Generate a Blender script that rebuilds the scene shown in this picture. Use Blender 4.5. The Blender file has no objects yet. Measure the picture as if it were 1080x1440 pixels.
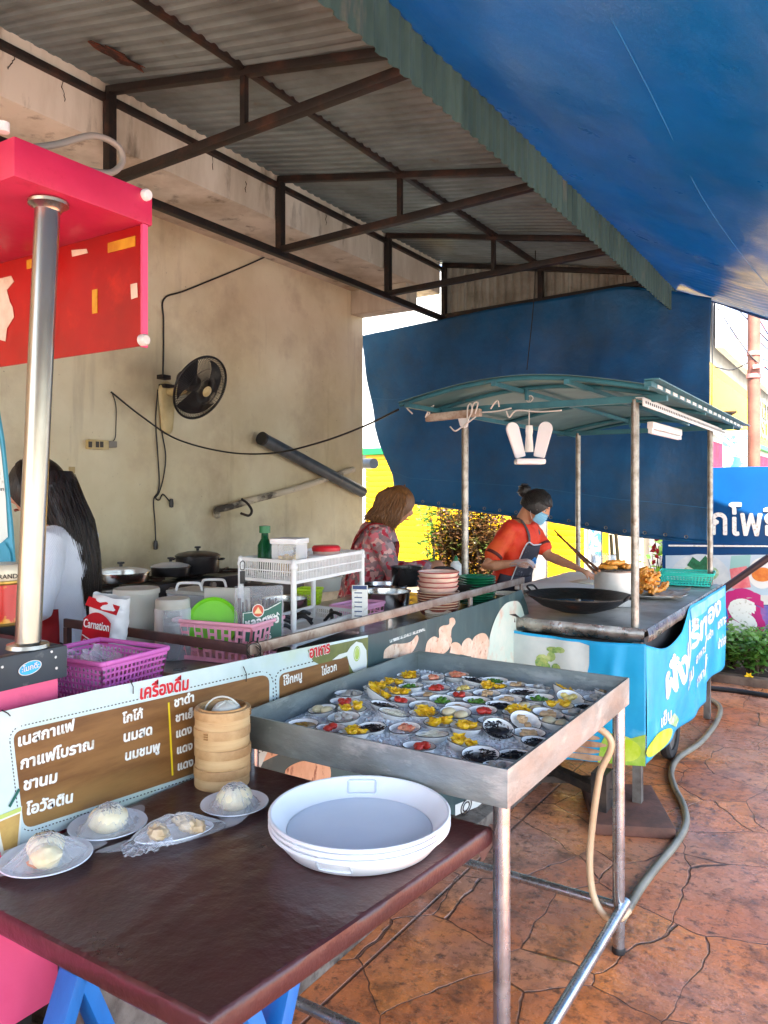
import bpy, bmesh, math, random
from mathutils import Vector, Matrix, noise
R = math.radians
rnd = random.Random(11)
sc = bpy.context.scene
COL = sc.collection

# ---------------------------------------------------------------- camera, sky, sun, exposure
F, CX, HY, EYE = 1085.0, 540.0, 690.0, 1.5
YAW = R(32.5)
cam = bpy.data.cameras.new('camera')
cam.sensor_fit = 'VERTICAL'; cam.sensor_height = 36; cam.lens = F/1440*36
cam.shift_y = -(720-HY)/1440
cam.clip_start = .02; cam.clip_end = 3000
camo = bpy.data.objects.new('camera', cam); COL.objects.link(camo)
camo.location = (0, 0, EYE); camo.rotation_euler = (R(90), 0, YAW)
sc.camera = camo

SUN_EL, SUN_AZ = R(58), math.atan2(.66, -.75)     # azimuth measured from +Y towards +X
sund = Vector((math.sin(SUN_AZ)*math.cos(SUN_EL), math.cos(SUN_AZ)*math.cos(SUN_EL), math.sin(SUN_EL)))
w = bpy.data.worlds.new('World'); sc.world = w; w.use_nodes = True
nt = w.node_tree
sky = nt.nodes.new('ShaderNodeTexSky'); sky.sky_type = 'NISHITA'; sky.sun_disc = False
sky.sun_elevation = SUN_EL; sky.sun_rotation = SUN_AZ; sky.dust_density = 2.5; sky.air_density = 1.0
bg = nt.nodes['Background']; bg.inputs['Strength'].default_value = .15
nt.links.new(sky.outputs[0], bg.inputs[0])
sl = bpy.data.lights.new('sun', 'SUN'); sl.energy = 4.6; sl.angle = R(.6); sl.color = (1, .95, .87)
slo = bpy.data.objects.new('sun', sl); COL.objects.link(slo)
slo.rotation_euler = sund.to_track_quat('Z', 'Y').to_euler(); slo.location = (6, -6, 12)
vs = sc.view_settings
vs.view_transform = 'Standard'; vs.look = 'None'; vs.gamma = 1; vs.use_curve_mapping = False
vs.exposure = 2.92
sc.cycles.max_bounces = 10; sc.cycles.diffuse_bounces = 6; sc.cycles.transparent_max_bounces = 16
sc.cycles.use_denoising = True
sc.cycles.sample_clamp_indirect = 6

# ---------------------------------------------------------------- measuring helpers: a pixel of the photograph meets a real plane
FWD = Vector((-math.sin(YAW), math.cos(YAW), 0)); RGT = Vector((math.cos(YAW), math.sin(YAW), 0)); UP = Vector((0, 0, 1))
E0 = Vector((0, 0, EYE))
def ray(px, py): return FWD + RGT*((px-CX)/F) + UP*((HY-py)/F)
def ax(px, py, X): r = ray(px, py); return E0 + r*(X/r.x)
def ay(px, py, Y): r = ray(px, py); return E0 + r*(Y/r.y)
def az(px, py, Z): r = ray(px, py); return E0 + r*((Z-EYE)/r.z)
def ad(px, py, d): return E0 + ray(px, py)*d
def proj(p):
    q = Vector(p)-E0; d = q.dot(FWD); return (CX+F*q.dot(RGT)/d, HY-F*q.z/d, d)

# ---------------------------------------------------------------- materials
def lin(c):
    f = lambda v: v/12.92 if v <= .04045 else ((v+.055)/1.055)**2.4
    return tuple(f(x/255) for x in c)+(1,)
MATS = {}
def mat(name, c, r=.5, m=0, c2=None, s=6, lo=.4, hi=.65, c3=None, s3=2, lo3=.55, hi3=.7, bump=0, bs=60, stretch=None,
        trans=0, sub=0, coat=0, rv=0, spec=None, sheen=0):
    """Principled surface: base colour with up to two noise layers of stains or wear, roughness variation, fine bump."""
    if name in MATS: return MATS[name]
    M = bpy.data.materials.new(name); M.use_nodes = True
    n = M.node_tree; N = n.nodes; L = n.links; b = N['Principled BSDF']
    c = lin(c) if max(c) > 1 else tuple(c)+(1,)
    b.inputs['Base Color'].default_value = c; b.inputs['Roughness'].default_value = r; b.inputs['Metallic'].default_value = m
    if trans: b.inputs['Transmission Weight'].default_value = trans; b.inputs['IOR'].default_value = 1.2
    if sub: b.inputs['Subsurface Weight'].default_value = sub; b.inputs['Subsurface Radius'].default_value = (.02, .01, .006); b.inputs['Subsurface Scale'].default_value = .3
    if coat: b.inputs['Coat Weight'].default_value = coat
    if sheen: b.inputs['Sheen Weight'].default_value = sheen
    if spec is not None: b.inputs['Specular IOR Level'].default_value = spec
    tc = N.new('ShaderNodeTexCoord'); src = tc.outputs['Object']
    if stretch:
        mp = N.new('ShaderNodeMapping'); mp.inputs['Scale'].default_value = stretch; L.new(src, mp.inputs[0]); src = mp.outputs[0]
    def nz(scale, det=6):
        t = N.new('ShaderNodeTexNoise'); t.inputs['Scale'].default_value = scale; t.inputs['Detail'].default_value = det
        t.inputs['Roughness'].default_value = .62; L.new(src, t.inputs['Vector']); return t
    def ramp(f, lo, hi):
        q = N.new('ShaderNodeMapRange'); q.inputs[1].default_value = lo; q.inputs[2].default_value = hi; L.new(f, q.inputs[0]); return q.outputs[0]
    cur = None
    for cc, ss, l, h in ((c2, s, lo, hi), (c3, s3, lo3, hi3)):
        if cc is None: continue
        cc = lin(cc) if max(cc) > 1 else tuple(cc)+(1,)
        mx = N.new('ShaderNodeMix'); mx.data_type = 'RGBA'
        L.new(ramp(nz(ss).outputs['Fac'], l, h), mx.inputs[0])
        if cur is None: mx.inputs[6].default_value = c
        else: L.new(cur, mx.inputs[6])
        mx.inputs[7].default_value = cc; cur = mx.outputs[2]
    if cur is not None: L.new(cur, b.inputs['Base Color'])
    if rv:
        q = N.new('ShaderNodeMapRange'); q.inputs[1].default_value = .3; q.inputs[2].default_value = .7
        q.inputs[3].default_value = max(.03, r-rv); q.inputs[4].default_value = min(1, r+rv)
        L.new(nz(s*1.7).outputs['Fac'], q.inputs[0]); L.new(q.outputs[0], b.inputs['Roughness'])
    if bump:
        bp = N.new('ShaderNodeBump'); bp.inputs['Strength'].default_value = bump; bp.inputs['Distance'].default_value = .01
        L.new(nz(bs, 4).outputs['Fac'], bp.inputs['Height']); L.new(bp.outputs[0], b.inputs['Normal'])
    MATS[name] = M; return M

def film(name, tint=(.95, .97, 1), a=.22, r=.12):
    """Thin clear plastic: mostly transparent with a sheen."""
    if name in MATS: return MATS[name]
    M = bpy.data.materials.new(name); M.use_nodes = True; N = M.node_tree.nodes; L = M.node_tree.links
    N.remove(N['Principled BSDF']); o = N['Material Output']
    t = N.new('ShaderNodeBsdfTransparent'); t.inputs[0].default_value = tuple(tint)+(1,)
    p = N.new('ShaderNodeBsdfPrincipled'); p.inputs['Base Color'].default_value = (.85, .87, .9, 1); p.inputs['Roughness'].default_value = r
    lw = N.new('ShaderNodeLayerWeight'); lw.inputs[0].default_value = .35
    q = N.new('ShaderNodeMapRange'); q.inputs[3].default_value = a*.45; q.inputs[4].default_value = min(1, a*2.6)
    L.new(lw.outputs['Facing'], q.inputs[0])
    mx = N.new('ShaderNodeMixShader'); L.new(q.outputs[0], mx.inputs[0]); L.new(t.outputs[0], mx.inputs[1]); L.new(p.outputs[0], mx.inputs[2])
    L.new(mx.outputs[0], o.inputs[0]); MATS[name] = M; return M

def tarp_mat(name, c, streak, r=.42, tl=.3, wr=.5, dk=.5, sa=.7):
    """Woven plastic sheet: partly translucent, satin, stained and streaked, with fine creases."""
    M = bpy.data.materials.new(name); M.use_nodes = True; N = M.node_tree.nodes; L = M.node_tree.links
    b = N['Principled BSDF']; o = N['Material Output']; b.inputs['Specular IOR Level'].default_value = .5
    tc = N.new('ShaderNodeTexCoord')
    def nz(scale, sx=(1, 1, 1), det=7):
        mp = N.new('ShaderNodeMapping'); mp.inputs['Scale'].default_value = sx; L.new(tc.outputs['Object'], mp.inputs[0])
        t = N.new('ShaderNodeTexNoise'); t.inputs['Scale'].default_value = scale; t.inputs['Detail'].default_value = det; t.inputs['Roughness'].default_value = .65
        L.new(mp.outputs[0], t.inputs['Vector']); return t.outputs['Fac']
    def rg(f, a, b_, c_=0, d=1):
        q = N.new('ShaderNodeMapRange'); q.inputs[1].default_value = a; q.inputs[2].default_value = b_; q.inputs[3].default_value = c_; q.inputs[4].default_value = d
        L.new(f, q.inputs[0]); return q.outputs[0]
    def mixc(f, a, b_):
        mx = N.new('ShaderNodeMix'); mx.data_type = 'RGBA'; L.new(f, mx.inputs[0])
        for v, i in ((a, 6), (b_, 7)):
            if isinstance(v, tuple): mx.inputs[i].default_value = v
            else: L.new(v, mx.inputs[i])
        return mx.outputs[2]
    c = lin(c); st = lin(streak)
    c1 = mixc(rg(nz(1.1), .35, .65), c, tuple(x*dk for x in c[:3])+(1,))
    c2 = mixc(rg(nz(1.6, (1, .35, 1)), .46, .74, 0, sa), c1, st)  # grey noise streaks: stains, and the canopy's highlight put into its colour
    c3 = mixc(rg(nz(9), .66, .76, 0, .6), c2, (.12, .07, .04, 1))
    L.new(c3, b.inputs['Base Color']); L.new(rg(nz(3), .3, .7, r-.1, r+.14), b.inputs['Roughness'])
    bp = N.new('ShaderNodeBump'); bp.inputs['Strength'].default_value = wr; bp.inputs['Distance'].default_value = .02
    L.new(nz(7, (1, .5, 1), 5), bp.inputs['Height'])
    bq = N.new('ShaderNodeBump'); bq.inputs['Strength'].default_value = .12; bq.inputs['Distance'].default_value = .004
    L.new(nz(160, (1, 1, 1), 2), bq.inputs['Height']); L.new(bp.outputs[0], bq.inputs['Normal'])
    L.new(bq.outputs[0], b.inputs['Normal'])
    t = N.new('ShaderNodeBsdfTranslucent'); L.new(c1, t.inputs[0])
    mx = N.new('ShaderNodeMixShader'); mx.inputs[0].default_value = tl
    L.new(b.outputs[0], mx.inputs[1]); L.new(t.outputs[0], mx.inputs[2]); L.new(mx.outputs[0], o.inputs[0])
    return M

# ---------------------------------------------------------------- objects
def tag(o, label=None, cat=None, group=None, kind=None):
    for k, v in (('label', label), ('category', cat), ('group', group), ('kind', kind)):
        if v: o[k] = v
    return o
def thing(name, label, cat, loc=(0, 0, 0), rz=0, group=None):
    o = bpy.data.objects.new(name, None); COL.objects.link(o); o.empty_display_size = .1
    o.location = loc; o.rotation_euler = (0, 0, rz); return tag(o, label, cat, group)
def wmat(o):
    m = Matrix.LocRotScale(o.location, o.rotation_euler, o.scale)
    return wmat(o.parent) @ m if o.parent else m
def dup(o, parent=None, loc=None, rz=None, label=None):
    c = o.copy(); COL.objects.link(c)
    if parent: c.parent = parent
    if loc is not None: c.location = loc
    if rz is not None: c.rotation_euler = (0, 0, rz)
    if label: c['label'] = label
    for ch in list(o.children): dup(ch, c)
    return c

class B:
    def __init__(s): s.bm = bmesh.new()
    def box(s, c, sz, rz=0, bev=0, M=None):
        T = Matrix.Translation(c) @ (M if M is not None else Matrix.Rotation(rz, 4, 'Z')) @ Matrix.Diagonal((sz[0], sz[1], sz[2], 1))
        v = bmesh.ops.create_cube(s.bm, size=1, matrix=T)['verts']
        if bev:
            e = list({e for q in v for e in q.link_edges})
            bmesh.ops.bevel(s.bm, geom=e, offset=bev, segments=2, profile=.6, affect='EDGES', clamp_overlap=True)
        return s
    def bx(s, x0, x1, y0, y1, z0, z1, bev=0):
        return s.box(((x0+x1)/2, (y0+y1)/2, (z0+z1)/2), (x1-x0, y1-y0, z1-z0), 0, bev)
    def bar(s, p, q, a, b=None, bev=0):
        """Rectangular bar a wide, b high from p to q."""
        p, q = Vector(p), Vector(q); d = q-p; b = b or a
        M = d.to_track_quat('X', 'Z').to_matrix().to_4x4()
        return s.box((p+q)/2, (d.length, a, b), 0, bev, M)
    def tube(s, pts, r, n=10, cap=True, flat=None, side=None):
        """Tube through points; r a number or list; flat = second radius (or list) for an elliptical section, measured along side."""
        pts = [Vector(p) for p in pts]; k = len(pts)
        rr = r if isinstance(r, (list, tuple)) else [r]*k
        ff = flat if isinstance(flat, (list, tuple)) else ([flat]*k if flat else rr)
        ref = None; rings = []
        for i, p in enumerate(pts):
            t = (pts[min(i+1, k-1)]-pts[max(i-1, 0)]).normalized()
            if side is not None: u = Vector(side)
            elif ref is None: u = Vector((0, 0, 1)) if abs(t.z) < .9 else Vector((1, 0, 0))
            else: u = ref
            u = (u-t*u.dot(t)).normalized(); ref = u; v = t.cross(u)
            rings.append([s.bm.verts.new(p+u*(ff[i]*math.cos(a))+v*(rr[i]*math.sin(a))) for a in (2*math.pi*j/n for j in range(n))])
        for a, b in zip(rings, rings[1:]):
            for j in range(n): s.bm.faces.new((a[j], a[(j+1) % n], b[(j+1) % n], b[j]))
        if cap: s.bm.faces.new(rings[0][::-1]); s.bm.faces.new(rings[-1])
        return s
    def cyl(s, p, q, r, r2=None, n=20): return s.tube([p, q], [r, r if r2 is None else r2], n)
    def capsule(s, pts, rr, n=12, flat=None, side=None):
        """Tube with rounded ends."""
        pts = [Vector(p) for p in pts]; rr = list(rr) if isinstance(rr, (list, tuple)) else [rr]*len(pts)
        fl = list(flat) if isinstance(flat, (list, tuple)) else rr
        d0 = (pts[0]-pts[1]).normalized(); d1 = (pts[-1]-pts[-2]).normalized()
        P = []; Q = []; G = []
        for a in (80, 55, 28): P.append(pts[0]+d0*rr[0]*math.sin(R(a))); Q.append(rr[0]*math.cos(R(a))); G.append(fl[0]*math.cos(R(a)))
        P += pts; Q += rr; G += fl
        for a in (28, 55, 80): P.append(pts[-1]+d1*rr[-1]*math.sin(R(a))); Q.append(rr[-1]*math.cos(R(a))); G.append(fl[-1]*math.cos(R(a)))
        return s.tube(P, Q, n, True, G, side)
    def lathe(s, prof, c=(0, 0, 0), n=32, M=None, sx=1, sy=1, jit=None):
        T = Matrix.Translation(c) @ (M.to_4x4() if M is not None else Matrix.Identity(4)); rings = []
        for (r, z) in prof:
            if r < 1e-6: rings.append([s.bm.verts.new(T @ Vector((0, 0, z)))])
            else: rings.append([s.bm.verts.new(T @ Vector((r*sx*math.cos(2*math.pi*j/n), r*sy*math.sin(2*math.pi*j/n), z))) for j in range(n)])
        for a, b in zip(rings, rings[1:]):
            for j in range(n):
                k = (j+1) % n
                if len(a) == 1 and len(b) == 1: break
                if len(a) == 1: s.bm.faces.new((a[0], b[k], b[j]))
                elif len(b) == 1: s.bm.faces.new((a[j], a[k], b[0]))
                else: s.bm.faces.new((a[j], a[k], b[k], b[j]))
        return s
    def blob(s, c, r, seg=14, jit=.15, f=2.2, M=None):
        """A lumpy ellipsoid with radii r."""
        r = r if isinstance(r, (list, tuple)) else (r, r, r)
        T = Matrix.Translation(c) @ (M.to_4x4() if M is not None else Matrix.Identity(4)) @ Matrix.Diagonal((r[0], r[1], r[2], 1))
        v = bmesh.ops.create_uvsphere(s.bm, u_segments=seg, v_segments=max(6, seg*2//3), radius=1)['verts']
        o = Vector((rnd.random()*90, rnd.random()*90, 0))
        for q in v: q.co = T @ (q.co*(1+jit*noise.noise(q.co*f+o)))
        return s
    def grid(s, f, nu, nv, closed=False):
        V = [[s.bm.verts.new(f(i/nu, j/nv)) for j in range(nv+1)] for i in range(nu+1)]
        for i in range(nu):
            for j in range(nv): s.bm.faces.new((V[i][j], V[i+1][j], V[i+1][j+1], V[i][j+1]))
        return s
    def poly(s, pts, ext=None):
        """Flat polygon, given a thickness by ext."""
        v = [s.bm.verts.new(Vector(p)) for p in pts]; f = s.bm.faces.new(v)
        if ext is not None:
            ext = Vector(ext); w_ = [s.bm.verts.new(q.co+ext) for q in v]; s.bm.faces.new(w_[::-1])
            for i in range(len(v)): j = (i+1) % len(v); s.bm.faces.new((v[j], v[i], w_[i], w_[j]))
        return s
    def solid(s, t):
        bmesh.ops.recalc_face_normals(s.bm, faces=s.bm.faces)
        bmesh.ops.solidify(s.bm, geom=s.bm.faces[:], thickness=t); return s
    def done(s, name, m, parent=None, sharp=35, mods=None, keep=False):
        bmesh.ops.recalc_face_normals(s.bm, faces=s.bm.faces) if not keep else None
        me = bpy.data.meshes.new(name)
        if parent is not None:
            bmesh.ops.transform(s.bm, matrix=wmat(parent).inverted(), verts=s.bm.verts); loc = (0, 0, 0)
        else:
            co = [v.co for v in s.bm.verts]
            loc = Vector(((min(c.x for c in co)+max(c.x for c in co))/2, (min(c.y for c in co)+max(c.y for c in co))/2, min(c.z for c in co)))
            bmesh.ops.translate(s.bm, vec=-loc, verts=s.bm.verts)
        s.bm.to_mesh(me); s.bm.free()
        me.polygons.foreach_set('use_smooth', [True]*len(me.polygons))
        if sharp < 180: me.set_sharp_from_angle(angle=R(sharp))
        for q in (m if isinstance(m, (list, tuple)) else [m]): me.materials.append(q)
        o = bpy.data.objects.new(name, me); COL.objects.link(o); o.location = loc
        if parent is not None: o.parent = parent
        return o

def remeshed(b, voxel, smooth=3):
    """Union of overlapping pieces as one continuous skin."""
    me = bpy.data.meshes.new('tmp'); bmesh.ops.recalc_face_normals(b.bm, faces=b.bm.faces); b.bm.to_mesh(me); b.bm.free()
    o = bpy.data.objects.new('tmp', me); COL.objects.link(o)
    md = o.modifiers.new('r', 'REMESH'); md.mode = 'VOXEL'; md.voxel_size = voxel
    if smooth: ms = o.modifiers.new('s', 'SMOOTH'); ms.iterations = smooth; ms.factor = .5
    dg = bpy.context.evaluated_depsgraph_get(); dg.update()
    m2 = bpy.data.meshes.new_from_object(o.evaluated_get(dg))
    nb = B(); nb.bm.from_mesh(m2)
    bpy.data.objects.remove(o); bpy.data.meshes.remove(me); bpy.data.meshes.remove(m2)
    return nb

def text_bm(body, bold=0):
    cu = bpy.data.curves.new('t', 'FONT'); cu.body = body; cu.size = 1; cu.resolution_u = 3
    o = bpy.data.objects.new('t', cu); COL.objects.link(o)
    dg = bpy.context.evaluated_depsgraph_get(); dg.update()
    me = bpy.data.meshes.new_from_object(o.evaluated_get(dg))
    vs_ = [v.co.copy() for v in me.vertices]; fs = [tuple(p.vertices) for p in me.polygons]
    bpy.data.objects.remove(o); bpy.data.curves.remove(cu); bpy.data.meshes.remove(me)
    return vs_, fs
def letters(b, body, pL, pR, nrm, up=None, bold=0, hs=1, lift=.002, proud=0):
    """Lettering from baseline start pL to baseline end pR, lying on the plane with normal nrm; bold thickens the strokes."""
    pL, pR, nrm = Vector(pL), Vector(pR), Vector(nrm).normalized()
    vs_, fs = text_bm(body); x0 = min(v.x for v in vs_); x1 = max(v.x for v in vs_)
    d = pR-pL; k = d.length/(x1-x0); u = d.normalized(); upv = Vector(up).normalized() if up else nrm.cross(u).normalized()
    offs = [(0, 0)] if not bold else [(0, 0), (bold, 0), (-bold, 0), (0, bold), (0, -bold), (bold*.7, bold*.7), (-bold*.7, -bold*.7), (bold*.7, -bold*.7), (-bold*.7, bold*.7)]
    for i, (ox, oy) in enumerate(offs):
        vv = [b.bm.verts.new(pL+u*((v.x-x0+ox)*k)+upv*((v.y+oy)*k*hs)+nrm*(lift+proud+i*.00012)) for v in vs_]
        for f in fs:
            try: b.bm.faces.new([vv[j] for j in f])
            except ValueError: pass
    return b
def smooth_path(pts, n=6):
    """Catmull-Rom curve through points."""
    P = [Vector(p) for p in pts]; P = [P[0]*2-P[1]]+P+[P[-1]*2-P[-2]]; out = []
    for i in range(1, len(P)-2):
        for j in range(n):
            t = j/n; a, b, c, d = P[i-1], P[i], P[i+1], P[i+2]
            out.append(.5*((2*b)+(c-a)*t+(2*a-5*b+4*c-d)*t*t+(3*b-a-3*c+d)*t**3))
    out.append(P[-2]); return out
def wire(name, pts, r, m, parent=None, n=6):
    return B().tube(smooth_path(pts, n), r, 7).done(name, m, parent, 180)

# shared materials
steel = mat('brushed_steel', (178, 176, 170), .34, 1, c2=(140, 136, 130), s=7, c3=(150, 135, 120), s3=3, bump=.04, bs=90, rv=.1)
steel_tube = mat('steel_tube', (186, 192, 196), .26, .9, c2=(150, 152, 152), s=14, c3=(140, 105, 85), s3=9, lo3=.62, hi3=.75, rv=.08)
dull_steel = mat('dull_galvanised_pole', (165, 162, 155), .42, .85, c2=(125, 118, 110), s=22, c3=(110, 85, 65), s3=14, lo3=.6, hi3=.72)
black_iron = mat('black_painted_iron', (34, 28, 26), .55, .2, c2=(70, 44, 34), s=9, lo=.5, hi=.7, bump=.15, bs=50)
white_pl = mat('white_plastic', (226, 228, 228), .35, c2=(206, 208, 206), s=5, sub=.05)
black_pl = mat('black_plastic', (22, 22, 24), .45, c2=(36, 35, 36), s=10)
white_cable = mat('white_cable', (205, 203, 198), .5); black_cable = mat('black_cable', (24, 22, 22), .5)
clear = film('clear_plastic'); clear2 = film('cloudy_plastic', (.93, .95, .96), .42, .25)

# ================================================================ GROUND
def ground_mat():
    M = bpy.data.materials.new('stamped_concrete'); M.use_nodes = True; N = M.node_tree.nodes; L = M.node_tree.links; b = N['Principled BSDF']
    tc = N.new('ShaderNodeTexCoord'); P = tc.outputs['Object']
    def nz(s, d=6, src=P, rgh=.6):
        t = N.new('ShaderNodeTexNoise'); t.inputs['Scale'].default_value = s; t.inputs['Detail'].default_value = d; t.inputs['Roughness'].default_value = rgh
        L.new(src, t.inputs['Vector']); return t
    def rg(f, a, b_, c=0, d=1):
        q = N.new('ShaderNodeMapRange'); q.inputs[1].default_value = a; q.inputs[2].default_value = b_; q.inputs[3].default_value = c; q.inputs[4].default_value = d
        L.new(f, q.inputs[0]); return q.outputs[0]
    def mx(f, a, b_):
        q = N.new('ShaderNodeMix'); q.data_type = 'RGBA'
        if isinstance(f, float): q.inputs[0].default_value = f
        else: L.new(f, q.inputs[0])
        for v, i in ((a, 6), (b_, 7)):
            if isinstance(v, tuple): q.inputs[i].default_value = v
            else: L.new(v, q.inputs[i])
        return q.outputs[2]
    def mth(op, a, b_):
        q = N.new('ShaderNodeMath'); q.operation = op
        for v, i in ((a, 0), (b_, 1)):
            if isinstance(v, (int, float)): q.inputs[i].default_value = v
            else: L.new(v, q.inputs[i])
        return q.outputs[0]
    # wobble the coordinates so that the stone outlines are irregular
    va = N.new('ShaderNodeVectorMath'); va.operation = 'MULTIPLY_ADD'; L.new(nz(1.7, 3).outputs['Color'], va.inputs[0]); va.inputs[1].default_value = (.20, .20, 0); L.new(P, va.inputs[2])
    vb = N.new('ShaderNodeVectorMath'); vb.operation = 'MULTIPLY_ADD'; L.new(nz(9, 3).outputs['Color'], vb.inputs[0]); vb.inputs[1].default_value = (.018, .018, 0); L.new(va.outputs[0], vb.inputs[2])
    mp = N.new('ShaderNodeMapping'); mp.inputs['Scale'].default_value = (1, .82, 0); L.new(vb.outputs[0], mp.inputs[0])
    vo = N.new('ShaderNodeTexVoronoi'); vo.feature = 'DISTANCE_TO_EDGE'; vo.inputs['Scale'].default_value = 2.9; vo.inputs['Randomness'].default_value = .85; L.new(mp.outputs[0], vo.inputs['Vector'])
    vc = N.new('ShaderNodeTexVoronoi'); vc.feature = 'F1'; vc.inputs['Scale'].default_value = 2.9; vc.inputs['Randomness'].default_value = .85; L.new(mp.outputs[0], vc.inputs['Vector'])
    wid = rg(nz(3, 4).outputs['Fac'], .3, .7, .004, .012)
    crack = mth('SUBTRACT', 1, rg(mth('DIVIDE', vo.outputs['Distance'], wid), .35, 1.0))
    sep = N.new('ShaderNodeSeparateColor'); L.new(vc.outputs['Color'], sep.inputs[0])
    stone = mx(sep.outputs[0], lin((208, 112, 58)), lin((234, 142, 74)))
    stone = mx(rg(sep.outputs[1], .55, .95, 0, .5), stone, lin((196, 136, 110)))
    stone = mx(rg(nz(2.3, 8).outputs['Fac'], .42, .62), stone, lin((180, 110, 80)))
    stone = mx(rg(nz(.8, 4).outputs['Fac'], .45, .62, 0, .65), stone, lin((190, 146, 126)))
    stone = mx(rg(nz(5, 10, rgh=.74).outputs['Fac'], .5, .66, 0, .75), stone, lin((66, 44, 36)))
    stone = mx(rg(nz(24, 8, rgh=.75).outputs['Fac'], .52, .64, 0, .8), stone, lin((54, 42, 34)))
    stone = mx(rg(nz(14, 8).outputs['Fac'], .62, .72, 0, .55), stone, lin((214, 150, 92)))
    sx = N.new('ShaderNodeSeparateXYZ'); L.new(P, sx.inputs[0])
    joint = rg(mth('ABSOLUTE', mth('ADD', sx.outputs[0], 1.36), 0), .003, .007, 1, 0)
    cr = mth('MAXIMUM', crack, joint)
    col = mx(mth('MULTIPLY', cr, .75), stone, lin((48, 33, 28)))
    L.new(col, b.inputs['Base Color'])
    wet = rg(nz(1.05, 5).outputs['Fac'], .42, .6)
    rr = mth('ADD', rg(wet, 0, 1, .5, .13), rg(nz(30, 5).outputs['Fac'], .3, .7, -.08, .12)); L.new(rr, b.inputs['Roughness'])
    h = mth('SUBTRACT', mth('ADD', mth('MULTIPLY', nz(5, 8).outputs['Fac'], .9), mth('MULTIPLY', nz(28, 8).outputs['Fac'], .3)), mth('MULTIPLY', cr, 1.1))
    bp = N.new('ShaderNodeBump'); bp.inputs['Strength'].default_value = .7; bp.inputs['Distance'].default_value = .022; L.new(h, bp.inputs['Height']); L.new(bp.outputs[0], b.inputs['Normal'])
    return M
pale_ground = mat('bare_concrete_ground', (150, 144, 134), .9, c2=(128, 122, 112), s=.6, c3=(100, 95, 88), s3=5, bump=.2, bs=40)
b = B(); b.poly([(-400, -400, -.012), (400, -400, -.012), (400, 400, -.012), (-400, 400, -.012)])
tag(b.done('ground', pale_ground), kind='structure')
b = B(); b.poly([(-4.34, -5, 0), (1.6, -5, 0), (1.6, 6.62, 0), (-4.34, 6.62, 0)], (0, 0, -.008))
g = b.done('pavement', ground_mat()); tag(g, kind='structure')
for v in g.data.vertices: v.co += g.location
g.location = (0, 0, 0)
asph = mat('asphalt', (92, 90, 88), .85, c2=(112, 108, 104), s=3, bump=.3, bs=120)
b = B(); b.poly([(6, -300, .004), (14, -300, .004), (14, 300, .004), (6, 300, .004)]); tag(b.done('road', asph), kind='structure')
conc_d = mat('stained_concrete', (128, 118, 108), .85, c2=(84, 74, 66), s=7, c3=(60, 52, 46), s3=18, bump=.4, bs=60)
b = B(); b.bx(-2.5, -1.44, 1.25, 3.9, 0, .07, .01); tag(b.done('plinth', conc_d), 'low stained concrete plinth along the ground under the drinks cart', 'plinth')

# ================================================================ SHOP BUILDING (wall, beam)
plaster = mat('old_plaster', (208, 196, 174), .9, c2=(176, 160, 136), s=.9, lo=.38, hi=.7, c3=(120, 106, 88), s3=2.6, lo3=.6, hi3=.78, bump=.14, bs=18)
def stain_wall():
    """Old cream plaster: broad yellowed blotches, run-down streaks and a sooty, greasy band behind the stoves."""
    M = bpy.data.materials.new('stained_plaster_wall'); M.use_nodes = True; N = M.node_tree.nodes; L = M.node_tree.links; b = N['Principled BSDF']
    tc = N.new('ShaderNodeTexCoord'); P = tc.outputs['Object']
    def nz(s, d=6, st=(1, 1, 1)):
        mp = N.new('ShaderNodeMapping'); mp.inputs['Scale'].default_value = st; L.new(P, mp.inputs[0])
        t = N.new('ShaderNodeTexNoise'); t.inputs['Scale'].default_value = s; t.inputs['Detail'].default_value = d; t.inputs['Roughness'].default_value = .62; L.new(mp.outputs[0], t.inputs[0]); return t.outputs['Fac']
    def rg(f, a, b_, c=0, d=1):
        q = N.new('ShaderNodeMapRange'); q.inputs[1].default_value = a; q.inputs[2].default_value = b_; q.inputs[3].default_value = c; q.inputs[4].default_value = d; L.new(f, q.inputs[0]); return q.outputs[0]
    def mx(f, a, b_):
        q = N.new('ShaderNodeMix'); q.data_type = 'RGBA'; L.new(f, q.inputs[0])
        for v, i in ((a, 6), (b_, 7)):
            if isinstance(v, tuple): q.inputs[i].default_value = v
            else: L.new(v, q.inputs[i])
        return q.outputs[2]
    def mul(a, b_):
        q = N.new('ShaderNodeMath'); q.operation = 'MULTIPLY'; L.new(a, q.inputs[0]); L.new(b_, q.inputs[1]); return q.outputs[0]
    c = mx(rg(nz(.8), .35, .68), lin((228, 222, 194)), lin((202, 188, 150)))
    c = mx(rg(nz(1.7, 8), .5, .7, 0, .7), c, lin((176, 158, 130)))
    c = mx(rg(nz(6, 8, (1, 1, .12)), .58, .75, 0, .3), c, lin((110, 94, 74)))
    c = mx(rg(nz(40, 6), .66, .74, 0, .7), c, lin((92, 78, 62)))
    sx = N.new('ShaderNodeSeparateXYZ'); L.new(P, sx.inputs[0])
    low = mul(rg(sx.outputs[2], .75, 1.7, 1, 0), rg(sx.outputs[1], 4.2, 5.4, 0, 1))
    c = mx(mul(low, rg(nz(14, 9), .44, .6, 0, .9)), c, lin((52, 46, 38)))
    c = mx(mul(rg(sx.outputs[2], .8, 1.35, .75, 0), rg(nz(3, 7), .35, .65)), c, lin((120, 108, 86)))
    L.new(c, b.inputs['Base Color']); b.inputs['Roughness'].default_value = .88
    bp = N.new('ShaderNodeBump'); bp.inputs['Strength'].default_value = .18; bp.inputs['Distance'].default_value = .012; L.new(nz(16, 9), bp.inputs['Height']); L.new(bp.outputs[0], b.inputs['Normal']); return M
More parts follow.
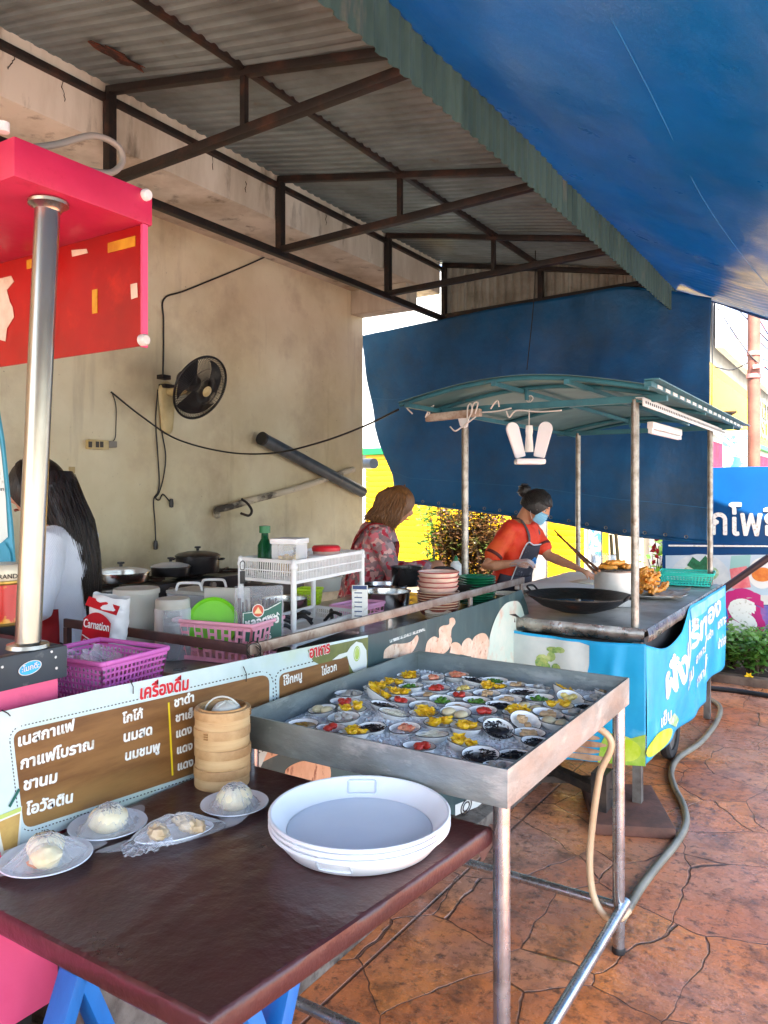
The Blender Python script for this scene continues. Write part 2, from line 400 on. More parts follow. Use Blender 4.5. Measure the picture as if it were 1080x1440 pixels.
bld = thing('shop_building', 'long cream plaster shop wall, yellowed and cracked, under a heavy concrete beam', 'building', (-4.2, 1.5, 0))
b = B(); b.bx(-4.35, -4.1, -4, 6.06, 0, 3.352); b.done('wall', stain_wall(), bld)
beamm = mat('beam_plaster', (220, 212, 198), .9, c2=(176, 162, 142), s=2.2, c3=(110, 98, 84), s3=7, lo3=.58, hi3=.75, stretch=(1, 1, .25), bump=.15, bs=25)
b = B(); b.bx(-4.35, -3.46, -4, 6.42, 3.35, 3.68, .012); beam = b.done('beam', beamm, bld)
b = B(); b.bx(-4.098, -3.5, 5.86, 6.05, 3.13, 3.349, .008); b.done('cross_beam', beamm, bld)
# cracks: thin dark slivers on the beam face
for (px, py, k) in ((297, 205, 1), (20, 80, .5), (345, 255, .5), (458, 300, .6), (90, 110, .8)):
    p = ax(px, py, -3.457); pts = [p]
    for i in range(9): pts.append(pts[-1]+Vector((0, rnd.uniform(-.008, .010), -.016*k)))
    B().tube(pts, [.0022*rnd.uniform(.5, 1.3) for _ in pts], 4).done('crack', mat('crack_shadow', (58, 46, 38), .95), beam)
b = B(); b.bx(-9.5, -4.36, -4, 6.0, 0, 4.2); b.done('rear_wall', plaster, bld)

# ================================================================ CORRUGATED AWNING
aw = thing('awning', 'lean-to awning of grey corrugated sheets on a rusty black iron frame', 'awning', (-3.4, 2, 2.9))
zr = lambda X: 3.655-.19*(X+3.43)
sheet_m = mat('corrugated_sheet', (122, 138, 142), .5, .2, c2=(94, 106, 108), s=2.5, c3=(96, 74, 56), s3=5, lo3=.66, hi3=.78, rv=.1)
NY = 126*8
def ysheet(u): return -3.2+u*9.72
def corr(y, a=.011):
    t = (y/.0767) % 1.0                       # trapezoidal ridges
    return a*(1 if t < .28 else (1-(t-.28)/.12 if t < .4 else (0 if t < .88 else (t-.88)/.12)))
b = B(); b.grid(lambda u, v: Vector((-3.5+v*2.155, ysheet(u), zr(-3.5+v*2.155)+corr(ysheet(u))+.012*math.sin(v*5+ysheet(u)*.8))), NY, 6)
b.solid(.0012).done('roof_sheet', sheet_m, aw, 25)
fas_m = mat('green_corrugated_fascia', (78, 104, 96), .5, .2, c2=(58, 82, 76), s=4, c3=(120, 118, 104), s3=9, lo3=.6, hi3=.75, stretch=(1, 1, .3))
b = B(); b.grid(lambda u, v: Vector((-1.375+corr(ysheet(u), .012), ysheet(u), 2.93+.325*v)), NY, 1)
b.solid(.0012).done('fascia', fas_m, aw, 25)
gab_m = mat('gable_sheet', (150, 148, 138), .55, .3, c2=(118, 112, 100), s=4, c3=(88, 74, 60), s3=8, lo3=.62, hi3=.76)
b = B(); b.grid(lambda u, v: Vector((-3.46+2.05*u, 6.46+corr(-3.46+2.05*u), 2.9+v*(zr(-3.46+2.05*u)-2.868))), 27*8, 1)
b.solid(.0012).done('gable_panel', gab_m, aw, 25)
# frame: five trusses, purlins, tie
def truss(Y, first):
    z0 = 3.13
    t = B().bar((-3.44, Y, zr(-3.44)-.032), (-1.40, Y, zr(-1.40)-.032), .04, .04, .004).done('truss', black_iron, aw)
    B().bar((-3.42, Y, 3.14), (-1.41, Y, zr(-1.41)-.075), .045, .045, .004).done('brace', black_iron, t)
    B().bar((-3.425, Y, 3.10), (-3.425, Y, zr(-3.425)-.05), .05, .05, .004).done('post', black_iron, t)
    zb = lambda X: 3.14+(X+3.42)/2.01*(zr(-1.41)-.075-3.14)
    for X in (-2.47,): B().bar((X, Y, zb(X)), (X, Y, zr(X)-.05), .03, .03, .003).done('strut', black_iron, t)
for Y in (-1.5, -.11, 1.28, 2.67, 4.06, 5.44): truss(Y, 0)
B().bar((-3.44, 6.43, zr(-3.44)-.032), (-1.40, 6.43, zr(-1.40)-.032), .04, .04, .004).done('truss', black_iron, aw)
B().bar((-3.42, 6.43, 3.14), (-1.41, 6.43, zr(-1.41)-.075), .04, .04, .004).done('brace', black_iron, aw)
for X in (-3.425, -2.47): B().bar((X, 6.43, 2.98), (X, 6.43, zr(X)-.05), .045, .045, .004).done('post', black_iron, aw)
for X, dz in ((-3.44, -.07), (-2.47, -.006), (-1.42, -.006)):
    B().bar((X, -3.2, zr(X)+dz-.006), (X, 6.44, zr(X)+dz-.006), .035, .035, .003).done('purlin', black_iron, aw)
B().bar((-3.425, -3.2, 3.115), (-3.425, 6.44, 3.115), .045, .045, .004).done('tie_bar', black_iron, aw)
# rusted-through patch hanging from the sheet
b = B(); c0 = Vector((-3.06, 2.43, zr(-3.06)-.004)); pts = []
for i in range(18):
    a = 2*math.pi*i/18; r = 1+.95*noise.noise(Vector((i*1.7, 3, 0)))
    pts.append(c0+Vector((.05*r*math.cos(a), .15*r*math.sin(a), -.19*.05*r*math.cos(a)-.006*abs(math.sin(3*a)))))
b.poly(pts, (0, 0, .003)).done('rust_patch', mat('flaking_rust', (112, 52, 26), .95, c2=(48, 24, 16), s=14, lo=.4, hi=.55, bump=.6, bs=60), aw)
# ================================================================ BLUE TARPAULINS
blue = tarp_mat('blue_tarpaulin', (8, 112, 168), (112, 138, 146), .34, .24, .3, .78, .38)
def canopy(u, v):
    X = -1.40+2.625*v; Y = -3.2+9.75*u
    z = 3.125-.42*(X+1.355)-.05*math.sin(math.pi*v)+.028*math.sin(Y*1.25+.6)*v+.02*noise.noise(Vector((X*1.4, Y*.9, 0)))
    z += .012*noise.noise(Vector((X*3+7, Y*2.2, 1))) + .004*noise.noise(Vector((X*9, Y*4, 2)))
    k = max(0, (Y-5.0)/1.5)*max(0, min(1, (v-.02)/.12)); z += .006*k*math.sin((Y+.15*X)*62+3*noise.noise(Vector((X*2, Y, 4))))
    return Vector((X, Y, z))
b = B(); b.grid(canopy, 420, 60); b.solid(.0008)
cn = b.done('canopy_tarpaulin', blue, None, 180); tag(cn, 'big blue tarpaulin stretched overhead from the green fascia out over the pavement', 'tarpaulin')
b = B(); b.tube([canopy(1, v/20)+Vector((0, .0, -.004)) for v in range(21)], .012, 8).done('edge_rope', mat('tarp_hem', (30, 60, 100), .7), cn)
b = B(); pts = smooth_path([canopy((y+3.2)/9.75, (x+1.355)/2.6)+Vector((0, 0, -.006)) for x, y in ((-.55, 1.2), (-.56, 2.4), (-.6, 3.6), (-.56, 4.6), (-.5, 5.4))], 10)
b.tube(pts, .0013, 5).done('seam', mat('tarp_seam', (40, 120, 176), .6), cn)

top = [(500, 478), (640, 449), (760, 424), (890, 402), (930, 404), (1001, 419)]
bot = [(556, 694), (580, 707), (754, 728), (872, 751), (995, 763)]
lef = [(508, 476), (519, 545), (527, 600), (545, 645), (553, 668), (556, 694)]
def lerp_path(P, t):
    t *= len(P)-1; i = min(int(t), len(P)-2); f = t-i
    return (P[i][0]+(P[i+1][0]-P[i][0])*f, P[i][1]+(P[i+1][1]-P[i][1])*f)
TB = [ay(x, y, 6.38) for x, y in top]; BBm = [ay(x, y, 6.38) for x, y in bot]; LF = [ay(x, y, 6.38) for x, y in lef]
def at_X(P, X):
    for a, b_ in zip(P, P[1:]):
        if a.x <= X <= b_.x: return a.z+(b_.z-a.z)*(X-a.x)/(b_.x-a.x)
    return P[0].z if X < P[0].x else P[-1].z
def at_Z(P, z):
    for a, b_ in zip(P, P[1:]):
        if b_.z <= z <= a.z: return a.x+(b_.x-a.x)*(a.z-z)/(a.z-b_.z)
    return P[0].x if z > P[0].z else P[-1].x
def backt(u, v):
    XR = TB[-1].x+(BBm[-1].x-TB[-1].x)*v
    Xa = LF[-1].x+(XR-LF[-1].x)*u; zb = at_X(BBm, Xa); zt = at_X(TB, Xa); z = zt+(zb-zt)*v
    xl = at_Z(LF, z); X = xl+(XR-xl)*u
    y = 6.37+.06*noise.noise(Vector((X*1.2, z*.8, 3)))+.018*math.sin(X*3.1-z*4.2+2*noise.noise(Vector((X, z, 6))))+.02*math.sin(X*5.5+z*.7)*v+.012*noise.noise(Vector((X*5, z*2.5, 8)))
    y += .05*max(0, .06-u)/.06*math.sin(z*9)*.4
    return Vector((X, y, z))
blue2 = tarp_mat('old_blue_tarpaulin', (10, 104, 164), (70, 86, 92), .5, .22, .6)
b = B(); b.grid(backt, 150, 70); b.solid(.0008)
bt = b.done('hanging_tarpaulin', blue2, None, 180); tag(bt, 'dark blue tarpaulin curtain hung across the far end behind the fry cart', 'tarpaulin')
b = B(); b.tube([backt(u/60, 1)+Vector((0, -.005, 0)) for u in range(61)], .014, 8).done('hem', blue2, bt)
for v_ in (.40, .86): b = B(); b.tube([backt(u/80, v_)+Vector((0, -.0015, 0)) for u in range(81)], .0022, 5); b.done('seam', mat('curtain_seam', (34, 110, 160), .6), bt)
for u_ in range(1, 18):
    b = B(); p_ = backt(u_/18, .985); b.tube([p_+Vector((.012*math.cos(a), -.004, .012*math.sin(a))) for a in [2*math.pi*i/14 for i in range(15)]], .003, 5); b.done('eyelet', dull_steel, bt)
# cord hanging in front of it
hc_ = wire('ceiling_cord', [ay(752, 268, 6.0), ay(752, 400, 6.0), ay(741, 520, 6.0)], .004, black_cable)
tag(hc_, 'thin dark cord dangling from the awning roof in front of the blue curtain', 'cord')

# ================================================================ BROWN TABLE AND WHAT STANDS ON IT
vinyl = mat('maroon_vinyl', (74, 38, 38), .36, c2=(60, 32, 32), s=4, c3=(92, 56, 54), s3=30, lo3=.62, hi3=.8, bump=.5, bs=14, rv=.1, coat=.1)
ZT = .75
tb = thing('folding_table', 'long table under glossy dark maroon vinyl, bun plates and white trays on it', 'table', (-1.12, 1.18, 0))
corners = [(-1.5, .795), (-.80, .795), (-.728, 1.578), (-1.5, 1.585)]
def tabtop(u, v):
    a = Vector(corners[0]+(0,)).lerp(Vector(corners[1]+(0,)), u); c = Vector(corners[3]+(0,)).lerp(Vector(corners[2]+(0,)), u); p = a.lerp(c, v)
    e = min(u, v, 1-u, 1-v)
    return Vector((p.x, p.y, ZT+.0016*noise.noise(Vector((p.x*22, p.y*9, 0)))*min(1, e*12)+.0008*noise.noise(Vector((p.x*60, p.y*60, 3)))*min(1, e*12)))
b = B(); b.grid(tabtop, 90, 90)
ed = [tabtop(0, v/30) for v in range(30)]+[tabtop(u/30, 1) for u in range(30)]+[tabtop(1, 1-v/30) for v in range(30)]+[tabtop(1-u/30, 0) for u in range(30)]
cen = Vector((-1.12, 1.18, ZT)); rows = []
for k, (o, dz) in enumerate(((0, 0), (.006, -.003), (.008, -.010), (.007, -.034), (.002, -.042))):
    rows.append([b.bm.verts.new(p+Vector(((p-cen).x, (p-cen).y, 0)).normalized()*(o+.0012*noise.noise(p*18+Vector((0, 0, k))))+Vector((0, 0, dz))) for p in ed])
for a, c in zip(rows, rows[1:]):
    for j in range(len(ed)): k = (j+1) % len(ed); b.bm.faces.new((a[j], a[k], c[k], c[j]))
bmesh.ops.remove_doubles(b.bm, verts=b.bm.verts, dist=.0003)
b.done('tabletop', vinyl, tb, 50)
b = B(); b.bx(-1.48, -.83, .83, 1.55, ZT-.04, ZT-.006); b.done('board', mat('plywood', (120, 86, 58), .8, c2=(90, 62, 42), s=12, stretch=(1, .1, 1)), tb)
b = B(); pts = [Vector((-.727, 1.585, ZT+.004)), Vector((-.716, 1.592, ZT-.012)), Vector((-.722, 1.59, ZT-.035)), Vector((-.74, 1.57, ZT-.075)), Vector((-.76, 1.56, ZT-.03))]
b.poly(pts, (.003, .002, 0)); b.done('torn_corner', vinyl, tb)
bluep = mat('blue_painted_wood', (20, 112, 190), .5, c2=(14, 92, 164), s=7, c3=(90, 84, 78), s3=16, lo3=.68, hi3=.8, bump=.15, bs=40, stretch=(1, 1, .25))
def trestle(y0, label):
    t = thing('trestle', label, 'trestle', (-1.12, y0, 0), 0, 'blue wooden trestles under the maroon table')
    for X in (-1.42, -.90):
        for s in (-1, 1): B().bar((X, y0+s*.20, 0), (X, y0-s*.085, ZT-.045), .062, .032, .004).done('leg', bluep, t)
        B().bar((X, y0-.13, .22), (X, y0+.13, .22), .03, .03, .003).done('brace', bluep, t)
    B().bar((-1.44, y0, ZT-.06), (-.86, y0, ZT-.06), .05, .03, .004).done('top_rail', bluep, t)
trestle(1.02, 'bright blue wooden trestle carrying the maroon vinyl table')

# white shallow round trays, three nested
basin_m = mat('white_melamine', (238, 242, 246), .28, c2=(230, 235, 240), s=3, sub=.04, coat=.2)
inner_m = mat('blue_grey_tray_inside', (220, 234, 248), .3, c2=(212, 227, 244), s=4)
BC = Vector((-.932, 1.366, ZT))
def basin(k, z, label):
    t = thing('tray', label, 'tray', (BC.x, BC.y, z), 0, 'nested round white trays')
    r0, r1, h = .160, .1935, .046
    b = B(); b.lathe([(0, .0), (r0-.006, 0), (r0, .003), (r1-.008, h-.012), (r1-.006, h-.008), (r1, h-.006), (r1+.001, h-.002), (r1-.002, h), (r1-.006, h-.001), (r1-.011, h-.01), (r0-.002, .0065), (r0-.008, .0045), (0, .004)], (BC.x, BC.y, z), 96)
    b.done('bowl', basin_m, t, 40)
    if k == 2:
        b = B(); b.lathe([(0, .006), (r0-.004, .006), (r0-.006, .0075), (0, .0075)], (BC.x, BC.y, z), 96); b.done('base_disc', inner_m, t)
    for a in (90+32.5, 270+18-60*k*.3):                              # cut-out grips: raised rim round a slot
        ps = []
        for i in range(41):
            q = 2*math.pi*i/40; uu = .034*max(-1, min(1, 1.25*math.cos(q))); vv = .012*max(-1, min(1, 1.4*math.sin(q)))
            zz = .026+vv; rr = r0+(r1-.008-r0)*((zz-.003)/(h-.015)); an = R(a)+uu/rr
            inn = -.0055 if a > 90 and a < 180 else .001
            ps.append((BC.x+(rr+inn)*math.cos(an), BC.y+(rr+inn)*math.sin(an), z+zz))
        B().tube(ps, .0024, 7).done('grip', mat('grip_rim', (200, 208, 218), .35), t)
basin(0, ZT+.001, 'lowest white round tray of three nested at the maroon table edge')
basin(1, ZT+.0125, 'middle white round tray of three nested at the maroon table edge')
basin(2, ZT+.024, 'topmost white round tray of three nested, its pale blue floor showing')

# plates with wrapped buns
plate_m = mat('white_plate', (222, 228, 236), .22, c2=(212, 219, 230), s=4, coat=.25)
bun_m = mat('steamed_bun', (236, 226, 196), .62, c2=(224, 206, 164), s=18, sub=.15, bump=.15, bs=30)
seed_m = mat('sesame', (70, 52, 34), .6); fill_m = mat('orange_filling', (222, 132, 60), .5)
film_m = film('cling_film', (.98, .985, 1), .27, .05)
def plate(name, label, c, r, sy=1, rz=0, grp='plates of wrapped buns'):
    t = thing(name, label, 'plate', c, rz, grp); M = Matrix.Rotation(rz, 4, 'Z')
    b = B(); b.lathe([(0, .002), (r*.55, .002), (r*.6, .0), (r*.66, .001), (r*.72, .004), (r*.98, .0135), (r, .0145), (r*.985, .0165), (r*.7, .0075), (r*.62, .005), (0, .005)], c, 56, M, 1, sy); b.done('dish', plate_m, t, 50); return t
def wrap(t, c, rx, ry, h, rz, seed, flare):
    """Crumpled clear film drawn over the food, loose ends on the plate."""
    M = Matrix.Translation(c) @ Matrix.Rotation(rz, 4, 'Z')
    def f(u, v):
        a = 2*math.pi*u; rr = v
        prof = h*(1-max(0, (rr-.15)/.72)**2.0) if rr < .87 else h*.02
        ext = 1+flare*max(0, rr-.6)*(abs(math.cos(a))**5)*2.2
        n = noise.noise(Vector((math.cos(a)*2.6+seed, math.sin(a)*2.6, rr*3)))
        n2 = noise.noise(Vector((math.cos(a)*7+seed, math.sin(a)*7, rr*8)))
        z = max(.003, prof+(.005*n+.0016*n2)*(.4+rr))
        return M @ Vector((rx*rr*ext*math.cos(a)*(1+.13*n), ry*rr*math.sin(a)*(1+.13*n2), z))
    b = B(); b.grid(f, 80, 26); bmesh.ops.remove_doubles(b.bm, verts=b.bm.verts, dist=.0002); b.done('film', film_m, t, 28)
def bun(b, c, r, h, jit=.1): b.blob(c, (r, r, h), 20, jit, 1.8)
def seeds(t, c, r, h, n):
    b = B()
    for _ in range(n):
        a = rnd.random()*6.28; q = math.sqrt(rnd.random())*.55
        p = Vector(c)+Vector((r*q*math.cos(a), r*q*math.sin(a), h*math.sqrt(1-q*q)*1.02))
        b.box(p, (.0034, .0018, .0012), rnd.random()*3)
    b.done('seeds', seed_m, t)
p1 = az(65, 1206, ZT+.012); p1.z = ZT; p2 = az(152, 1160, ZT+.012); p2.z = ZT; p3 = az(330, 1130, ZT+.012); p3.z = ZT; p4 = az(246, 1172, ZT+.012); p4.z = ZT
for p, r, lab, kind in ((p1, .089, 'round white plate with a wrapped cut bun, nearest the table front corner', 1), (p2, .084, 'round white plate with a wrapped black-seeded bun, against the menu banner', 2), (p3, .080, 'round white plate with a wrapped bun, beside the bamboo steamers', 3)):
    t = plate('bun_plate', lab, p, r)
    c = p+Vector((0.0, 0.0, .026)); b = B()
    if kind == 1:
        bun(b, c+Vector((-.012, .006, .004)), .036, .026); b.blob(c+Vector((.020, -.014, .0)), (.032, .03, .023), 18, .2)
        b.done('bun', bun_m, t); b = B(); b.blob(c+Vector((.012, -.034, -.010)), (.02, .009, .006), 12, .3); b.done('filling', fill_m, t)
        seeds(t, c+Vector((-.012, .006, .006)), .036, .026, 26)
    else:
        bun(b, c, .043, .029, .07); b.done('bun', bun_m, t); seeds(t, c, .043, .030, 40)
    wrap(t, p+Vector((0, 0, .008)), .066, .058, .050, R(40+30*kind), kind*3.3, .9)
t = plate('dumpling_dish', 'oval cream dish of wrapped pale dumplings in the middle of the maroon table', p4, .085, .5, R(62), None)
b = B()
for i in range(7):
    q = Vector((rnd.uniform(-.05, .05), rnd.uniform(-.018, .018), .022+rnd.uniform(0, .01)))
    b.blob(p4+Matrix.Rotation(R(62), 3, 'Z') @ q, (.022, .018, .014), 14, .45, 3)
b.done('dumplings', mat('dumpling_beige', (214, 192, 158), .6, c2=(186, 158, 118), s=24, sub=.1), t)
wrap(t, p4+Vector((0, 0, .006)), .10, .044, .046, R(62), 9.1, .7)
def crumple(name, label, c, rx, ry, rz):
    M = Matrix.Translation(c) @ Matrix.Rotation(rz, 4, 'Z')
    f = lambda u, v: M @ Vector((rx*(u-.5)*2, ry*(v-.5)*2*(1+.3*math.sin(5*u)), .003+abs(.016*noise.noise(Vector((u*6, v*6, rx*90))))+.006*abs(math.sin(v*40))*u))
    b = B(); b.grid(f, 34, 30); o = b.done(name, film_m, None, 25); tag(o, label, 'plastic film')
crumple('film_end', 'loose crumpled film tail spilling from the oval dumpling dish', az(208, 1196, ZT+.004), .05, .022, R(60))

# bamboo steamers
bam = mat('bamboo', (208, 172, 124), .62, c2=(184, 142, 92), s=5, c3=(146, 104, 62), s3=16, lo3=.6, hi3=.75, stretch=(.6, .6, 7), bump=.2, bs=50)
bam2 = mat('bamboo_rim', (196, 156, 106), .6, c2=(160, 116, 70), s=12)
SC = Vector((-1.418, 1.452, ZT))
hh = [.05, .05, .049, .046]; z = ZT; ords = ['lowest', 'second lowest', 'second highest', 'top']
for k, h in enumerate(hh):
    t = thing('steamer_basket', ords[k]+' bamboo steamer basket of the stack by the menu banner', 'steamer', (SC.x, SC.y, z), .7*k, 'stack of bamboo steamers')
    c = (SC.x+rnd.uniform(-.0015, .0015), SC.y+rnd.uniform(-.0015, .0015), z); r = .0695
    b = B(); b.lathe([(r-.006, .0), (r, .0), (r+.0005, .004), (r, h*.5), (r+.0006, h-.004), (r, h-.0006), (r-.007, h-.0006), (r-.0075, .001), (r-.006, 0)], c, 64); b.done('side_wall', bam, t, 40)
    b = B(); b.lathe([(r-.001, h*.52), (r+.0022, h*.54), (r+.0024, h-.004), (r+.001, h-.0008), (r-.001, h-.001)], c, 64); b.done('hoop', bam2, t, 40)
    b = B(); a = 1.1+1.9*k
    for dz in (0, .006, .012): b.box((c[0]+(r+.003)*math.cos(a), c[1]+(r+.003)*math.sin(a), z+h*.62+dz), (.002, .012, .0035), a)
    b.done('binding', mat('rattan_binding', (150, 108, 60), .7), t)
    b = B()
    for i in range(-6, 7): hw = math.sqrt(max(0, (.06)**2-(i*.0095)**2)); b.box((c[0]+i*.0095, c[1], z+.012), (.006, 2*hw, .003))
    b.done('slat_floor', bam2, t)
    z += h
t = thing('steamer_bun', 'white wrapped bun with a clear wire loop on the top bamboo steamer', 'bun', (SC.x, SC.y, z-.03))
b = B(); b.blob((SC.x+.012, SC.y+.004, z-.013), (.040, .038, .026), 22, .12, 2.4); b.done('bun', mat('white_wrapped_bun', (214, 216, 206), .4, c2=(196, 200, 190), s=20), t)
b = B()
for i in range(7): a = i*.9; b.tube([(SC.x+.012+.038*math.cos(a)*k_, SC.y+.004+.036*math.sin(a)*k_, z-.013+.0265*math.sqrt(max(0, 1-k_*k_))) for k_ in (.15, .4, .65, .9)], .0016, 5)
b.done('pleats', mat('white_wrapped_bun', (1, 1, 1)), t)
b = B(); b.tube([Vector((SC.x, SC.y, z-.022))+RGT*(.047*math.cos(a))+UP*(.047*math.sin(a)) for a in [math.pi*i/24 for i in range(25)]], .0022, 7); b.done('loop_handle', mat('clear_loop', (206, 206, 198), .2), t)
b = B(); b.lathe([(.0585, -.004), (.0615, -.004), (.062, .004), (.0585, .004)], (SC.x, SC.y, z), 48); b.done('inner_rim', bam2, t)

# ================================================================ STEEL TRAY TABLE
ZR = .89
tt = thing('tray_table', 'stainless steel table with a deep square tray of ice', 'table', (-1.08, 2.05, 0))
X0, X1, Y0, Y1 = -1.475, -.678, 1.566, 2.552
DEEP = .086
b = B()
ring = lambda o, z_: [(X0-o, Y0-o, z_), (X1+o, Y0-o, z_), (X1+o, Y1+o, z_), (X0-o, Y1+o, z_)]
rows = [[b.bm.verts.new(p) for p in ring(*q)] for q in ((-.02, ZR-DEEP), (0, ZR-DEEP), (.0005, ZR-.004), (.0, ZR), (-.007, ZR), (-.007, ZR-.005), (-.0035, ZR-.006), (-.0035, ZR-DEEP+.004))]
for a, c in zip(rows, rows[1:]):
    for j in range(4): b.bm.faces.new((a[j], a[(j+1) % 4], c[(j+1) % 4], c[j]))
b.bm.faces.new(rows[0]); b.bm.faces.new(rows[-1])
tray_m = mat('worn_tray_steel', (156, 166, 166), .42, .75, c2=(128, 136, 134), s=4, c3=(178, 184, 182), s3=7, lo3=.56, hi3=.66, bump=.12, bs=30, rv=.12, stretch=(1, 1, 2.2))
b.done('tray_pan', tray_m, tt, 30)
B().bx(X0+.1, X1-.1, Y0+.1, Y1-.1, ZR-DEEP-.03, ZR-DEEP-.001).done('frame_rail', steel, tt)
for x, y in ((X0+.028, Y0+.028), (X1-.026, Y0+.028), (X1-.026, Y1-.028), (X0+.028, Y1-.028)):
    l = B().cyl((x, y, .012), (x, y, ZR-DEEP), .0195, n=24).done('leg', steel_tube, tt)
    B().lathe([(0, 0), (.021, 0), (.022, .012), (.0196, .02)], (x, y, 0), 20).done('foot', black_pl, l)
for y in (Y0+.028, Y1-.028): B().cyl((X0+.03, y, .15), (X1-.03, y, .15), .0155, n=18).done('stretcher', steel_tube, tt)
for x in (X1-.012, X0+.014): B().cyl((x, Y0-.03, .152), (x, Y1+.004, .152), .0165, n=18).done('stretcher', steel_tube, tt)
# crushed ice
ice_m = bpy.data.materials.new('crushed_ice'); ice_m.use_nodes = True
p_ = ice_m.node_tree.nodes['Principled BSDF']; p_.inputs['Base Color'].default_value = (.74, .78, .82, 1); p_.inputs['Roughness'].default_value = .15; p_.inputs['Transmission Weight'].default_value = .15; p_.inputs['IOR'].default_value = 1.31
b = B()
zi = lambda x, y: ZR-.052+.013*noise.noise(Vector((x*5, y*5, 0)))-.02*max(0, 1-min(x-X0, X1-x, y-Y0, Y1-y)/.08)
b.grid(lambda u, v: Vector((X0+.005+(X1-X0-.01)*u, Y0+.005+(Y1-Y0-.01)*v, max(ZR-DEEP+.006, zi(X0+(X1-X0)*u, Y0+(Y1-Y0)*v)+.006*noise.noise(Vector((u*90, v*110, 2)))))), 150, 180)
for _ in range(2400):
    x = rnd.uniform(X0+.03, X1-.03); y = rnd.uniform(Y0+.03, Y1-.03); s_ = rnd.uniform(.003, .0085)
    b.box((x, y, zi(x, y)+s_*.25), (s_, s_*rnd.uniform(.5, 1.2), s_*rnd.uniform(.4, .8)), 0, 0, Matrix.Rotation(rnd.random()*6, 4, Vector((rnd.random(), rnd.random(), rnd.random()+.1)).normalized()))
o = b.done('crushed_ice', ice_m, None, 10); tag(o, 'crushed ice filling the square steel tray around the small bowls', 'ice', kind='stuff')
# hose from the drain
hose_m = mat('cream_hose', (206, 180, 146), .4, c2=(190, 160, 124), s=8, sub=.1)
o = wire('drain_hose', [(-1.0, 2.44, ZR-DEEP-.002), ay(853, 1032, 2.50), ay(843, 1090, 2.50), ay(834, 1150, 2.50), ay(829, 1210, 2.49), ay(834, 1258, 2.48), ay(850, 1287, 2.48), ay(872, 1291, 2.50), ay(884, 1281, 2.56)], .0118, hose_m, None, 10)
tag(o, 'cream rubber drain hose curling down beside the steel table leg', 'hose')
grey_h = mat('grey_hose', (134, 128, 112), .45, c2=(112, 106, 92), s=6, c3=(84, 72, 58), s3=15, lo3=.6, hi3=.75)
hp = [az(*q, .016) for q in ((948, 972), (978, 976), (1000, 984), (1013, 996), (1006, 1018), (984, 1045), (955, 1065), (944, 1085), (949, 1108), (962, 1135), (964, 1160), (949, 1188), (925, 1217), (902, 1247), (889, 1268))]
hp += [Vector((-.742, 2.70, .016)), Vector((-.735, 2.62, .016))]
tag(wire('water_hose', hp, .0165, grey_h, None, 8), 'grey garden hose snaking over the wet paving past the fry cart', 'hose')

# ---------------------------------------------------------------- the little bowls
enamel = mat('speckled_enamel', (234, 234, 230), .28, c2=(216, 215, 210), s=9, coat=.2); dark_rim = mat('dark_enamel_rim', (58, 56, 56), .4)
FOOD = {
 'yellow': ('yellow pleated dumplings', mat('yellow_wonton', (232, 190, 28), .45, c2=(206, 150, 16), s=30, sub=.12, coat=.2)),
 'pale': ('pale round dumplings', mat('pale_dumpling', (220, 206, 168), .5, c2=(200, 182, 136), s=18, sub=.12, coat=.15)),
 'cream': ('pale yellow lumps', mat('pale_yellow_food', (222, 200, 118), .5, c2=(200, 172, 86), s=22, sub=.1)),
 'black': ('black shredded mushroom', mat('black_fungus', (22, 20, 22), .35, c2=(44, 38, 40), s=40)),
 'red': ('bright red sliced sausage', mat('red_food', (206, 58, 40), .4, c2=(168, 34, 28), s=26, coat=.2)),
 'tan': ('tan tofu pieces', mat('tan_food', (210, 176, 132), .6, c2=(180, 140, 94), s=22)),
 'green': ('chopped green vegetables', mat('green_food', (92, 142, 44), .5, c2=(48, 92, 26), s=30)),
 'shred': ('white shredded noodles', mat('white_shreds', (224, 220, 202), .5, c2=(206, 198, 172), s=20)),
 'mix': ('pink and red seafood sticks', mat('pink_food', (222, 150, 116), .5, c2=(206, 70, 44), s=16, lo=.48, hi=.55)),
 'broth': ('brown broth', mat('brown_broth', (130, 98, 40), .08, c2=(160, 126, 60), s=9)),
 'plain': ('pale grey slivers', mat('grey_slivers', (176, 172, 164), .5, c2=(150, 146, 140), s=14)),
}
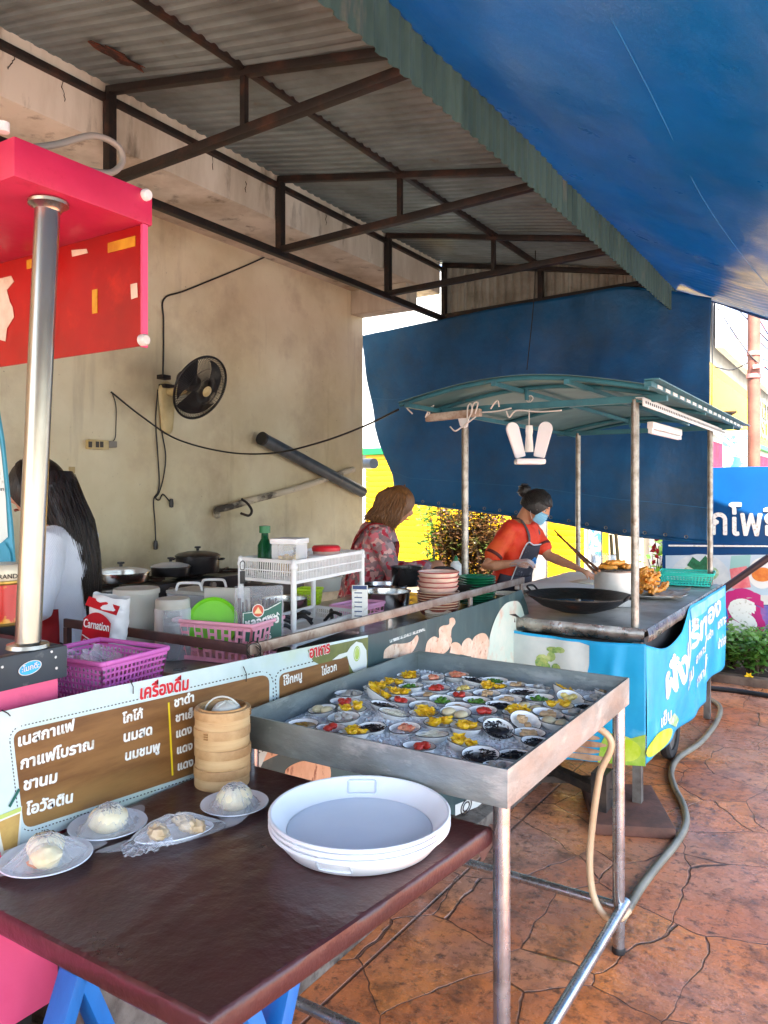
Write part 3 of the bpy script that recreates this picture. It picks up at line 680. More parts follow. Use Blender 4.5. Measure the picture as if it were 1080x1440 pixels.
def filling(kind, c, r, M):
    b = B(); T = lambda v: c+M @ Vector(v)
    if kind == 'yellow':
        n = rnd.choice((2, 3, 3))
        for i in range(n):
            a = 6.28*i/n+rnd.random(); q = Vector((.42*r*math.cos(a), .42*r*math.sin(a), .006)); o = rnd.random()*50; rr = r*rnd.uniform(.32, .43); lob = rnd.choice((3, 4, 5, 6)); tw = rnd.uniform(-1, 1); hgt = rnd.uniform(.014, .025)
            tl_ = Matrix.Rotation(rnd.uniform(-.5, .5), 3, Vector((math.cos(a), math.sin(a), 0)))
            def f(u, v):                                       # a crumpled wonton: gathered neck, uneven frill
                t = 2*math.pi*u; k = math.sin(min(v, .78)*2.75)**.75*(1 if v < .78 else 1+1.9*(v-.78))
                w_ = 1+(.05+.42*v*v)*math.sin(lob*t+o+tw*v*3)*.55+.34*noise.noise(Vector((math.cos(t)*2.4+o, math.sin(t)*2.4, v*3.4)))
                return T(q+tl_ @ Vector((rr*k*w_*math.cos(t), rr*k*w_*math.sin(t)*.86, -.003+hgt*v+.006*noise.noise(Vector((t*2+o, v*4, 1)))*v)))
            b.grid(f, 26, 11)
    elif kind == 'pale':
        for s in (-1, 1): b.blob(T((s*.44*r, rnd.uniform(-.1, .1)*r, .009)), (.44*r, .5*r, .011), 16, .06)
    elif kind == 'black':
        for _ in range(44):
            a = rnd.random()*6.28; q = r*.84*math.sqrt(rnd.random()); p = Vector((q*math.cos(a), q*math.sin(a), .004+.012*rnd.random()*(1-q/r))); d = Vector((rnd.uniform(-1, 1), rnd.uniform(-1, 1), rnd.uniform(-.25, .25)))*.012
            b.tube([T(p-d), T(p+Vector((0, 0, .003))), T(p+d)], [.0012, .0018, .001], 5)
        b.blob(T((0, 0, .002)), (r*.7, r*.7, .007), 14, .2)
    elif kind == 'shred':
        for _ in range(80):
            a = rnd.random()*6.28; q = r*.72*math.sqrt(rnd.random()); p = Vector((q*math.cos(a), q*math.sin(a), .004+.010*rnd.random())); d = Vector((rnd.uniform(-1, 1), rnd.uniform(-1, 1), 0))*.013
            b.tube([T(p-d), T(p+Vector((0, 0, .002))), T(p+d)], .0009, 5)
        b.blob(T((0, 0, .0)), (r*.74, r*.74, .007), 14, .15)
    elif kind in ('red', 'mix', 'tan'):
        for i in range(rnd.choice((4, 5, 6))):
            a = rnd.random()*6.28; q = r*.46*math.sqrt(rnd.random())
            if kind == 'tan': b.box(T((q*math.cos(a), q*math.sin(a), .007+.004*rnd.random())), (r*.5, r*.4, .011), rnd.random()*3, .003)
            else: b.blob(T((q*math.cos(a), q*math.sin(a), .008+.005*rnd.random())), (r*.34, r*.25, .008), 12, .35, 3, Matrix.Rotation(rnd.random()*3, 4, 'Z'))
    elif kind == 'green':
        for _ in range(26):
            a = rnd.random()*6.28; q = r*.6*math.sqrt(rnd.random()); b.blob(T((q*math.cos(a), q*math.sin(a), .004+.014*rnd.random()*(1-q/r))), (.006, .004, .0035), 7, .5, 3, Matrix.Rotation(rnd.random()*3, 4, 'Z'))
        b.blob(T((0, 0, .002)), (r*.55, r*.55, .008), 12, .3)
    elif kind == 'broth':
        b.lathe([(0, .0045), (r*.86, .0045), (r*.86, .003), (0, .003)], c, 28, M)
        for _ in range(3): b.blob(T((rnd.uniform(-.4, .4)*r, rnd.uniform(-.4, .4)*r, .006)), (.012, .009, .005), 10, .3)
    else:
        for i in range(9 if kind == 'cream' else 7):
            a = rnd.random()*6.28; q = r*.52*math.sqrt(rnd.random())
            b.blob(T((q*math.cos(a), q*math.sin(a), .007+.007*rnd.random())), (r*.27, r*.2, .008), 12, .3, 3, Matrix.Rotation(rnd.random()*3, 4, 'Z'))
    return b
c1 = lambda x, y: (400+x/4.5, 920+y/4.5)
c2 = lambda x, y: (620+x/3.857, 920+y/3.857)
BOWLS = [(c1(245, 335), 'pale', 0), (c1(380, 297), 'red', 0), (c1(425, 345), 'yellow', 0), (c1(120, 432), 'broth', 0), (c1(375, 402), 'plain', 0),
 (c1(300, 458), 'red', 0), (c1(440, 494), 'yellow', 0), (c1(545, 448), 'black', 0), (c1(685, 365), 'shred', .12), (c1(560, 250), 'yellow', .5), (c1(440, 245), 'plain', 0),
 (c1(640, 305), 'black', .1), (c1(700, 238), 'yellow', 0), (c1(580, 198), 'yellow', 0), (c1(705, 168), 'yellow', 0), (c1(800, 190), 'green', 0), (c1(825, 138), 'yellow', 0),
 (c1(968, 142), 'mix', 0), (c1(960, 200), 'red', 0), (c1(755, 278), 'red', 0), (c1(905, 247), 'tan', 0), (c1(880, 358), 'yellow', 0), (c1(885, 300), 'plain', 0),
 (c1(1020, 282), 'green', 0), (c1(985, 424), 'yellow', 0), (c1(765, 448), 'mix', 0), (c1(935, 498), 'shred', 0), (c1(850, 575), 'red', 0),
 (c2(150, 138), 'black', .1), (c2(258, 138), 'green', 0), (c2(300, 168), 'yellow', 0), (c2(120, 178), 'cream', 0), (c2(105, 210), 'red', 0), (c2(265, 203), 'tan', 0),
 (c2(185, 238), 'green', 0), (c2(355, 230), 'tan', 0), (c2(455, 203), 'black', 0), (c2(630, 198), 'yellow', .4), (c2(725, 230), 'cream', .3), (c2(535, 244), 'green', 0),
 (c2(300, 268), 'black', 0), (c2(470, 274), 'pale', 0), (c2(265, 310), 'red', 0), (c2(75, 270), 'tan', 0), (c2(80, 305), 'pale', 0), (c2(430, 310), 'yellow', 0),
 (c2(640, 280), 'yellow', 0), (c2(815, 270), 'black', 0), (c2(605, 318), 'tan', 0), (c2(742, 320), 'plain', 0), (c2(545, 362), 'pale', 0), (c2(345, 350), 'plain', 0),
 (c2(318, 392), 'black', .3), (c2(430, 366), 'tan', .3), (c2(455, 412), 'tan', 0), (c2(155, 398), 'yellow', 0), (c2(110, 480), 'yellow', .15), (c2(245, 548), 'black', 0),
 (c2(388, 528), 'black', 0), (c2(498, 447), 'black', 0), (c2(300, 588), 'plain', 0), (c2(80, 128), 'mix', 0), (c2(400, 160), 'tan', 0), (c2(505, 182), 'plain', 0), (c2(895, 212), 'tan', .2), (c2(830, 228), 'plain', 0)]
pos = []
for (px, k, tl) in BOWLS:
    p = az(px[0], px[1]+1, ZR-.036); pos.append([p.x, p.y])
for it in range(60):                                            # let the bowls push one another apart
    for i in range(len(pos)):
        for j in range(i):
            dx, dy = pos[i][0]-pos[j][0], pos[i][1]-pos[j][1]; d = math.hypot(dx, dy) or .001; m_ = .086
            if d < m_: q = (m_-d)/2*.5/d; pos[i][0] += dx*q; pos[i][1] += dy*q; pos[j][0] -= dx*q; pos[j][1] -= dy*q
        pos[i][0] = min(max(pos[i][0], X0+.052), X1-.052); pos[i][1] = min(max(pos[i][1], Y0+.052), Y1-.052)
order = {}
for k in FOOD:
    idx = [i for i in range(len(BOWLS)) if BOWLS[i][1] == k]; idx.sort(key=lambda i: proj((pos[i][0], pos[i][1], ZR-.04))[0])
    for n_, i in enumerate(idx): order[i] = (n_, len(idx))
ORD = ['first', 'second', 'third', 'fourth', 'fifth', 'sixth', 'seventh', 'eighth', 'ninth', 'tenth', 'eleventh', 'twelfth', 'thirteenth', 'fourteenth', 'fifteenth', 'sixteenth']
for i, (px, k, tl) in enumerate(BOWLS):
    x, y = pos[i]; r = .0445+rnd.uniform(-.003, .0025); n_, tot = order[i]
    lab = 'small enamel bowl of %s in ice tray, %s' % (FOOD[k][0], (ORD[n_]+' such from left') if tot > 1 else 'the only one')
    c = Vector((x, y, ZR-.062+rnd.uniform(-.004, .007)+.012*tl)); t = thing('food_bowl', lab, 'bowl', c, 0, 'small bowls in the ice tray')
    ti = tl+rnd.uniform(.0, .13); aa = rnd.random()*6.28 if not tl else (2.4 if tl != .3 else .9)
    M = Matrix.Rotation(ti, 4, Vector((math.cos(aa), math.sin(aa), 0)))
    b = B(); b.lathe([(0, 0), (r*.5, 0), (r*.56, .002), (r*.8, .010), (r*.95, .020), (r, .0245), (r*.985, .0252), (r*.96, .0235), (r*.8, .0125), (r*.56, .0045), (0, .0035)], c, 32, M)
    bo = b.done('bowl', enamel, t, 60)
    b = B(); b.lathe([(r*.975, .0236), (r+.001, .0240), (r+.0008, .0258), (r*.975, .0258)], c, 32, M); b.done('rim', dark_rim, t, 60)
    filling(k, c+M @ Vector((0, 0, .0135)), r*.97, M.to_3x3()).done('food', FOOD[k][1], t, 50)

# ================================================================ CARTS AND PRINTED BANNERS
pink = mat('pink_painted_metal', (236, 92, 138), .45, c2=(224, 76, 122), s=3, c3=(196, 66, 104), s3=9, lo3=.62, hi3=.78, bump=.06, bs=50)
magenta = mat('hot_pink_paint', (196, 44, 84), .4, c2=(180, 34, 72), s=4, c3=(170, 20, 56), s3=10, lo3=.62, hi3=.75, rv=.1)
redp = mat('red_vinyl', (172, 14, 10), .42, c2=(146, 8, 8), s=3, c3=(190, 34, 16), s3=7, rv=.1)
dkplate = mat('dark_bumper_plate', (46, 56, 66), .45, c2=(38, 46, 54), s=6, c3=(80, 86, 90), s3=26, lo3=.66, hi3=.76)
pc = thing('drinks_stall', 'pink painted drinks stall with a chrome pole and a pink roof box', 'stall', (-2.1, .4, 0))
b = B(); b.bx(-2.75, -1.575, -1.5, 1.088, .34, 1.075, .006); b.done('cabinet', pink, pc)
b = B(); b.bx(-2.7, -1.62, -1.45, 1.05, .06, .338); b.done('base_frame', mat('black_base', (30, 28, 30), .6), pc)
b = B(); b.bx(-1.573, -1.545, -.6, 1.09, 1.078, 1.15, .004); b.bx(-2.75, -1.576, 1.06, 1.09, 1.078, 1.15, .004); bp_ = b.done('bumper_plate', dkplate, pc)
b = B()
for y, z in ((.98, 1.112), (1.06, 1.128), (1.062, 1.103), (.935, 1.13), (1.05, 1.142)): b.blob((-1.545, y, z), (.002, .003, .003), 8, .3)
b.done('screw', white_pl, bp_)
# oval sticker
so = ax(42, 939, -1.544)
b = B(); b.poly([so+Vector((0, .0255*math.cos(a), .0135*math.sin(a)+.003*math.cos(a))) for a in [2*math.pi*i/32 for i in range(32)]], (.0008, 0, 0)); st = b.done('sticker', mat('sticker_blue', (40, 168, 220), .35), bp_)
b = B(); letters(b, ':โมกดี:', so+Vector((.001, -.02, -.0055)), so+Vector((.001, .02, -.002)), (1, 0, 0), None, .02); b.done('lettering', white_pl, st)
b = B(); b.tube([so+Vector((.0012, .0262*math.cos(a), .014*math.sin(a)+.003*math.cos(a))) for a in [2*math.pi*i/40 for i in range(41)]], .0009, 5); b.done('sticker_edge', white_pl, st)
# chrome pole
chrome = mat('chrome_pole', (172, 166, 154), .26, .95, c2=(128, 120, 108), s=5, c3=(150, 120, 100), s3=12, lo3=.64, hi3=.78, stretch=(1, 1, .3))
pt = ax(68, 285, -1.60); pb_ = ax(39, 905, -1.60); pb_.z = 1.15
B().cyl(pb_, pt+Vector((0, 0, .03)), .0275, n=32).done('pole', chrome, pc)
b = B(); b.lathe([(0, 0), (.042, 0), (.045, -.004), (.044, -.011), (.032, -.018), (.028, -.026), (.0, -.026)], pt+Vector((0, 0, .004)), 36); b.done('flange', chrome, pc)
b = B(); b.lathe([(0, 0), (.046, 0), (.044, .008), (.03, .012), (.0, .012)], pb_, 32); b.done('pole_foot', chrome, pc)
zs = pt.z+.005
b = B(); b.bx(-3.1, -1.535, .955, 1.325, zs, zs+.085, .004); b.done('roof_box', magenta, pc)
b = B(); b.bx(-3.1, -1.548, 1.300, 1.304, 1.862, zs-.001); rp = b.done('back_panel', redp, pc)
b = B(); b.bx(-1.545, -1.537, 1.296, 1.312, 1.858, zs-.001); b.done('corner_strip', pink, pc)
for px, py in ((206, 274), (203, 478)):
    p = ax(px, py, -1.53); b = B(); b.lathe([(0, .006), (.011, .005), (.0145, 0), (.0145, -.014), (.004, -.014), (0, -.014)], p+Vector((.004, 0, 0)), 20, Matrix.Rotation(R(90), 4, 'Y')); b.done('roller', white_pl, pc)
tape = mat('old_tape', (212, 160, 40), .5, c2=(190, 130, 30), s=20); paper = mat('torn_paper', (222, 204, 182), .8, c2=(200, 176, 150), s=14)
for (xa, ya, xb, yb) in ((152, 344, 190, 344), (130, 410, 137, 438), (38, 368, 48, 374)):
    p = ay(xa, ya, 1.2985); q = ay(xb, yb, 1.2985); B().bx(min(p.x, q.x), max(p.x, q.x), 1.2972, 1.2995, min(p.z, q.z)-.004, max(p.z, q.z)+.004).done('tape_strip', tape, rp)
for (xs) in ([(0, 392), (16, 388), (20, 396), (10, 408), (14, 424), (18, 432), (20, 446), (10, 462), (8, 480), (0, 478)], [(101, 352), (122, 350), (124, 356), (102, 361)], [(184, 400), (193, 398), (194, 418), (185, 421)]):
    B().poly([ay(x, y, 1.2985) for x, y in xs], (0, -.0015, 0)).done('torn_paper', paper, rp)
o = wire('roof_cable', [Vector(ax(-40, 214, -1.75)), ax(70, 205, -1.75), ax(130, 191, -1.75), ax(165, 205, -1.75), ax(172, 228, -1.75), ax(155, 243, -1.75), ax(120, 239, -1.75)], .009, mat('grey_conduit', (150, 142, 132), .5)); tag(o, 'grey looped conduit lying on top of the pink roof box', 'cable')
b = B(); b.lathe([(0, 0), (.012, 0), (.012, .02), (0, .02)], ax(5, 186, -1.55), 12); tag(b.done('light_bulb_cap', white_pl), 'white plastic cap on the upper edge of the pink roof box', 'cap')

# ---- middle food cart
fc = thing('food_cart', 'stainless steel food cart with a guard rail, crowded with pots and dishes', 'cart', (-1.95, 2.7, 0))
ZW = .925
b = B(); b.bx(-2.42, -1.56, 1.69, 3.78, ZW-.03, ZW, .004); b.done('worktop', steel, fc)
b = B(); b.bx(-2.38, -1.60, 1.73, 3.74, .30, ZW-.032); b.done('cabinet', mat('dim_cart_body', (96, 60, 72), .6, c2=(76, 52, 60), s=5), fc)
railm = mat('guard_rail', (158, 150, 140), .45, .8, c2=(120, 96, 84), s=8, c3=(90, 62, 52), s3=14, lo3=.58, hi3=.7)
raild = mat('maroon_rail', (92, 62, 60), .5, .3, c2=(68, 46, 46), s=10)
b = B(); b.bx(-1.552, -1.54, 1.69, 3.78, 1.018, 1.05, .002)
b.done('guard_rail', railm, fc)
b = B(); b.bx(-2.42, -1.553, 1.69, 1.702, 1.018, 1.048, .002); b.bx(-2.42, -2.4, 1.69, 1.71, .926, 1.017); b.done('guard_rail', raild, fc)
for y in (1.72, 2.45, 3.14, 3.74): B().bx(-1.553, -1.541, y, y+.028, .927, 1.017, .001).done('rail_post', railm, fc)
b = B(); b.tube([Vector((-1.535, 1.68+.0, 1.03))+Vector((.008*math.cos(a), .03*math.sin(a)+.02, .028*math.cos(a+.5)-.01+.0012*a)) for a in [i*.3 for i in range(60)]], .0016, 5); b.done('wire_tie', black_iron, fc)
for x in (-2.36, -1.62):
    for y in (1.75, 3.7): B().bx(x-.02, x+.02, y-.02, y+.02, .07, .299).done('leg', black_iron, fc)

# ---- banners
def vinylb(name, c, c2, s=3, **k): return mat(name, c, .42, c2=c2, s=s, rv=.08, bump=.25, bs=5, **k)
white_b = vinylb('banner_white', (206, 222, 222), (186, 206, 204), c3=(196, 210, 176), s3=1.6)
brown_b = mat('printed_wood_brown', (138, 96, 52), .42, bump=.2, bs=5, c2=(106, 68, 32), s=22, stretch=(1, .14, 1), c3=(160, 124, 70), s3=3)
white_i = mat('white_ink', (236, 236, 230), .45, c2=(196, 190, 174), s=45, lo=.55, hi=.66); red_i = mat('red_ink', (206, 24, 40), .45); yel_i = mat('yellow_ink', (230, 200, 30), .45); dark_i = mat('dark_ink', (46, 36, 34), .5)
XB = -1.52
def pp(x, y, l=0): return ax(x, y, XB)+Vector((l, 0, 0))
mb = thing('menu_banner', 'white vinyl menu banner with brown drinks panel in white Thai lettering', 'banner', pp(250, 1060))
def sheet(name, pts, m, parent, l=0, th=.0016): 
    b = B(); b.poly([pp(x, y, l) for x, y in pts], (th, 0, 0)); return b.done(name, m, parent)
sheet('sheet', [(-60, 1013), (0, 1001), (130, 971), (260, 945), (380, 920), (517, 893), (516, 960), (502, 985), (378, 1052), (365, 1081), (200, 1134), (90, 1166), (0, 1198), (-60, 1216)], white_b, mb)
def rounded(P, r, n=5):
    out = []
    for i in range(len(P)):
        a, p, c = Vector(P[i-1]), Vector(P[i]), Vector(P[(i+1) % len(P)])
        u = (a-p).normalized()*min(r, (a-p).length*.45); v = (c-p).normalized()*min(r, (c-p).length*.45)
        for k in range(n+1): t = k/n; out.append(tuple((p+u)*(1-t)**2+2*p*t*(1-t)+(p+v)*t*t))
    return out
p1_ = rounded([(17, 1029), (378, 947), (378, 1047), (262, 1091), (33, 1166)], 15)
sheet('drinks_panel', p1_, brown_b, mb, .0018, .0006)
def dots(P, name, parent, m, step=5.2, ln=2.6, w_=1.5, off=5.5):
    """Dashed outline printed round a panel."""
    b = B(); cx = sum(p[0] for p in P)/len(P); cy = sum(p[1] for p in P)/len(P); Q = []
    for i in range(len(P)):
        a, c = Vector(P[i-1]), Vector(P[(i+1) % len(P)]); t = (c-a).normalized(); n = Vector((t.y, -t.x))
        if n.dot(Vector(P[i])-Vector((cx, cy))) < 0: n = -n
        Q.append(Vector(P[i])+n*off)
    acc = 0
    for a, c in zip(Q, Q[1:]+Q[:1]):
        d = c-a; L_ = d.length
        if L_ < 1e-6: continue
        d /= L_; t = -acc; n = Vector((d.y, -d.x))*w_/2
        while t < L_:
            if t >= 0:
                q0 = a+d*t; q1 = a+d*min(L_, t+ln)
                b.poly([pp(*(q0-n), .0020), pp(*(q1-n), .0020), pp(*(q1+n), .0020), pp(*(q0+n), .0020)])
            t += step
        acc = (L_+acc) % step if L_ >= step else acc+L_
        if acc > step: acc -= step
    return b.done(name, m, parent)
dots(p1_, 'dashed_border', mb, dark_i)
def lay(b, s, x0, y0, x1, y1, bold=.03, l=.003, hs=1): letters(b, s, pp(x0, y0), pp(x1, y1), (1, 0, 0), None, bold, hs, l)
b = B()
for s, x0, y0, x1, y1 in (('เนสกาแฟ', 25, 1049, 103, 1026), ('กาแฟโบราณ', 28, 1081, 130, 1052), ('ชานม', 32, 1111, 78, 1099), ('โอวัลติน', 35, 1146, 100, 1127),
    ('โกโก้', 171, 1017, 199, 1009), ('นมสด', 173, 1043, 212, 1032), ('นมชมพู', 175, 1069, 223, 1055), ('ชาดำ', 244, 994, 271, 986), ('ชาเย็น', 246, 1015, 277, 1006), ('แดง', 247, 1037, 268, 1030), ('แดง', 248, 1060, 269, 1053), ('แดง', 249, 1083, 270, 1076)):
    b = B(); lay(b, s, x0, y0, x1, y1, .042, .003, .9); b.done('lettering', white_i, mb)
b = B(); lay(b, 'เครื่องดื่ม', 196, 983, 263, 969, .075, .0022, 1.05); b.done('title_outline', mat('title_white', (226, 232, 232), .45), mb)  # printed white outline behind the red title
b = B(); lay(b, 'เครื่องดื่ม', 196, 983, 263, 969, .035, .0036, 1.05); b.done('title', red_i, mb)
b = B(); b.poly([pp(235, 988, .0026), pp(237.5, 987.4, .0026), pp(243, 1090, .0026), pp(240.5, 1090.6, .0026)]); b.poly([pp(442, 938, .0026), pp(444, 937.5, .0026), pp(445, 955, .0026), pp(443, 955.6, .0026)]); b.done('divider', yel_i, mb)
# drink cup print
sheet('cup_print', [(-4, 1148), (30, 1133), (26, 1196), (0, 1203)], mat('cup_white', (228, 228, 216), .45), mb, .0028, .0003)
sheet('cup_print', [(-4, 1156), (27, 1143), (23, 1189), (4, 1196)], mat('cup_tea', (186, 148, 84), .45, c2=(206, 170, 96), s=20), mb, .0034, .0003)
sheet('cup_print', [(-4, 1147), (28, 1134), (28, 1140), (-4, 1153)], mat('cup_lid', (190, 204, 110), .45), mb, .0039, .0003)
sheet('straw_print', [(10, 1133), (24, 1108), (27, 1110), (13, 1135)], mat('straw_green', (28, 96, 84), .45), mb, .0042, .0003)
# food section
olive = mat('olive_print', (118, 122, 62), .45, c2=(96, 104, 56), s=12, c3=(150, 148, 84), s3=5)
sheet('olive_panel', [(432, 914), (517, 896), (516, 952), (500, 960), (440, 930), (436, 924)], olive, mb, .0018, .0004)
p2_ = rounded([(392, 948), (489, 923), (492, 985), (392, 1040)], 9)
sheet('food_panel', p2_, brown_b, mb, .0024, .0005); dots(p2_[:14]+[(486, 985), (394, 1030)], 'dashed_border', mb, dark_i)
sheet('egg_print', [(466, 928), (476, 920), (487, 917), (492, 909), (500, 902), (508, 904), (514, 914), (515, 930), (514, 944), (496, 945), (490, 934), (487, 922), (478, 926)], mat('egg_white', (222, 226, 218), .45), mb, .0032, .0004)
b = B()
for k, (rx, rz_) in enumerate(((.020, .0265), (.0155, .021))): 
    c = pp(500.5, 919, .0040+.0005*k); b.poly([c+Vector((0, rx*math.cos(a), rz_*math.sin(a))) for a in [2*math.pi*i/30 for i in range(30)]], (.0003, 0, 0)) if k == 0 else None
b.done('yolk_print', mat('yolk_green', (166, 190, 72), .45, c2=(196, 210, 120), s=30), mb)
b = B(); c = pp(500.5, 919, .0048); b.tube([c+Vector((0, .015*math.cos(a), .021*math.sin(a))) for a in [2*math.pi*i/30 for i in range(31)]], .0010, 4); b.done('yolk_ring', white_i, mb)
b = B(); lay(b, 'อาหาร', 434, 925, 462, 917, .08, .0030, 1.1); b.done('title_outline', white_i, mb)
b = B(); lay(b, 'อาหาร', 434, 925, 462, 917, .035, .0044, 1.1); b.done('title', red_i, mb)
b = B(); lay(b, 'โจ๊กหมู', 397, 964, 423, 955, .03, .0032, 1.05); b.done('lettering', white_i, mb); b = B(); lay(b, 'ไข่ลวก', 451, 950, 472, 942, .03, .0032, 1.05); b.done('lettering', white_i, mb)
b = B()
for (x0, y0, x1, y1) in ((180, 955, 185, 975), (340, 937, 344, 958), (0, 998, 12, 1006)): B().tube([pp(x0, y0, .006), pp((x0+x1)/2+1, (y0+y1)/2, .010), pp(x1, y1, .006)], .0013, 5).done('tie_wire', black_iron, mb)
# dark banner with chicken and cucumber
teal_b = mat('dark_teal_print', (62, 86, 88), .4, c2=(48, 68, 70), s=4, stretch=(1, 1, .3), c3=(88, 106, 100), s3=9, rv=.1)
db = thing('food_banner', 'dark teal vinyl banner printed with sliced chicken on the food cart', 'banner', pp(630, 900))
sheet('sheet', [(517, 893.5), (560, 883), (620, 866), (690, 845), (716, 836), (733, 829), (741, 850), (752, 900), (763, 960), (775, 1010), (791, 1085), (740, 1106), (640, 1146), (560, 1140), (480, 1120), (400, 1104), (378, 1098), (342, 1093), (340, 1046), (378, 1056), (505, 990), (517, 960)], teal_b, db, -.002)
meat = mat('chicken_print', (214, 178, 150), .42, c2=(232, 212, 192), s=16, c3=(176, 118, 88), s3=34, lo3=.55, hi3=.7)
meat2 = mat('pink_meat_print', (206, 158, 126), .42, c2=(222, 178, 148), s=14, c3=(140, 84, 60), s3=30, lo3=.56, hi3=.64, stretch=(1, 1, .5))
fishm = mat('pale_slice_print', (214, 222, 208), .4, c2=(186, 212, 200), s=5, c3=(214, 172, 148), s3=9, lo3=.54, hi3=.72)
def curvy(P, n=5): return [tuple(v) for v in smooth_path([Vector(q+(0,)) for q in P+P[:1]], n)[:-1]]
def cpoly(name, P, m, l): b = B(); b.poly([pp(x, y, l) for x, y, *_ in curvy(P)], (.0004, 0, 0)); return b.done(name, m, db)
cpoly('chicken_print', [(539, 926), (541, 914), (552, 906), (566, 905), (578, 902), (586, 893), (588, 900), (581, 915), (572, 922), (556, 925)], meat, .0005)
for i, P in enumerate(([(597, 918), (601, 902), (610, 895), (617, 897), (617, 885), (622, 880), (631, 878), (632, 870), (638, 869), (640, 876), (635, 884), (634, 895), (635, 902), (629, 915), (615, 922)], [(632, 918), (634, 906), (641, 903), (648, 908), (648, 920)], [(647, 920), (650, 904), (658, 897), (664, 903), (665, 922)], [(662, 924), (664, 900), (674, 891), (683, 892), (688, 905), (687, 926)])): cpoly('chicken_print', P, meat, .0008+.0003*i)
b = B(); b.poly([pp(x, y, .0026) for x, y, *_ in curvy([(684, 928), (688, 895), (697, 868), (709, 850), (722, 845), (731, 849), (738, 870), (745, 900), (752, 934), (720, 934)])], (.0004, 0, 0)); b.done('fish_print', fishm, db)
b = B()
for P in ([(715, 864), (724, 863), (734, 871), (730, 872), (724, 867)], [(723, 868), (724, 875), (722, 875)], [(728, 870), (730, 876), (727, 875)], [(733, 922), (741, 912), (740, 918), (734, 924)]): b.poly([pp(x, y, .0033) for x, y in P])
b.done('dark_detail_print', dark_i, db)
def frag(P, l, name, m): b = B(); b.poly([pp(x, y, l) for x, y in P], (.0003, 0, 0)); return b.done(name, m, db)
frag([(547, 900), (597, 883), (598, 886.5), (548, 904)], .0006, 'lettering_strip', mat('worn_white_ink', (206, 212, 208), .5, c2=(120, 136, 134), s=60, lo=.5, hi=.55))
cpoly('chicken_print', [(340, 1086), (352, 1078), (366, 1062), (380, 1056), (396, 1058), (380, 1066), (365, 1074), (356, 1082), (348, 1088)], meat2, .0005)
cpoly('chicken_print', [(400, 1094), (402, 1082), (414, 1074), (428, 1070), (445, 1073), (462, 1076), (464, 1094), (450, 1103), (438, 1100), (420, 1098)], meat2, .0006)
for P, m in (([(340, 1049), (348, 1047), (352, 1055), (346, 1066), (340, 1072)], red_i), ([(350, 1049), (362, 1049), (358, 1060), (352, 1061)], mat('lime_print', (150, 190, 40), .45)), ([(363, 1054), (378, 1054), (372, 1062), (366, 1062)], red_i)): frag(P, .0009, 'bunting_print', m)
frag([(640, 1147), (700, 1123), (791, 1086), (788, 1070), (700, 1106), (640, 1132)], .0006, 'lower_strip', mat('strip_white', (214, 214, 206), .5))
b = B()
for x, y in ((655, 1134), (775, 1083)):
    c = pp(x, y, .0018)
    for k in (.030, .018): b.tube([c+Vector((0, k*1.7*math.cos(a), k*math.sin(a))) for a in [2*math.pi*i/24 for i in range(25)]], .0035, 5)
b.done('circle_print', dark_i, db)

# ---- fry cart
fy = thing('fry_cart', 'steel fry cart with a low arched teal roof on four steel poles', 'cart', (-1.4, 4.6, 0))
ZF = .86; FX0, FX1, FY0, FY1 = -1.9, -.885, 3.62, 5.68
crump = mat('crumpled_steel', (172, 168, 160), .3, .95, c2=(120, 112, 104), s=9, bump=.5, bs=9, rv=.12)
b = B(); b.grid(lambda u, v: Vector((FX0+(FX1-FX0)*u, FY0+(FY1-FY0)*v, ZF+.004*noise.noise(Vector((u*7, v*12, 0))))), 30, 40); b.solid(.004); b.done('worktop', mat('satin_worktop', (196, 194, 188), .5, .6, c2=(160, 156, 148), s=5, c3=(120, 110, 100), s3=3, lo3=.6, hi3=.75, rv=.1), fy)
def lip(P, Q, n):
    P, Q = Vector(P), Vector(Q); b = B()
    def f(u, v):
        p = P.lerp(Q, u); k = noise.noise(Vector((u*13, v*1.5, P.x))); return p+Vector(n)*(.007*math.sin(v*3)+.008*k*v)+Vector((0, 0, .006-.062*v+.010*noise.noise(Vector((u*5, 9, P.x)))*v))
    b.grid(f, 60, 6); b.solid(.0012); return b.done('folded_lip', crump, fy, 20)
lip((FX0, FY0-.003, ZF), (FX1-.006, FY0-.003, ZF), (0, -1, 0)); lip((FX1+.003, FY0+.006, ZF), (FX1+.003, FY1, ZF), (1, 0, 0))
b = B()
for x in (FX0+.03, FX1-.05): b.bar((x, FY0+.03, .46), (x, FY1-.03, .46), .04)
for y in (FY0+.04, FY1-.04): b.bar((FX0+.03, y, .50), (FX1-.05, y, .50), .04)
b.done('frame', black_iron, fy)
b = B(); b.bx(FX0+.05, FX1-.06, FY0+.06, FY1-.06, .30, ZF-.075); b.done('cabinet', mat('dark_gap_fill', (70, 66, 64), .7, c2=(48, 44, 42), s=6), fy)  # dark box added inside so no daylight shows through under the worktop
for x in (FX0+.04, FX1-.05):
    for y in (FY0+.05, FY1-.25): B().bx(x-.02, x+.02, y-.02, y+.02, 0.002, ZF-.006).done('leg', mat('grey_leg', (128, 124, 118), .5, .3, c2=(90, 80, 72), s=9), fy)
wh = B(); M = Matrix.Rotation(R(90), 4, 'Y'); wc = Vector((-.975, 4.52, .16))
wh.lathe([(.11, -.022), (.15, -.026), (.16, -.012), (.16, .012), (.15, .026), (.11, .022), (.11, -.022)], wc, 36, M); wo = wh.done('wheel', mat('rubber_tyre', (36, 34, 34), .8, c2=(58, 54, 50), s=9), fy)
B().lathe([(0, -.012), (.11, -.012), (.11, .012), (0, .012)], wc, 24, M).done('rim', dull_steel, wo)
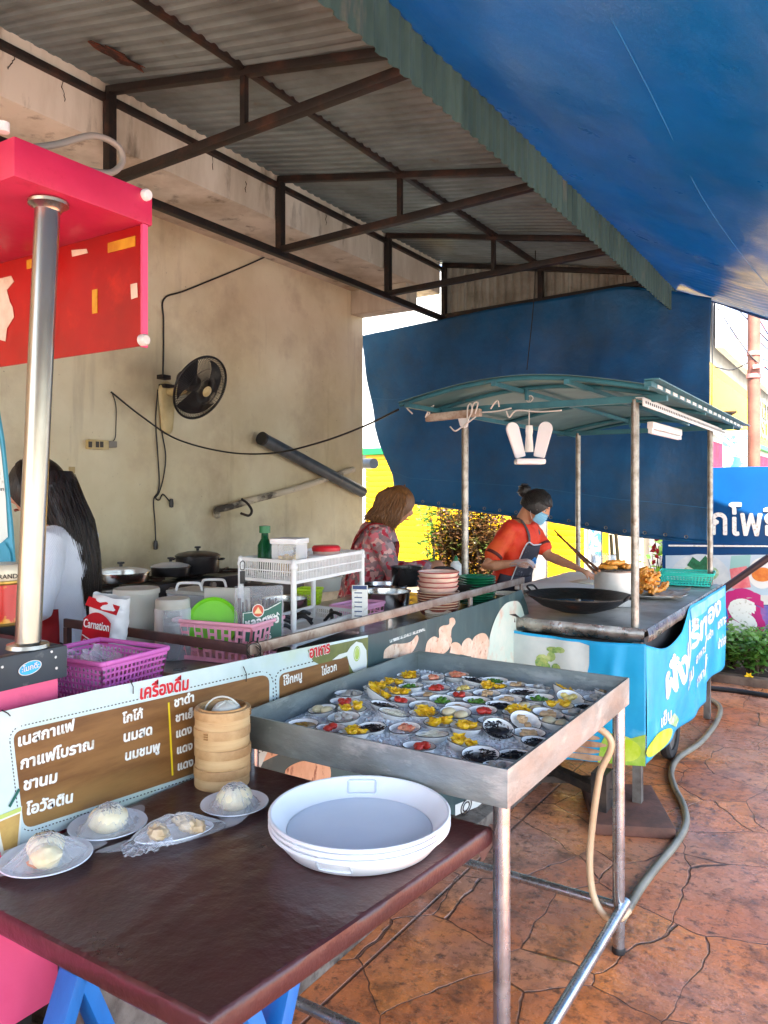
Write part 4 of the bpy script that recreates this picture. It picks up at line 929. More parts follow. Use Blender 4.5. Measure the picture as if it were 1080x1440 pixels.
teal = mat('teal_painted_frame', (54, 116, 128), .5, .2, c2=(40, 92, 106), s=5, c3=(110, 110, 100), s3=12, lo3=.62, hi3=.74)
poles = [(-.945, 3.66), (-1.83, 3.67), (-.945, 5.60), (-1.86, 5.60)]
for x, y in poles:
    B().cyl((x, y, ZF+.004), (x, y, 1.925), .0185, n=20).done('pole', dull_steel, fy)
RX0, RX1, RY0, RY1 = -2.02, -.80, 3.30, 5.92
zroof = lambda X: 1.945+.085*math.sin(math.pi*max(0, min(1, (X-RX0)/(RX1-RX0))))
b = B(); b.grid(lambda u, v: Vector((RX0+(RX1-RX0)*u, RY0+(RY1-RY0)*v, zroof(RX0+(RX1-RX0)*u)+.006*math.sin(v*50)*0)), 40, 30); b.solid(.002)
b.done('roof_sheet', mat('grey_green_roof_sheet', (92, 132, 136), .5, .1, c2=(72, 108, 114), s=3), fy)
b = B()
for y in (RY0+.02, 3.66, 4.6, 5.6, RY1-.02): b.tube([(RX0+(RX1-RX0)*i/24, y, zroof(RX0+(RX1-RX0)*i/24)-.014) for i in range(25)], .011, 8)
for y in (3.66, 5.6): b.bar((RX0, y, 1.925), (RX1, y, 1.925), .032)
for y in (3.66, 5.6): b.bar((-1.48, y, 1.955), (-1.48, y, 2.02), .025, .012)
for x in (RX0+.05, -1.5, -1.15): b.bar((x, RY0, zroof(x)-.03), (x, RY1, zroof(x)-.03), .022)
b.done('roof_frame', teal, fy)
b = B(); b.bar((RX1, RY0, 1.945), (RX1, RY1, 1.945), .03, .022); b.bar((RX1+.02, RY0-.02, 1.961), (RX1+.02, RY1+.1, 1.961), .06, .006); b.done('eave_strip', teal, fy)
b = B(); b.bar((RX1-.07, 3.5, 1.895), (RX1-.07, 5.75, 1.895), .004, .038); b.bar((RX1-.085, 3.5, 1.914), (RX1-.085, 5.75, 1.914), .034, .003); an = b.done('slotted_angle', mat('slotted_angle_white', (196, 204, 204), .45), fy)
b = B()
for i in range(56): y = 3.54+i*.039; b.bx(RX1-.0675, RX1-.0665, y, y+.016, 1.890, 1.901)
b.done('slot', black_iron, an)
for i in range(17): y = RY0+.1+i*.15; B().bx(RX1+.0155, RX1+.0175, y, y+.09, 1.938, 1.952).done('eave_slot', white_pl, fy)
o = B(); o.bar((-1.0, RY1-.1, 1.985), (-.80, 5.25, 1.995), .14, .012); tag(o.done('plank', mat('weathered_plank', (132, 122, 110), .8, c2=(100, 90, 80), s=12)), 'weathered grey plank lying on the right edge of the teal cart roof', 'plank')
# tow bar, stone
b = B(); b.bar((-1.9, 3.95, .13), (-1.02, 3.5, .12), .05, .04); b.bar((-1.9, 3.3, .1), (-1.08, 3.78, .085), .03, .03); b.bx(-1.09, -1.02, 3.46, 3.56, .05, .22); tag(b.done('tow_bar', mat('sooty_iron', (40, 36, 36), .6, .3, c2=(84, 70, 60), s=14)), 'dark sooty tow bar lying low in front of the fry cart', 'bar')
b = B(); b.box((-.98, 3.62, .026), (.34, .5, .05), R(25), .012); tag(b.done('stone_slab', mat('brown_slab', (112, 74, 60), .8, c2=(84, 58, 48), s=8, bump=.3, bs=30)), 'brown stone slab on the paving below the fry cart corner', 'slab')
# banners of the fry cart: near side and street side
cyan_b = mat('cyan_print', (40, 176, 222), .4, c2=(22, 154, 210), s=2.5, c3=(120, 206, 230), s3=4, lo3=.6, hi3=.8, rv=.1)
fb = thing('cart_banner', 'bright blue vinyl banner on the near end of the fry cart, limes printed below', 'banner', (-1.3, 3.6, .3))
YB = 3.585
def yy(x, y, l=0): return ay(x, y, YB)+Vector((0, -l, 0))
tl, tr, br, bl = yy(738, 880), yy(906, 893), yy(880, 1072), yy(700, 1058)
def bannery(u, v):
    a = tl.lerp(tr, u); c = Vector((bl.x+(br.x-bl.x)*u, YB, bl.z+(br.z-bl.z)*u)); a.z = .805-.012*math.sin(math.pi*u); p = a.lerp(c, v); p.x = (tl.x-.06)+(-.878-(tl.x-.06))*u
    p.y -= .022*noise.noise(Vector((u*5, v*2, 0)))*math.sin(math.pi*min(1, u*1.02)) + .014*math.exp(-((u-.80+.12*v)/.05)**2)*math.sin(math.pi*min(1, v*1.2+.1))
    return p
def on_banner(g, P, m, name, parent, l):
    """A print that follows the wrinkled sheet: P is a polygon in sheet coordinates."""
    b = B(); v = [b.bm.verts.new((x, y, 0)) for x, y in P]; f = b.bm.faces.new(v); bmesh.ops.triangulate(b.bm, faces=[f])
    for _ in range(7):
        es = [e for e in b.bm.edges if e.calc_length() > .022]
        if not es: break
        bmesh.ops.subdivide_edges(b.bm, edges=es, cuts=1); bmesh.ops.triangulate(b.bm, faces=[f for f in b.bm.faces if len(f.verts) > 3])
    for q in b.bm.verts:
        u, w_ = q.co.x, q.co.y; e = .004; n = (g(u+e, w_)-g(u, w_)).cross(g(u, w_+e)-g(u, w_)).normalized()
        if n.dot(E0-g(u, w_)) < 0: n = -n
        q.co = g(u, w_)+n*(l+.0025)
    return b.done(name, m, parent, 180)
def on_letters(g, s, u0, v0, u1, v1, h, m, name, parent, bold=.03, l=.004, shear=0):
    vs_, fs = text_bm(s); x0 = min(q.x for q in vs_); x1 = max(q.x for q in vs_); b = B()
    for (ox, oy) in ((0, 0), (bold, 0), (-bold, 0), (0, bold), (0, -bold)):
        V = []
        for q in vs_:
            t = (q.x+ox-x0)/(x1-x0); u = u0+(u1-u0)*t; v = v0+(v1-v0)*t-(q.y+oy)*h; u += shear*(q.y+oy)*h
            e = .004; uu, vv = max(0, min(1, u)), max(0, min(1, v)); n = (g(uu+e, vv)-g(uu, vv)).cross(g(uu, vv+e)-g(uu, vv)).normalized()
            if n.dot(E0-g(uu, vv)) < 0: n = -n
            V.append(b.bm.verts.new(g(uu, vv)+n*(l+.0001*len(b.bm.verts) % 7*.0001)))
        for f in fs:
            try: b.bm.faces.new([V[j] for j in f])
            except ValueError: pass
    return b.done(name, m, parent, 180)
b = B(); b.grid(bannery, 70, 40); b.solid(.0012); b.done('sheet', cyan_b, fb, 180)
EL = lambda cu, cv, ru, rv_, n=28: [(cu+ru*math.cos(2*math.pi*i/n), cv+rv_*math.sin(2*math.pi*i/n)) for i in range(n)]
on_banner(bannery, [(.0, .02), (.52, .02), (.60, .04), (.595, .2), (.56, .38), (.5, .52), (.4, .66), (.2, .75), (.0, .78)], mat('plate_print', (204, 214, 208), .4, c2=(182, 196, 194), s=4), 'plate_print', fb, .0025)
for k in range(9): on_banner(bannery, EL(.16+.12*rnd.random()+.02*k, .1+.25*rnd.random(), .03+.03*rnd.random(), .02+.03*rnd.random(), 9), mat('herb_print', (140, 178, 92), .45, c2=(196, 206, 140), s=30) if k % 2 else mat('herb_print_dark', (104, 150, 80), .45, c2=(176, 190, 110), s=40), 'herb_print', fb, .0034+.0003*k)
for k in range(4): on_banner(bannery, EL(.52+.05*(k % 2), .80+.055*k, .16, .026, 16), mat('sausage_print', (206, 168, 136), .45, c2=(170, 122, 92), s=20), 'sausage_print', fb, .003+.0003*k)
on_banner(bannery, [(.72, .76), (.80, .74), (.9, .78), (1, .74), (1, 1), (.66, 1), (.68, .85)], mat('lime_patch', (150, 196, 60), .4, c2=(196, 214, 110), s=10), 'lime_print', fb, .0026)
on_banner(bannery, EL(.87, .88, .10, .09, 24), mat('lime_slice', (186, 214, 40), .4, c2=(208, 226, 90), s=16), 'lime_slice_print', fb, .0036)
sb = thing('cart_side_banner', 'blue vinyl banner with white Thai lettering on the street side of the fry cart', 'banner', (-.86, 4.6, .2))
def banners(u, v):
    Y = 3.587+2.13*u; zt = .80-.075*math.sin(math.pi*min(1, u/.42))**1.0*(1 if u < .42 else 0)+.055*max(0, min(1, (u-.33)/.12)); zb = .262-.06*u
    if u > .66: zb = .335-.10*(u-.66)
    X = -.868-.010*max(0, 1-u/.04)+.03*math.sin(math.pi*v)*math.exp(-((u-.33)/.08)**2)+.018*noise.noise(Vector((u*5, v*2, 5)))*math.sin(math.pi*min(1, u*1.1))+.012*math.sin(u*26+v*3)*v*.6
    return Vector((X, Y, zt+(zb-zt)*v))
b = B(); b.grid(banners, 100, 36); b.solid(.0012); b.done('sheet', cyan_b, sb, 180)
on_banner(banners, [(.44, .02), (.97, .02), (.97, .12), (.46, .13)], mat('faded_white_print', (150, 208, 228), .4, c2=(100, 186, 220), s=9), 'faded_band', sb, .003)
on_letters(banners, 'ฝั่งป', .17, .52, .43, .42, .42, white_i, 'lettering', sb, .05)
on_letters(banners, 'ร้ทอง', .45, .38, .90, .30, .30, white_i, 'lettering', sb, .045)
for s, u0, v0, u1, v1, h in (('ต้ม', .36, .66, .46, .63, .16), ('อาหารเช้า', .50, .55, .76, .50, .12), ('เกาะ', .86, .48, 1.0, .46, .16), ('ปาท่อง', .86, .72, 1.0, .71, .16), ('อาหาร', .52, .78, .68, .74, .12), ('เย็น', .12, .78, .20, .76, .16)):
    on_letters(banners, s, u0, v0, min(u1, .995), v1, h, white_i, 'lettering', sb, .03)
on_banner(banners, [(.17, .78), (.22, .72), (.30, .88), (.27, .93)], mat('tube_print', (120, 190, 70), .4, c2=(224, 236, 220), s=22), 'bottle_print', sb, .003)
on_banner(banners, EL(.10, .9, .11, .09, 20), mat('lime_slice', (1, 1, 1)), 'lime_print', sb, .003)

# ================================================================ ON THE FOOD CART
def open_box(b, c, sx, sy, h, t=.003, taper=.86, rz=0):
    """Open-topped tapering box (a tub)."""
    M = Matrix.Translation(c) @ Matrix.Rotation(rz, 4, 'Z')
    R_ = lambda k, z, o=0: [b.bm.verts.new(M @ Vector((x*(sx/2*k-o), y*(sy/2*k-o), z))) for x, y in ((-1, -1), (1, -1), (1, 1), (-1, 1))]
    rows = [R_(taper, 0), R_(1, h), R_(1, h, t), R_(taper, t, t)]
    for a, d in zip(rows, rows[1:]):
        for j in range(4): b.bm.faces.new((a[j], a[(j+1) % 4], d[(j+1) % 4], d[j]))
    b.bm.faces.new(rows[0][::-1]); b.bm.faces.new(rows[-1]); return b
def lattice_basket(name, label, c, sx, sy, h, rz, m, nx, ny, rows, taper=.85, bw=.006, group=None, slat=False):
    """Plastic basket with pierced walls: uprights and bands in each wall, a solid floor and a rolled rim."""
    t = thing(name, label, 'basket', c, rz, group); M = Matrix.Translation(c) @ Matrix.Rotation(rz, 4, 'Z')
    b = B(); k = lambda z: taper+(1-taper)*z/h
    P = lambda s, u, z: M @ Vector({0: (u*sx/2*k(z), -sy/2*k(z), z), 1: (sx/2*k(z), u*sy/2*k(z), z), 2: (-u*sx/2*k(z), sy/2*k(z), z), 3: (-sx/2*k(z), -u*sy/2*k(z), z)}[s])
    cM = M @ Vector((0, 0, h/2))
    def wbar(p, q, w_, th):
        d = (q-p); n = ((p+q)/2-cM); n.z = 0; side = d.cross(n)
        if side.length < 1e-9: return
        side = side.normalized()*w_/2; n = side.cross(d).normalized()*th/2
        v = [b.bm.verts.new(x) for x in (p-side-n, p+side-n, p+side+n, p-side+n, q-side-n, q+side-n, q+side+n, q-side+n)]
        for f in ((0, 1, 2, 3), (7, 6, 5, 4), (0, 4, 5, 1), (1, 5, 6, 2), (2, 6, 7, 3), (3, 7, 4, 0)): b.bm.faces.new([v[i] for i in f])
    for s in range(4):
        n = nx if s % 2 == 0 else ny
        for i in range(n+1): u = -1+2*i/n; wbar(P(s, u, .012), P(s, u, h-.012), bw, .0022)
        for j in range(rows+1):
            z = .010+(h-.022)*j/rows
            if slat and 0 < j < rows:
                for i in range(n):
                    z2 = z+(.5*(h-.022)/rows if i % 2 else 0)-.2*(h-.022)/rows; wbar(P(s, -1+2*i/n, z2), P(s, -1+2*(i+1)/n, z2), bw, .002)
            else: wbar(P(s, -1, z), P(s, 1, z), bw*1.6 if j in (0, rows) else bw, .002)
    b.done('pierced_wall', m, t, 25)
    b = B(); v = [P(s, -1, .003) for s in range(4)]; b.poly(v, (0, 0, .003)); b.done('floor', m, t)
    b = B(); pts = []
    for s in range(4):
        for u in (-.9, -.3, .3, .9): p = P(s, u, h); n = (p-cM); n.z = 0; pts.append(p+n.normalized()*.004)
    pts = smooth_path(pts+pts[:1], 4); b.tube(pts, .0035, 8, flat=.007, side=(0, 0, 1)); b.done('rim', m, t, 180)
    return t
pinkb = mat('soft_pink_plastic', (240, 168, 186), .4, sub=.1, c2=(232, 156, 176), s=4); purp = mat('orchid_plastic', (214, 112, 190), .42, sub=.08, c2=(204, 100, 180), s=4)
lattice_basket('pink_basket', 'soft pink pierced basket holding green lids and a bag on the food cart', az(322, 925, ZW), .315, .205, .135, R(10), pinkb, 11, 7, 3, .84, .009, None, True)
lattice_basket('orchid_basket', 'orchid purple pierced basket holding plastic cups behind the menu banner', Vector((-1.75, 1.335, .955)), .23, .26, .115, R(95), purp, 16, 18, 6, .86, .0048)
B_ = thing('shelf_box', 'low dark crate that carries the purple basket inside the stall', 'crate', (-1.8, 1.33, .62)); b = B(); open_box(b, (-1.8, 1.33, .62), .5, .42, .33, .01, .95); b.done('crate', mat('dark_magenta_crate', (72, 30, 52), .6), B_)
# cups in the basket
cupm = film('frosted_cup', (.94, .95, .96), .34, .2)
for i, (dx, dy, tlt) in enumerate(((-.02, -.02, 1.25), (.04, .0, 1.2), (.0, .06, 1.3))):
    t = thing('cup_stack', ['sleeve of clear plastic cups lying in the purple basket, nearest the pole', 'sleeve of clear plastic cups in the middle of the purple basket', 'sleeve of clear plastic cups farthest from the pole in the purple basket'][i], 'cups', (-1.79+dx, 1.28+dy, .99), 0, 'clear cups in the purple basket')
    M = Matrix.Rotation(.9, 4, 'Z') @ Matrix.Rotation(tlt*.35, 4, 'Y'); b = B(); prof = []
    for k in range(7): prof += [(.030+.0012*k, .0+.013*k), (.0345+.0012*k, .011+.013*k)]
    b.lathe([(0, 0)]+prof, (-1.79+dx, 1.28+dy, .985), 28, M); b.done('cups', cupm, t, 40)
# buckets
tr_pl = mat('translucent_white_bucket', (214, 212, 202), .4, trans=.25, sub=.1, c2=(200, 198, 188), s=4)
c = az(192, 914, ZW); t = thing('bucket', 'milky white plastic bucket with a flat lid behind the red bag', 'bucket', c)
b = B(); b.lathe([(0, 0), (.066, 0), (.069, .004), (.077, .205), (.079, .206), (.0765, .207), (.067, .006), (0, .004)], c, 40); b.done('bucket', tr_pl, t, 50)
b = B(); b.lathe([(.080, .205), (.082, .206), (.082, .218), (.079, .224), (.07, .222), (0, .222)], c, 40); b.done('lid', tr_pl, t, 40)
c = az(243, 925, ZW); t = thing('canister', 'clear screw-top canister of dark reddish powder behind the pink basket', 'canister', c)
b = B(); b.lathe([(0, 0), (.056, 0), (.060, .006), (.061, .17), (.054, .178), (.054, .182), (.0515, .182), (.0585, .17), (.057, .006), (0, .003)], c, 36); b.done('jar', clear2, t, 50)
b = B(); b.lathe([(0, .004), (.056, .004), (.0575, .12), (.05, .128), (0, .132)], c, 28); b.done('powder', mat('cocoa_powder', (88, 48, 46), .9, c2=(64, 34, 34), s=20), t)
b = B(); b.lathe([(.0575, .170), (.0585, .172), (.0585, .200), (.055, .205), (0, .205)], c, 36); b.done('lid', tr_pl, t, 40)
# carrying box with two arched handles
c = az(268, 905, ZW)+Vector((-.05, .10, 0)); t = thing('handled_box', 'clear storage box with two white arched handles on the food cart', 'box', c)
b = B(); open_box(b, c, .2, .16, .18, .003, .95, R(8)); b.done('box', clear2, t)
b = B(); b.box(c+Vector((0, 0, .185)), (.205, .165, .012), R(8), .003); b.done('lid', tr_pl, t)
for dy in (-.06, .07):
    b = B(); q = c+Vector((0, 0, .19)); pts = smooth_path([q+Vector((-.0, dy, 0))+RGT*k_+Vector((0, 0, h_)) for k_, h_ in ((-.05, 0), (-.044, .022), (-.034, .030), (0, .031), (.034, .030), (.044, .022), (.05, 0))], 5)
    b.tube(pts, .0055, 8); b.done('handle', white_pl, t, 180)
# cutting board standing
c = az(300, 915, ZW)+Vector((-.02, .09, 0)); b = B(); b.box(c+Vector((0, 0, .11)), (.17, .007, .21), R(32), .003); tag(b.done('chopping_board', tr_pl), 'milky white chopping board standing behind the lime green lids', 'board')
# lime lids
lime = mat('lime_plastic', (120, 206, 30), .35, sub=.1, c2=(104, 190, 20), s=5)
for k, (px, py, r, lab) in enumerate(((299, 876, .089, 'lime green round lid standing in front in the pink basket'), (290, 881, .080, 'lime green round lid leaning behind another in the pink basket'))):
    c = ad(px, py, 2.66+.02*k); M = Matrix.Rotation(YAW, 4, 'Z') @ Matrix.Rotation(R(75), 4, 'X') @ Matrix.Rotation(0, 4, 'Z')
    b = B(); b.lathe([(0, 0), (r-.012, 0), (r-.008, .004), (r-.002, .006), (r, .004), (r, -.012), (r-.004, -.012), (r-.006, -.002), (0, -.003)], c, 56, M); o = b.done('round_lid', lime, None, 40); tag(o, lab, 'lid')
# straw bag with green label
c = ad(364, 868, 2.66); Mb = Matrix.Translation(c) @ Matrix.Rotation(R(38), 4, 'Z') @ Matrix.Rotation(R(-10), 4, 'X') @ Matrix.Scale(1.07, 4)
t = thing('straw_bag', 'clear bag of dark straws with a green Thai label in the pink basket', 'bag', c-Vector((0, 0, .08)))
def bagf(u, v):
    a = 2*math.pi*u; x = .078*math.copysign(abs(math.cos(a))**.6, math.cos(a)); y = .03*math.copysign(abs(math.sin(a))**.8, math.sin(a))*(1 if v < .8 else (1-v)*5)
    n = noise.noise(Vector((x*40, y*40, v*7))); return Mb @ Vector((x*(1+.04*n), y*(1+.2*n), -.09+.19*v+.008*n))
b = B(); b.grid(bagf, 60, 26); b.done('film', film_m, t, 28)
b = B()
for i in range(26): x = -.066+.132*rnd.random(); y = rnd.uniform(-.018, .018); b.tube([Mb @ Vector((x, y, -.085)), Mb @ Vector((x+rnd.uniform(-.004, .004), y, .058+rnd.uniform(-.01, .006)))], .0032, 6)
b.done('straws', mat('dark_straw', (58, 44, 48), .4, c2=(86, 66, 70), s=30), t)
LB = lambda x, z, l=0: Mb @ Vector((x, -.0325-l, z))
green_l = mat('label_green', (14, 92, 74), .4)
b = B(); b.poly([LB(-.050, -.088), LB(.074, -.088), LB(.074, .052), (LB(.030, .028)), LB(.004, .022), LB(-.05, .016)], Mb.to_3x3() @ Vector((0, -.001, 0))); lb = b.done('label', green_l, t)
b = B(); b.tube([LB(-.047, -.085, .0015), LB(-.047, .012, .0015), LB(.004, .018, .0015), LB(.030, .024, .0015), LB(.071, .046, .0015)], .0018, 5); b.done('label_edge', white_i, lb)
cc = LB(.0, .020, .003); nb_ = (Mb.to_3x3() @ Vector((0, -1, 0)))
b = B(); b.poly([cc+Mb.to_3x3() @ Vector((.019*math.cos(a), 0, .021*math.sin(a))) for a in [2*math.pi*i/28 for i in range(28)]], nb_*.0006); b.done('logo_disc', white_i, lb)
b = B(); b.poly([cc+nb_*.0012+Mb.to_3x3() @ Vector((.0165*math.cos(a), 0, .0185*math.sin(a))) for a in [2*math.pi*i/28 for i in range(28)]], nb_*.0004); b.done('logo_disc', mat('logo_orange', (206, 70, 30), .4), lb)
b = B(); b.poly([cc+nb_*.0024+Mb.to_3x3() @ Vector(q) for q in ((-.013, 0, -.009), (.013, 0, -.009), (0, 0, .012))]); b.done('logo_triangle', mat('logo_cream', (240, 210, 150), .4), lb)
b = B(); letters(b, 'เกรด A', LB(.026, -.006, .001), LB(.068, .006, .001), nb_, None, .03); b.done('lettering', white_i, lb); b = B(); letters(b, 'หลอดงอ', LB(-.036, -.034, .001), LB(.066, -.016, .001), nb_, None, .05, 1.2); b.done('lettering', white_i, lb); b = B(); letters(b, '25', LB(.02, -.07, .001), LB(.042, -.067, .001), nb_, None, .04); b.done('lettering', white_i, lb)
# red and white milk powder bag
c = ad(152, 872, 2.45); Mb2 = Matrix.Translation(c) @ Matrix.Rotation(R(22), 4, 'Z') @ Matrix.Rotation(R(8), 4, 'Y') @ Matrix.Scale(.88, 4)
t = thing('milk_bag', 'red and white creamer bag with white script behind the maroon rail', 'bag', c-Vector((0, 0, .08)))
def bag2(u, v):
    a = 2*math.pi*u; k = 1 if v < .75 else 1-(v-.75)*1.6; x = .072*math.copysign(abs(math.cos(a))**.55, math.cos(a))*(1+.05*math.sin(v*5)); y = .042*math.copysign(abs(math.sin(a))**.8, math.sin(a))*k
    n = noise.noise(Vector((x*30+5, y*30, v*6))); return Mb2 @ Vector((x*(1+.05*n), y*(1+.15*n), -.088+.178*v+.010*n*v))
b = B(); b.grid(bag2, 60, 26); b.done('bag', [mat('bag_white', (222, 224, 226), .35, c2=(206, 208, 212), s=9)], t, 40)
RB = lambda x, z, l=0: Mb2 @ Vector((x, -.0405-.004*math.cos(x*20)-l, z)); nb2 = Mb2.to_3x3() @ Vector((0, -1, 0)); bag_red = mat('bag_red', (188, 16, 30), .32, c2=(160, 10, 24), s=10)
b = B(); b.grid(lambda u, v: RB(-.070+.108*u, -.086+.118*v-.03*(u-.5)**2*4*v, .003), 10, 8); b.done('red_panel', bag_red, t)
b = B(); b.grid(lambda u, v: RB(-.070+.125*u, .050+.030*v-.016*u, .004-.016*v), 10, 4); b.done('red_top', bag_red, t)
b = B(); letters(b, 'Carnation', RB(-.064, -.026, .006), RB(.036, -.026, .006), nb2, None, .02, 1.7); b.done('lettering', white_i, t); b = B(); letters(b, 'Carnation', RB(-.058, -.078, .006), RB(0, -.083, .006), nb2, None, .02); b.done('lettering', white_i, t)
b = B(); b.tube([RB(-.066+.1*i/10, -.055-.014*math.sin(math.pi*i/10), .006) for i in range(11)], .0016, 5); b.done('swoosh', white_i, t)

# white two-tier rack
rk0 = az(460, 905, ZW); RZ = R(86)
rk = thing('rack', 'white plastic two-tier rack with slotted trays on the food cart', 'rack', rk0)
PF = [az(413, 922, ZW), az(509, 888, ZW)]                            # front posts
bdir = Vector((-1, .05, 0)).normalized()*.26
posts = [PF[0], PF[1], PF[1]+bdir, PF[0]+bdir]
for p in posts:
    b = B(); b.cyl(p, p+Vector((0, 0, .325)), .0105, n=16); b.lathe([(.0105, .0), (.0135, .002), (.0135, .012), (.0105, .016)], p+Vector((0, 0, .30)), 16); b.lathe([(0, .012), (.008, .008), (.0115, 0)], p+Vector((0, 0, .325)), 16); b.done('post', white_pl, rk, 40)
for z0, hgt in ((.03, .05), (.250, .075)):
    b = B()
    for i in range(4):
        p, q = posts[i]+Vector((0, 0, z0)), posts[(i+1) % 4]+Vector((0, 0, z0)); d = (q-p); n = int(d.length/.0105)
        b.bar(p+Vector((0, 0, .004)), q+Vector((0, 0, .004)), .005, .009); b.bar(p+Vector((0, 0, hgt)), q+Vector((0, 0, hgt)), .009, .012); b.bar(p+Vector((0, 0, hgt*.53)), q+Vector((0, 0, hgt*.53)), .004, .004)
        for j in range(1, n): s_ = p+d*(j/n); b.bar(s_, s_+Vector((0, 0, hgt))+d.normalized()*.004, .0035, .003)
    b.poly([p+Vector((0, 0, z0)) for p in posts], (0, 0, -.003)); b.done('slotted_tray', white_pl, rk, 25)
ZT2 = ZW+.32
rc = sum((p for p in posts), Vector())/4
def onrack(px, py, dd=0): p = ad(px, py, 1); r = ray(px, py); return E0+r*((ZW+.268-EYE)/r.z) if abs(r.z) > .02 else ad(px, py, 2.85)
c = PF[0].lerp(PF[1], .12)+Vector((-.07, .01, .275)); c.z = ZW+.27
t = thing('snack_jar', 'square clear jar of yellow snacks with white lid on the white rack', 'jar', c)
b = B(); b.box(c+Vector((0, 0, .058)), (.10, .095, .115), R(12), .008); b.done('jar', clear2, t)
b = B()
for _ in range(60): b.blob(c+Vector((rnd.uniform(-.04, .04), rnd.uniform(-.038, .038), .01+rnd.random()*.06)), (.012, .009, .006), 7, .4, 3, Matrix.Rotation(rnd.random()*3, 4, 'X'))
b.done('snacks', mat('yellow_snack', (214, 182, 92), .6, c2=(184, 140, 60), s=30), t)
b = B(); b.box(c+Vector((0, 0, .124)), (.108, .103, .02), R(12), .005); b.done('lid', white_pl, t)
c = PF[0].lerp(PF[1], .18)+Vector((-.22, .02, 0)); c.z = ZW+.27; t = thing('green_bottle', 'dark green bottle with a cap behind the square snack jar', 'bottle', c)
b = B(); b.lathe([(0, 0), (.027, 0), (.027, .10), (.014, .125), (.013, .15), (.0, .15)], c, 20); b.done('bottle', mat('dark_green_glass', (20, 84, 48), .15, trans=.4), t); b = B(); b.lathe([(.021, .146), (.021, .172), (0, .174)], c, 18); b.done('cap', mat('green_cap', (22, 110, 62), .4), t)
c = PF[0].lerp(PF[1], .46)+Vector((-.055, 0, 0)); c.z = ZW+.27; t = thing('lidded_pot', 'small clear pot with round white lid on the white rack', 'pot', c)
b = B(); b.lathe([(0, 0), (.03, 0), (.034, .04), (0, .041)], c, 24); b.done('pot', clear2, t); b = B(); b.lathe([(.0385, .036), (.0385, .056), (.035, .060), (0, .060)], c, 28); b.done('lid', white_pl, t)
c = PF[0].lerp(PF[1], .70)+Vector((-.085, 0, 0)); c.z = ZW+.27; t = thing('red_lidded_tub', 'cloudy tub with bright red lid on the white rack', 'tub', c)
b = B(); b.lathe([(0, 0), (.050, 0), (.054, .07), (0, .071)], c, 28); b.done('tub', mat('pinkish_tub', (206, 178, 168), .35, trans=.2), t); b = B(); b.lathe([(.056, .067), (.057, .08), (.050, .088), (0, .09)], c, 28); b.done('lid', mat('red_lid', (206, 30, 44), .35), t)
c = PF[0].lerp(PF[1], .50)+Vector((-.15, 0, 0)); c.z = ZW+.27; t = thing('sauce_jar', 'small dark sauce jar behind the round white lid', 'jar', c)
b = B(); b.lathe([(0, 0), (.028, 0), (.028, .06), (.022, .068), (0, .068)], c, 20); b.done('jar', mat('dark_sauce', (40, 24, 20), .12), t); b = B(); b.lathe([(.024, .066), (.024, .084), (0, .085)], c, 20); b.done('lid', mat('dark_lid', (30, 28, 30), .4), t)
b = B(); pts = []
for i in range(30): a = i*.42; pts.append(PF[0]+Vector((.012, -.0, .20))+Vector((0, .010*math.cos(a), .03*math.sin(a))))
hp_ = ad(341, 800, 2.72)
b = B(); b.tube(smooth_path([hp_+Vector((0, 0, .02))+RGT*x+UP*z for x, z in ((0, .01), (.008, .0), (.006, -.02), (-.006, -.022), (-.008, 0), (0, .008))], 5), .0016, 6); b.box(hp_-Vector((0, 0, .03)), (.018, .006, .045), YAW, .002); tag(b.done('utensil_clip', black_pl), 'black clip hanging from the corner of the white rack', 'clip')
# lower tier: dark tools, chartreuse basket, pink basket, card
for i in range(9):
    p = PF[0].lerp(PF[1], .06+.09*i)+Vector((-.03-.15*rnd.random(), 0, .075)); d = Vector((rnd.uniform(-1, 1), rnd.uniform(-1, 1), .15)).normalized()*.045
    b = B(); b.tube(smooth_path([p-d, p+Vector((0, 0, .02)), p+d], 6), [.007]*12+[.008], 8); tag(b.done('utensil', mat('red_handle', (190, 30, 40), .4) if i == 1 else black_pl), 'red handled kitchen tool on the lower tray of the white rack' if i == 1 else 'black handled kitchen tool jumbled on the lower tray of the white rack', 'utensil', None if i == 1 else 'black tools on the lower rack tray')
lattice_basket('lime_basket', 'tiny chartreuse green basket behind the white rack', az(450, 868, ZW)+Vector((-.1, .05, .04)), .10, .09, .075, R(20), mat('chartreuse_plastic', (178, 214, 30), .4), 7, 6, 3, .85, .004)
lattice_basket('lilac_basket', 'lilac pink lattice basket squeezed behind the rack beside the steel bowl', az(508, 880, ZW)+Vector((-.08, .09, 0)), .14, .22, .075, R(0), mat('lilac_plastic', (226, 164, 200), .4), 6, 8, 2, .9, .006)
c = ad(506, 850, 3.0); M = Matrix.Rotation(R(24), 4, 'Z'); b = B(); b.box(c, (.062, .003, .15), R(24)); t = b.done('price_card', white_i); tag(t, 'white upright card with blue print standing in the white rack', 'card')
b = B(); M = Matrix.Translation(c) @ Matrix.Rotation(R(24), 4, 'Z'); b.box(M @ Vector((0, -.0018, .066)), (.056, .001, .014), R(24)); 
for i in range(6): b.box(M @ Vector((-.006, -.0018, .045-.018*i)), (.03, .001, .004), R(24))
b.done('print', mat('blue_print', (52, 74, 120), .5), t)
